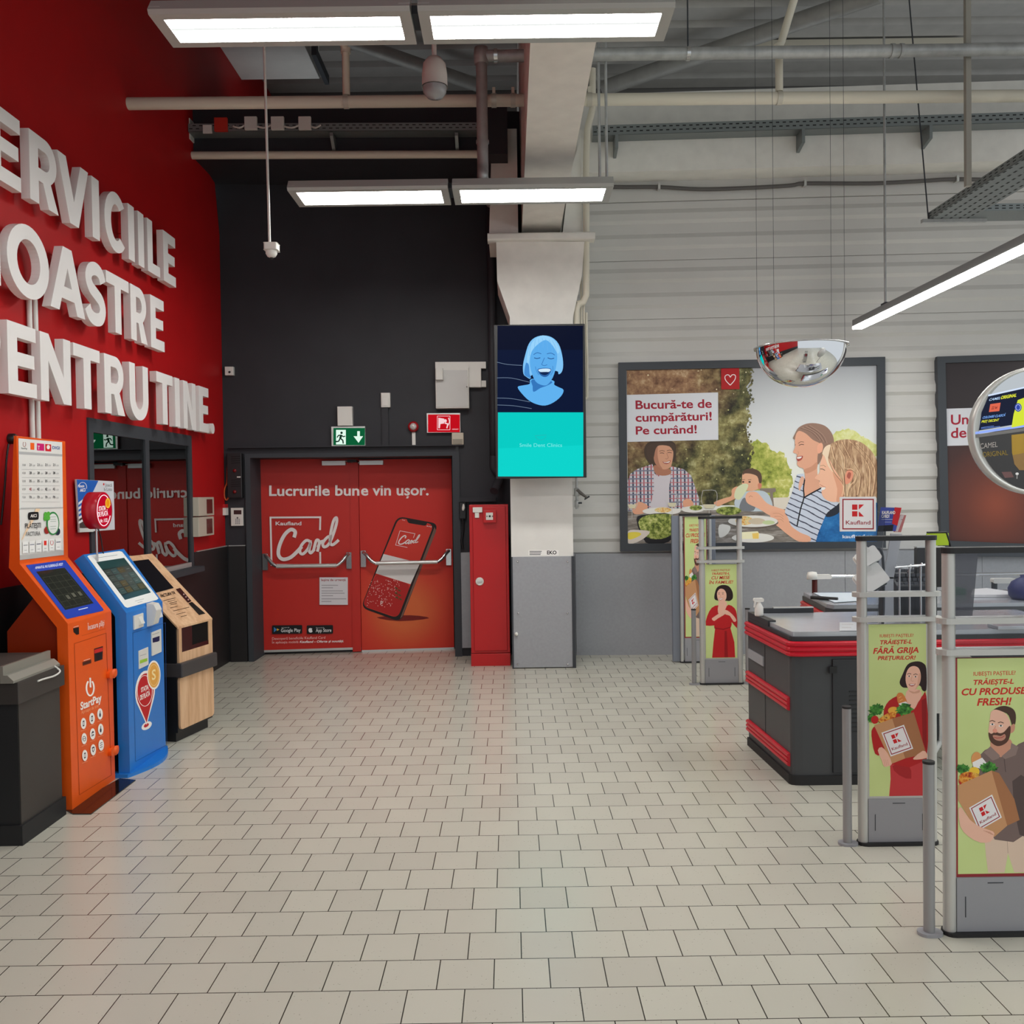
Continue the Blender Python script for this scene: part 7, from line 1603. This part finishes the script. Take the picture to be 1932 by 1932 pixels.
A.poly(K([(826, 660), (952, 642), (936, 744), (810, 756)]), ED((236, 110, 84), 0.9)); A.text('22 lei', *K([(838, 724), (908, 714), (848, 690)]), ED((120, 40, 40), 0.8), 0.02)
A.text('CULOARE CLASICĂ', *K([(728, 838), (1004, 806), (742, 808)]), ED((130, 180, 255), 1.0), 0.02); A.text('PREȚ DECENT', *K([(718, 888), (928, 866), (726, 858)]), ED((236, 240, 60), 1.0), 0.02); A.line(K([(716, 945), (870, 924)]), 0.7, ED((120, 160, 250), 1.0)); A.line(K([(714, 958), (945, 930)]), 0.7, ED((120, 160, 250), 1.0))
A.poly(K([(1160, 610), (1300, 560), (1300, 900), (1084, 945), (1110, 780)]), ED((214, 228, 60), 1.0)); A.disc(*K([(1165, 700)])[0], 6.6, 8, ED((54, 78, 180), 0.9), 20); A.ring(*K([(1165, 700)])[0], 4.4, 5.4, 0.8, ED((220, 230, 255), 0.9), 18)
A.poly(K([(1084, 1034), (1300, 1010), (1300, 1460), (1180, 1462), (1120, 1380), (1090, 1250)]), mat((176, 140, 30), rough=0.35)); A.poly(K([(1096, 1280), (1300, 1240), (1300, 1460), (1180, 1462), (1120, 1390)]), mat((150, 116, 60), rough=0.4))
A.text('CAMEL', *K([(702, 1202), (914, 1178), (704, 1140)]), ink(176, 170, 166), 0.0); A.text('ORIGINAL', *K([(740, 1302), (1042, 1276), (732, 1244)]), ink(150, 128, 50), 0.0)
A.poly(K([(962, 1484), (1080, 1480), (1114, 1548), (1004, 1556)]), mat((112, 78, 76), rough=0.35)); A.disc(*K([(1152, 1506)])[0], 3.2, 2.6, ink(230, 230, 230), 12); A.line(K([(1152, 1520), (1150, 1566)]), 2.0, ink(160, 160, 160))
A.build('face', t_)
# ================================================================ dome mirror
my = 6.3; mc = onY(1511, 655, my); mr = 82 / FPX * my
t_ = thing('dome_mirror', 'shiny half dome mirror hanging on wires in front of the family poster', 'mirror', mc)
M_MIR = mat((236, 236, 238), rough=0.015, metal=1.0)
G().lathe([(mr * math.cos(math.radians(a)), -mr * 0.92 * math.sin(math.radians(a))) for a in range(0, 91, 6)], mc, M_MIR, 48).build('dome', t_)
G().lathe([(mr, 0.004), (mr + 0.016, 0.004), (mr + 0.016, -0.004), (mr, -0.004)], mc, mat((200, 200, 200), rough=0.2, metal=0.6), 48).build('rim', t_)
G().lathe([(0, 0.003), (mr, 0.003)], mc, M_FRAME, 48).build('back_plate', t_)
for k, ang_ in enumerate((0.5, 2.6, 3.8, 5.6)):
    G().tube([(mc.x + mr * math.cos(ang_), mc.y + mr * math.sin(ang_), mc.z), (mc.x + mr * math.cos(ang_), mc.y + mr * math.sin(ang_), ZC)], 0.0014, M_FRAME, 6).build('wire', t_)
# ================================================================ luminaires
M_LH = mat((176, 178, 174), rough=0.4, spec=0.4); M_TUBE = lit((255, 253, 248), LAMP, 'lamp_diffuser'); M_TUBE2 = lit((236, 240, 238), 0.92, 'lamp_diffuser_centre')
def luminaire(px, z, label):
    """twin luminaire: px = four pixel corners of the underside (near left, near right, far right, far left)"""
    c = [onZ(x, y, z) for x, y in px]
    xl, xr = (c[0].x + c[3].x) / 2, (c[1].x + c[2].x) / 2; yn, yf = (c[0].y + c[1].y) / 2, (c[2].y + c[3].y) / 2
    return xl, xr, yn, yf
def make_lum(xl, xr, yn, yf, z, gap, label, cat='ceiling lamp', hang=None, grp=None, wr=0.004):
    t = thing('ceiling_lamp', label, cat, ((xl + xr) / 2, (yn + yf) / 2, z), 0, grp)
    g = G(); h = 0.085
    x0, x1 = xl, xr
    m_ = 0.055
    pf = [(yn, z), (yn - 0.012, z + 0.02), (yn + 0.03, z + h), (yf - 0.03, z + h), (yf + 0.012, z + 0.02), (yf, z)]
    # housing as a shallow inverted trough
    g.prism([(x0, a, b_) for a, b_ in [(yn, z), (yn - 0.012, z + 0.02), (yn + 0.035, z + h), (yf - 0.035, z + h), (yf + 0.012, z + 0.02), (yf, z), (yf - 0.02, z + 0.03), (yn + 0.02, z + 0.03)]], (x1 - x0, 0, 0), M_LH)
    for a, c_ in ((x0, x0 + m_), (x1 - m_, x1)): g.box(a, c_, yn, yf, z, z + 0.04, M_LH)
    g.box(x0 + m_, x1 - m_, yn, yn + m_ * 0.9, z, z + 0.03, M_LH).box(x0 + m_, x1 - m_, yf - m_ * 0.9, yf, z, z + 0.03, M_LH)
    g.build('housing', t)
    a, c_, d, e = x0 + m_, x1 - m_, yn + m_ * 0.9, yf - m_ * 0.9; w = (e - d)
    G().box(a, c_, d, d + w * 0.44, z + 0.008, z + 0.012, M_TUBE).box(a, c_, d + w * 0.56, e, z + 0.008, z + 0.012, M_TUBE).box(a, c_, d + w * 0.44, d + w * 0.56, z + 0.010, z + 0.014, M_TUBE2).build('diffuser', t)
    for hx in hang or ():
        G().tube([(hx, (yn + yf) / 2, z + h), (hx, (yn + yf) / 2, ZC + 0.01)], wr, M_FRAME if wr < 0.01 else M_GALV, 8).build('suspension_wire', t)
    return t
ZL = 4.03
n = [onZ(x, y, ZL) for x, y in ((282, 26), (775, 22), (788, 22), (1273, 16), (1252, 80), (800, 84), (785, 85), (322, 88))]
yn, yf = (n[0].y + n[3].y) / 2, (n[4].y + n[7].y) / 2
XA = (n[0].x + n[7].x) / 2, (n[1].x + n[6].x) / 2, (n[2].x + n[5].x) / 2, (n[3].x + n[4].x) / 2
make_lum(XA[0], XA[1], yn, yf, ZL, 0, 'lit ceiling lamp of the near pair at the top, left one by the red wall', hang=[XA[0] + 0.1])
make_lum(XA[2], XA[3], yn, yf, ZL, 0, 'lit ceiling lamp of the near pair at the top, right one below the galvanised pipe', hang=[XA[3] - 0.0])
G().box(XA[1] - 0.01, XA[2] + 0.01, yn + 0.08, yf - 0.08, ZL + 0.03, ZL + 0.07, M_FRAME).build('lamp_connector', label='dark connector joining the two lamps of the near pair', cat='connector')
n = [onZ(x, y, ZL) for x, y in ((541, 359), (846, 356), (854, 356), (1157, 352), (1148, 384), (858, 387), (850, 387), (565, 390))]
yn, yf = (n[0].y + n[3].y) / 2, (n[4].y + n[7].y) / 2
XB = (n[0].x + n[7].x) / 2, (n[1].x + n[6].x) / 2, (n[2].x + n[5].x) / 2, (n[3].x + n[4].x) / 2
make_lum(XB[0], XB[1], yn, yf, ZL, 0, 'lit ceiling lamp of the far pair, left one before the black wall')
make_lum(XB[2], XB[3], yn, yf, ZL, 0, 'lit ceiling lamp of the far pair, right one before the concrete column', hang=[XB[3] - 0.085, XB[3] - 0.03], wr=0.011)
G().box(XB[1] - 0.01, XB[2] + 0.01, yn + 0.08, yf - 0.08, ZL + 0.03, ZL + 0.07, M_FRAME).build('lamp_connector', label='dark connector joining the two lamps of the far pair', cat='connector')
# slim linear lamp over the checkouts, running towards the camera
q = onY(1608, 621, 8.7); t_ = thing('linear_lamp', 'slim lit linear lamp hanging over the checkouts at the right', 'ceiling lamp', (q.x, 6.5, q.z))
G().box(q.x - 0.0, q.x + 0.085, 3.6, 8.7, q.z + 0.02, q.z + 0.085, mat((120, 121, 122), rough=0.4)).build('housing', t_)
G().box(q.x - 0.002, q.x + 0.087, 3.6, 8.69, q.z - 0.004, q.z + 0.022, M_TUBE).build('diffuser', t_)
G().tube([(q.x + 0.04, 8.03, q.z + 0.085), (q.x + 0.04, 8.03, ZC)], 0.011, M_GALV, 8).build('suspension_rod', t_)
G().tube([(q.x + 0.04, 5.8, q.z + 0.085), (q.x + 0.04, 5.8, ZC)], 0.002, M_FRAME, 6).build('suspension_wire', t_)
G().box(q.x + 0.02, q.x + 0.07, 7.98, 8.08, q.z + 0.08, q.z + 0.11, M_FRAME).build('clip', t_)
# ================================================================ pipes under the roof
def pipe(name, label, pts, r, mt, cat='pipe', seg=16): return G().tube(pts, r, mt, seg).build(name, label=label, cat=cat)
PY = 7.2; a, c = onY(262, 195.5, PY), onY(1932, 181, PY)
zP = (a.z + c.z) / 2
sl_ = (c.z - a.z) / (c.x - a.x)
t_ = thing('sprinkler_pipe', 'long cream pipe crossing under the roof from the red wall to the right edge', 'pipe', (1.0, PY, zP))
G().tube([(LX + 0.0, PY, a.z), (c.x + 1.5, PY, c.z + sl_ * 1.5)], 0.047, M_PVC, 20).build('pipe_run', t_)
def clamp(t, x, y, z, r): 
    G().tube([(x - 0.02, y, z), (x + 0.02, y, z)], r + 0.006, mat((196, 190, 176), rough=0.35, metal=0.2), 16).box(x - 0.012, x + 0.012, y - 0.02, y + 0.02, z + r, z + r + 0.05, M_PVC).build('clamp', t)
for px, py in ((653, 190), (932, 190), (968, 189), (1112, 188), (1470, 185)):
    q = onY(px, py, PY); clamp(t_, q.x, PY, a.z + sl_ * (q.x - a.x), 0.047)
for px, lb in ((653, 'short cream hanger pipe above the long cream pipe, left of the dome camera'), (1470, 'cream hanger pipe above the long cream pipe, right of the column')):
    q = onY(px, 150, PY); zz = a.z + sl_ * (q.x - a.x)
    pts = [(q.x, PY, zz + 0.05), (q.x, PY, zz + 0.40)] + ([(q.x + 0.02, PY, zz + 0.44), (q.x + 0.30, PY - 1.2, 6.75)] if px > 1000 else [(q.x - 0.02, PY - 0.1, zz + 0.46), (q.x - 0.06, PY - 0.9, 6.84)])
    t2_ = thing('hanger_pipe', lb, 'pipe', (q.x, PY, zz + 0.05)); G().tube(pts, 0.03, M_PVC, 14).build('pipe_run', t2_); G().tube([(q.x, PY, zz + 0.38), (q.x, PY, zz + 0.42)], 0.038, M_PVC, 14).build('coupling', t2_)
GY = 7.0; a2, c2_ = onY(908, 106, GY), onY(1932, 93, GY)
t_ = thing('galvanised_pipe', 'galvanised pipe above the long cream pipe, with a drop left of the column', 'pipe', (a2.x, GY, a2.z))
G().tube([(a2.x, GY, a2.z), (c2_.x + 1.2, GY, c2_.z)], 0.046, M_GALV, 18).build('pipe_run', t_)
dz_ = onY(918, 372, GY).z
G().tube(smooth_path([(a2.x + 0.0, GY, a2.z), (a2.x, GY, a2.z - 0.3), (a2.x, GY, dz_ + 0.25), (a2.x, GY + 0.1, dz_ + 0.16), (p0.x, p0.y - 0.15, 4.72), (p0.x, p0.y, 4.85)], 5), 0.043, M_GALV, 16).build('drop_pipe', t_)
G().lathe([(0.0, -0.06), (0.054, -0.06), (0.06, 0), (0.054, 0.06), (0, 0.06)], (a2.x, GY, a2.z), M_GALV, 18).build('elbow', t_)
for px in (935, 1298, 1683, 1700):
    q = onY(px, 100, GY); G().tube([(q.x - 0.014, GY, a2.z + (c2_.z - a2.z) * (q.x - a2.x) / (c2_.x - a2.x)), (q.x + 0.014, GY, a2.z + (c2_.z - a2.z) * (q.x - a2.x) / (c2_.x - a2.x))], 0.053, M_STEEL if px < 1400 else M_GALV, 16).build('clamp', t_)
q = onY(1298, 100, GY); G().tube([(q.x, GY, q.z + 0.04), (q.x, GY, ZC + 0.01)], 0.006, M_FRAME, 8).build('hanger_rod', t_)
q = onY(915, 268, GY); G().tube([(a2.x, GY, q.z - 0.012), (a2.x, GY, q.z + 0.012)], 0.05, M_GALV, 16).build('clamp', t_)
# steel wind braces
for lb, e0, e1, r in (('thick grey steel brace tube under the roof right of the beam', (1140, 166), (1660, -12), 0.09), ('grey steel brace tube under the roof left of the beam', (905, 162), (640, 70), 0.075)):
    pipe('roof_brace', lb, [tuple(onZ(*e0, 6.62)), tuple(onZ(*e1, 6.62))], r, mat((158, 156, 152), rough=0.45, metal=0.15, noise=0.1, scale=8), 'brace', 18)
# lower cream pipe, cable trays and boxes high on the black wall
q0, q1 = BH.at(384, 293, 0.04), BH.at(906, 291, 0.04)
pipe('cream_pipe', 'short cream pipe running along the top of the black wall', [(LX, q0.y, q0.z), (q1.x, q1.y, q1.z)], 0.036, M_PVC)
M_TRAY = mat((132, 138, 138), rough=0.4, metal=0.5)
def tray(t, p, q, w, h, n):
    """perforated cable tray: side wall towards the shop with rows of slots, and floor"""
    p, q = Vector(p), Vector(q); d = (q - p); L_ = d.length; d.normalize(); s = Vector((-d.y, d.x, 0))
    if s.dot(CO - p) > 0: s = -s
    up_ = Vector((0, 0, 1)); g = G()
    g.prism([p, p + up_ * h, p + up_ * h + s * 0.003, p + s * 0.003], d * L_, M_TRAY); g.prism([p, p + s * w, p + s * w + up_ * 0.003, p + up_ * 0.003], d * L_, M_TRAY)
    dark = mat((30, 32, 34), rough=0.7)
    for k in range(n):
        for r_, ph in ((0.3, 0.0), (0.68, 0.5)):
            a_ = p + d * (L_ * (k + ph + 0.15) / n) + up_ * h * r_ - s * 0.001
            g.quad(a_, a_ + d * (L_ / n * 0.5), a_ + d * (L_ / n * 0.5) + up_ * h * 0.12, a_ + up_ * h * 0.12, dark)
    g.build('tray_body', t)
t_ = thing('cable_tray', 'perforated grey cable tray along the top of the black wall with boxes on it', 'cable tray', BH.at(640, 246, 0.1))
l0, l1 = BH.at(392, 248, 0.16), BH.at(908, 246, 0.16); l0.x = LX + 0.01; tray(t_, l0, l1, 0.16, 0.075, 44)
for px in (622, 858):
    q = BH.at(px, 250, 0.16); G().prism([(q.x, q.y + 0.16, q.z - 0.16), (q.x, q.y - 0.0, q.z - 0.03), (q.x, q.y - 0.0, q.z + 0.0), (q.x, q.y + 0.16, q.z + 0.0)], (0.03, 0, 0), M_TRAY).build('bracket', t_)
for k, (x0, x1, y0, y1, mt, lb) in enumerate(((404, 428, 221, 247, mat((196, 46, 32), rough=0.45), 'bright red box clipped on the cable tray of the black wall'), (461, 484, 219, 244, M_PLAS, 'grey junction box on the black wall cable tray, next to the red one'), (511, 535, 219, 244, M_PLAS, 'grey junction box on the black wall cable tray, middle of the three'), (563, 586, 219, 244, M_PLAS, 'grey junction box on the black wall cable tray, farthest right'))):
    a_, b_ = BH.at(x0, y1, 0.20), BH.at(x1, y0, 0.20); G().box(a_.x, b_.x, a_.y, a_.y + 0.035, a_.z, b_.z, mt).build('tray_box', label=lb, cat='junction box', bevel=0.004)
for k, (xa_, xb2) in enumerate(((440, 463), (484, 512), (535, 565), (586, 605))):
    pts = [tuple(BH.at(xa_, 238, 0.18)), tuple(BH.at((xa_ + xb2) / 2, 241, 0.20)), tuple(BH.at(xb2, 236, 0.18))]
    G().tube(smooth_path(pts, 4), 0.008, M_PLAS, 8).build('cable', label=('white cable between the red box and the first grey tray box', 'white cable between the first and second grey tray boxes', 'white cable between the second and third grey tray boxes', 'white cable end right of the third grey tray box')[k], cat='cable')
G().box(BH.at(383, 245, 0.17).x, BH.at(400, 245, 0.17).x, BHY - 0.175, BHY - 0.165, BH.at(390, 252, 0.17).z, BH.at(390, 236, 0.17).z, M_WHITE).build('torn_label', label='torn white label at the corner of the red wall and the cable tray', cat='label')
t_ = thing('cable_tray', 'long perforated grey cable tray on brackets along the top of the white wall', 'cable tray', RW.at(1500, 245, 0.45))
l0, l1 = RW.at(1118, 256, 0.50), RW.at(1932, 232, 0.50); ex_ = l1 + (l1 - l0) * 0.4; ex_.z = l0.z; l1.z = l0.z; tray(t_, l0, ex_, 0.18, 0.10, 90)
for px in (1160, 1512, 1752):
    q = RW.at(px, 256, 0.49); q.z = l0.z; G().prism([(q.x, q.y + 0.16, q.z - 0.17), (q.x, q.y - 0.02, q.z - 0.13), (q.x, q.y - 0.02, q.z), (q.x, q.y + 0.16, q.z)], (0.03, 0, 0), M_TRAY).build('bracket', t_)
# loose cable along the white wall
pts = [tuple(RW.at(x, y, 0.06)) for x, y in ((1112, 352), (1180, 353), (1245, 353), (1320, 357), (1400, 355), (1490, 350), (1520, 346), (1640, 346), (1730, 342), (1805, 338), (1932, 341), (2020, 342))]
t_ = thing('cable_bundle', 'dark cable bundle sagging along the upper white wall below the fascia', 'cable', RW.at(1500, 350, 0.05))
G().tube(smooth_path(pts, 4), 0.020, mat((92, 88, 86), rough=0.5), 10).build('cable_run', t_)
for x, y in ((1243, 353), (1518, 346), (1805, 338)):
    q = RW.at(x, y, 0.06); G().box(q.x - 0.012, q.x + 0.012, q.y - 0.03, q.y + 0.06, q.z - 0.03, q.z + 0.03, M_ALU).build('clip', t_)
# cable tray hanging at the right
hz = onY(1826, 352, 7.4)
t_ = thing('hanging_cable_tray', 'hanging perforated cable tray with branch at the upper right photo edge', 'cable tray', hz)
z_ = onY(1752, 413, 7.9).z
p_ = [onZ(x, y, z_) for x, y in ((1746, 418), (1812, 384), (1932, 308), (1990, 268))]
wv_ = Vector((0.34, 0.0, 0))
g = G(); dark = mat((40, 42, 42), rough=0.7)
P0 = onZ(1752, 414, z_); Q0 = Vector((P0.x + 0.02, 4.2, z_))
g.prism([P0, P0 + Vector((0, 0, 0.06)), P0 + Vector((0.003, 0, 0.06)), P0 + Vector((0.003, 0, 0))], Q0 - P0, M_TRAY).prism([P0, P0 + Vector((0.36, 0, 0)), P0 + Vector((0.36, 0, 0.003)), P0 + Vector((0, 0, 0.003))], Q0 - P0, M_TRAY).prism([P0 + Vector((0.36, 0, 0)), P0 + Vector((0.36, 0, 0.06)), P0 + Vector((0.363, 0, 0.06)), P0 + Vector((0.363, 0, 0))], Q0 - P0, M_TRAY)
n_ = 46
for k in range(n_):
    f_ = P0 + (Q0 - P0) * ((k + 0.2) / n_); d_ = (Q0 - P0) * (0.5 / n_)
    for o_ in (0.02, 0.10, 0.18, 0.26, 0.33):
        a_ = f_ + Vector((o_ - 0.012, 0, -0.001)); g.quad(a_, a_ + Vector((0.018, 0, 0)), a_ + Vector((0.018, 0, 0)) + d_, a_ + d_, dark)
    for zz in (0.018, 0.04):
        a_ = f_ + Vector((-0.001, 0, zz)); g.quad(a_, a_ + d_, a_ + d_ + Vector((0, 0, 0.008)), a_ + Vector((0, 0, 0.008)), dark)
g.build('tray_body', t_)
by_ = onZ(1840, 398, z_).y
g = G().box(P0.x + 0.36, P0.x + 2.2, by_ - 0.001, by_ + 0.002, z_, z_ + 0.06, M_TRAY).box(P0.x + 0.36, P0.x + 2.2, by_, by_ + 0.3, z_, z_ + 0.003, M_TRAY)
for k in range(30):
    for zz in (0.016, 0.038): g.box(P0.x + 0.40 + k * 0.06, P0.x + 0.43 + k * 0.06, by_ - 0.003, by_ - 0.001, z_ + zz, z_ + zz + 0.008, dark)
g.build('branch_tray', t_)
G().box(P0.x - 0.06, P0.x + 0.50, P0.y - 0.02, P0.y + 0.02, z_ - 0.03, z_ - 0.001, M_GALV).build('cross_bar', t_)
G().tube([(P0.x + 0.0, P0.y, z_ - 0.02), (P0.x - 0.26, P0.y - 0.05, ZC)], 0.006, M_FRAME, 8).build('suspension_wire', t_)
G().box(P0.x - 0.29, P0.x - 0.23, P0.y - 0.08, P0.y - 0.02, 6.66, ZC + 0.02, M_GALV).build('roof_bracket', t_)
sx_ = onZ(1826, 352, z_); G().box(sx_.x - 0.02, sx_.x + 0.02, sx_.y - 0.02, sx_.y + 0.02, z_ + 0.0, ZC + 0.02, mat((158, 154, 144), rough=0.4)).build('suspension_strut', t_)
G().tube(smooth_path([(P0.x + 0.42, by_ + 0.08, z_ + 0.05), (P0.x + 0.6, by_ + 0.06, z_ + 0.07), (P0.x + 0.9, by_ + 0.05, z_ + 0.05), (P0.x + 1.4, by_ + 0.06, z_ + 0.07)], 4), 0.007, M_PLAS, 8).build('white_cable', t_)
# ceiling strip, dome camera, pole camera, duct
q0, q1 = onZ(1405, 92, 6.78), onZ(1822, 80, 6.78)
G().box(q0.x, q1.x, q0.y - 0.05, q0.y + 0.10, 6.77, ZC + 0.002, M_PVC).build('roof_strip', label='long pale strip trunking fixed under the metal roof deck at the right', cat='trunking')
q = onY(1752, 3, 6.9)
dq = onY(820, 150, 5.9); t_ = thing('dome_camera', 'white bullet shaped dome camera hanging from the roof behind the near lamps', 'camera', (dq.x, dq.y, dq.z - 0.12))
G().lathe([(0.0, 0.14), (0.045, 0.135), (0.072, 0.10), (0.082, 0.03), (0.083, -0.045), (0.086, -0.05)], dq, M_PLAS, 28).build('housing', t_)
G().lathe([(0.078, -0.05), (0.074, -0.085), (0.05, -0.115), (0.0, -0.128)], dq, mat((150, 150, 152), rough=0.15), 28).build('dome', t_)
G().tube([(dq.x, dq.y, dq.z + 0.13), (dq.x, dq.y, ZC + 0.01)], 0.016, M_PLAS, 10).build('stem', t_)
cq = onY(512, 468, 6.6); t_ = thing('pole_camera', 'small white camera on a long thin rod hanging before the black wall', 'camera', cq)
tq = onY(498, 126, 6.6)
G().tube([(cq.x - 0.012, cq.y, cq.z + 0.03), (tq.x - 0.01, cq.y, ZC + 0.02)], 0.0095, M_PLAS, 10).build('rod', t_)
G().rbox(cq.x - 0.045, cq.x + 0.05, cq.y - 0.05, cq.y + 0.05, cq.z - 0.02, cq.z + 0.03, M_PLAS, r=0.012, axis='z').build('camera_body', t_, bevel=0.004)
G().lathe([(0.04, -0.02), (0.042, -0.04), (0.03, -0.062), (0.012, -0.07), (0, -0.07)], cq, M_PLAS, 18).build('camera_dome', t_); G().lathe([(0.013, -0.069), (0.011, -0.08), (0, -0.081)], cq, M_BLK, 12).build('lens', t_)
e0, e1 = onZ(508, 150, 6.45), onZ(602, 146, 6.45)
G().box(LX, e1.x, 9.3, e0.y, 6.45, ZC, M_WHITE).build('white_duct', label='white boxed duct under the roof where the red wall meets the deck', cat='duct', bevel=0.005)
q0, q1 = onZ(562, 104, 6.40), onZ(598, 160, 6.40)
G().box(q1.x + 0.09, q1.x + 0.14, q0.y, q1.y, 6.40, 6.50, M_FRAME).box(q1.x + 0.09, q1.x + 0.13, q0.y + 0.1, q0.y + 0.16, 6.50, ZC + 0.02, M_FRAME).build('duct_bracket', label='dark angle bracket beside the white duct under the roof', cat='bracket')
# pipes at the right side of the column
CX = onY(1112, 400, 8.9)
t_ = thing('downpipe', 'cream downpipe running down the right side of the column to the elbow', 'pipe', onY(1110, 575, 8.9))
pp = [onY(x, y, 8.9) for x, y in ((1118, 130), (1118, 205), (1108, 245), (1106, 300), (1106, 545))]
zz = pp[-1].z
G().tube([tuple(p) for p in pp] + [(pp[-1].x, 8.9, zz - 0.06), (pp[-1].x - 0.03, 8.9, zz - 0.13), (pp[-1].x - 0.09, 8.9, zz - 0.15)], 0.033, M_PVC, 14).build('pipe_run', t_)
q = onY(1089, 582, 8.9); G().tube([(pp[-1].x - 0.07, 8.9, zz - 0.15), (q.x + 0.01, 8.9, zz - 0.16), (q.x - 0.005, 8.9, zz - 0.2), (q.x - 0.005, 8.9, zz - 0.6)], 0.03, M_PVC, 12).build('lower_branch', t_)
for px, lb, d0, d1 in ((1096, 'thin conduit right of the column above the screen, left of the pair', 520, 700), (1101, 'thin conduit right of the column above the screen, right of the pair', 530, 700)):
    a_ = onY(px, d0, 8.95); b_ = onY(px + 2, d1, 8.95); G().tube([(a_.x, 8.95, b_.z), (a_.x, 8.95, a_.z)], 0.010, M_PVC, 8).build('conduit', label=lb, cat='conduit')
a_ = onY(1106, 590, 9.0); b_ = onY(1107, 752, 9.0)
G().tube(smooth_path([(a_.x, 9.0, a_.z), (a_.x, 9.0, b_.z + 0.1), (a_.x - 0.02, 9.0, b_.z), (a_.x - 0.12, 9.0, b_.z - 0.08)], 4), 0.014, M_PVC, 10).build('conduit', label='cream conduit looping behind the right edge of the screen', cat='conduit')
# valve under the screen
vq = onY(1088, 930, 8.95); t_ = thing('tap_valve', 'grey metal valve with lever on the column side right below the screen', 'valve', vq)
G().tube([(vq.x, 8.95, vq.z + 0.2), (vq.x, 8.95, vq.z - 0.16)], [0.014, 0.014], M_GALV, 12).lathe([(0.014, 0.05), (0.026, 0.045), (0.026, -0.03), (0.014, -0.035)], vq, M_GALV, 14).lathe([(0.014, -0.07), (0.022, -0.075), (0.022, -0.14), (0.014, -0.145)], vq, M_GALV, 14).build('valve_body', t_)
G().tube([(vq.x, 8.94, vq.z + 0.03), (vq.x + 0.10, 8.93, vq.z - 0.05)], [0.02, 0.012], mat((96, 92, 88), rough=0.4, metal=0.5), 10).tube([(vq.x + 0.075, 8.93, vq.z - 0.065), (vq.x + 0.125, 8.93, vq.z - 0.035)], 0.008, M_FRAME, 8).tube([(vq.x, 8.94, vq.z - 0.10), (vq.x + 0.05, 8.94, vq.z - 0.10)], 0.009, M_FRAME, 8).build('lever', t_)
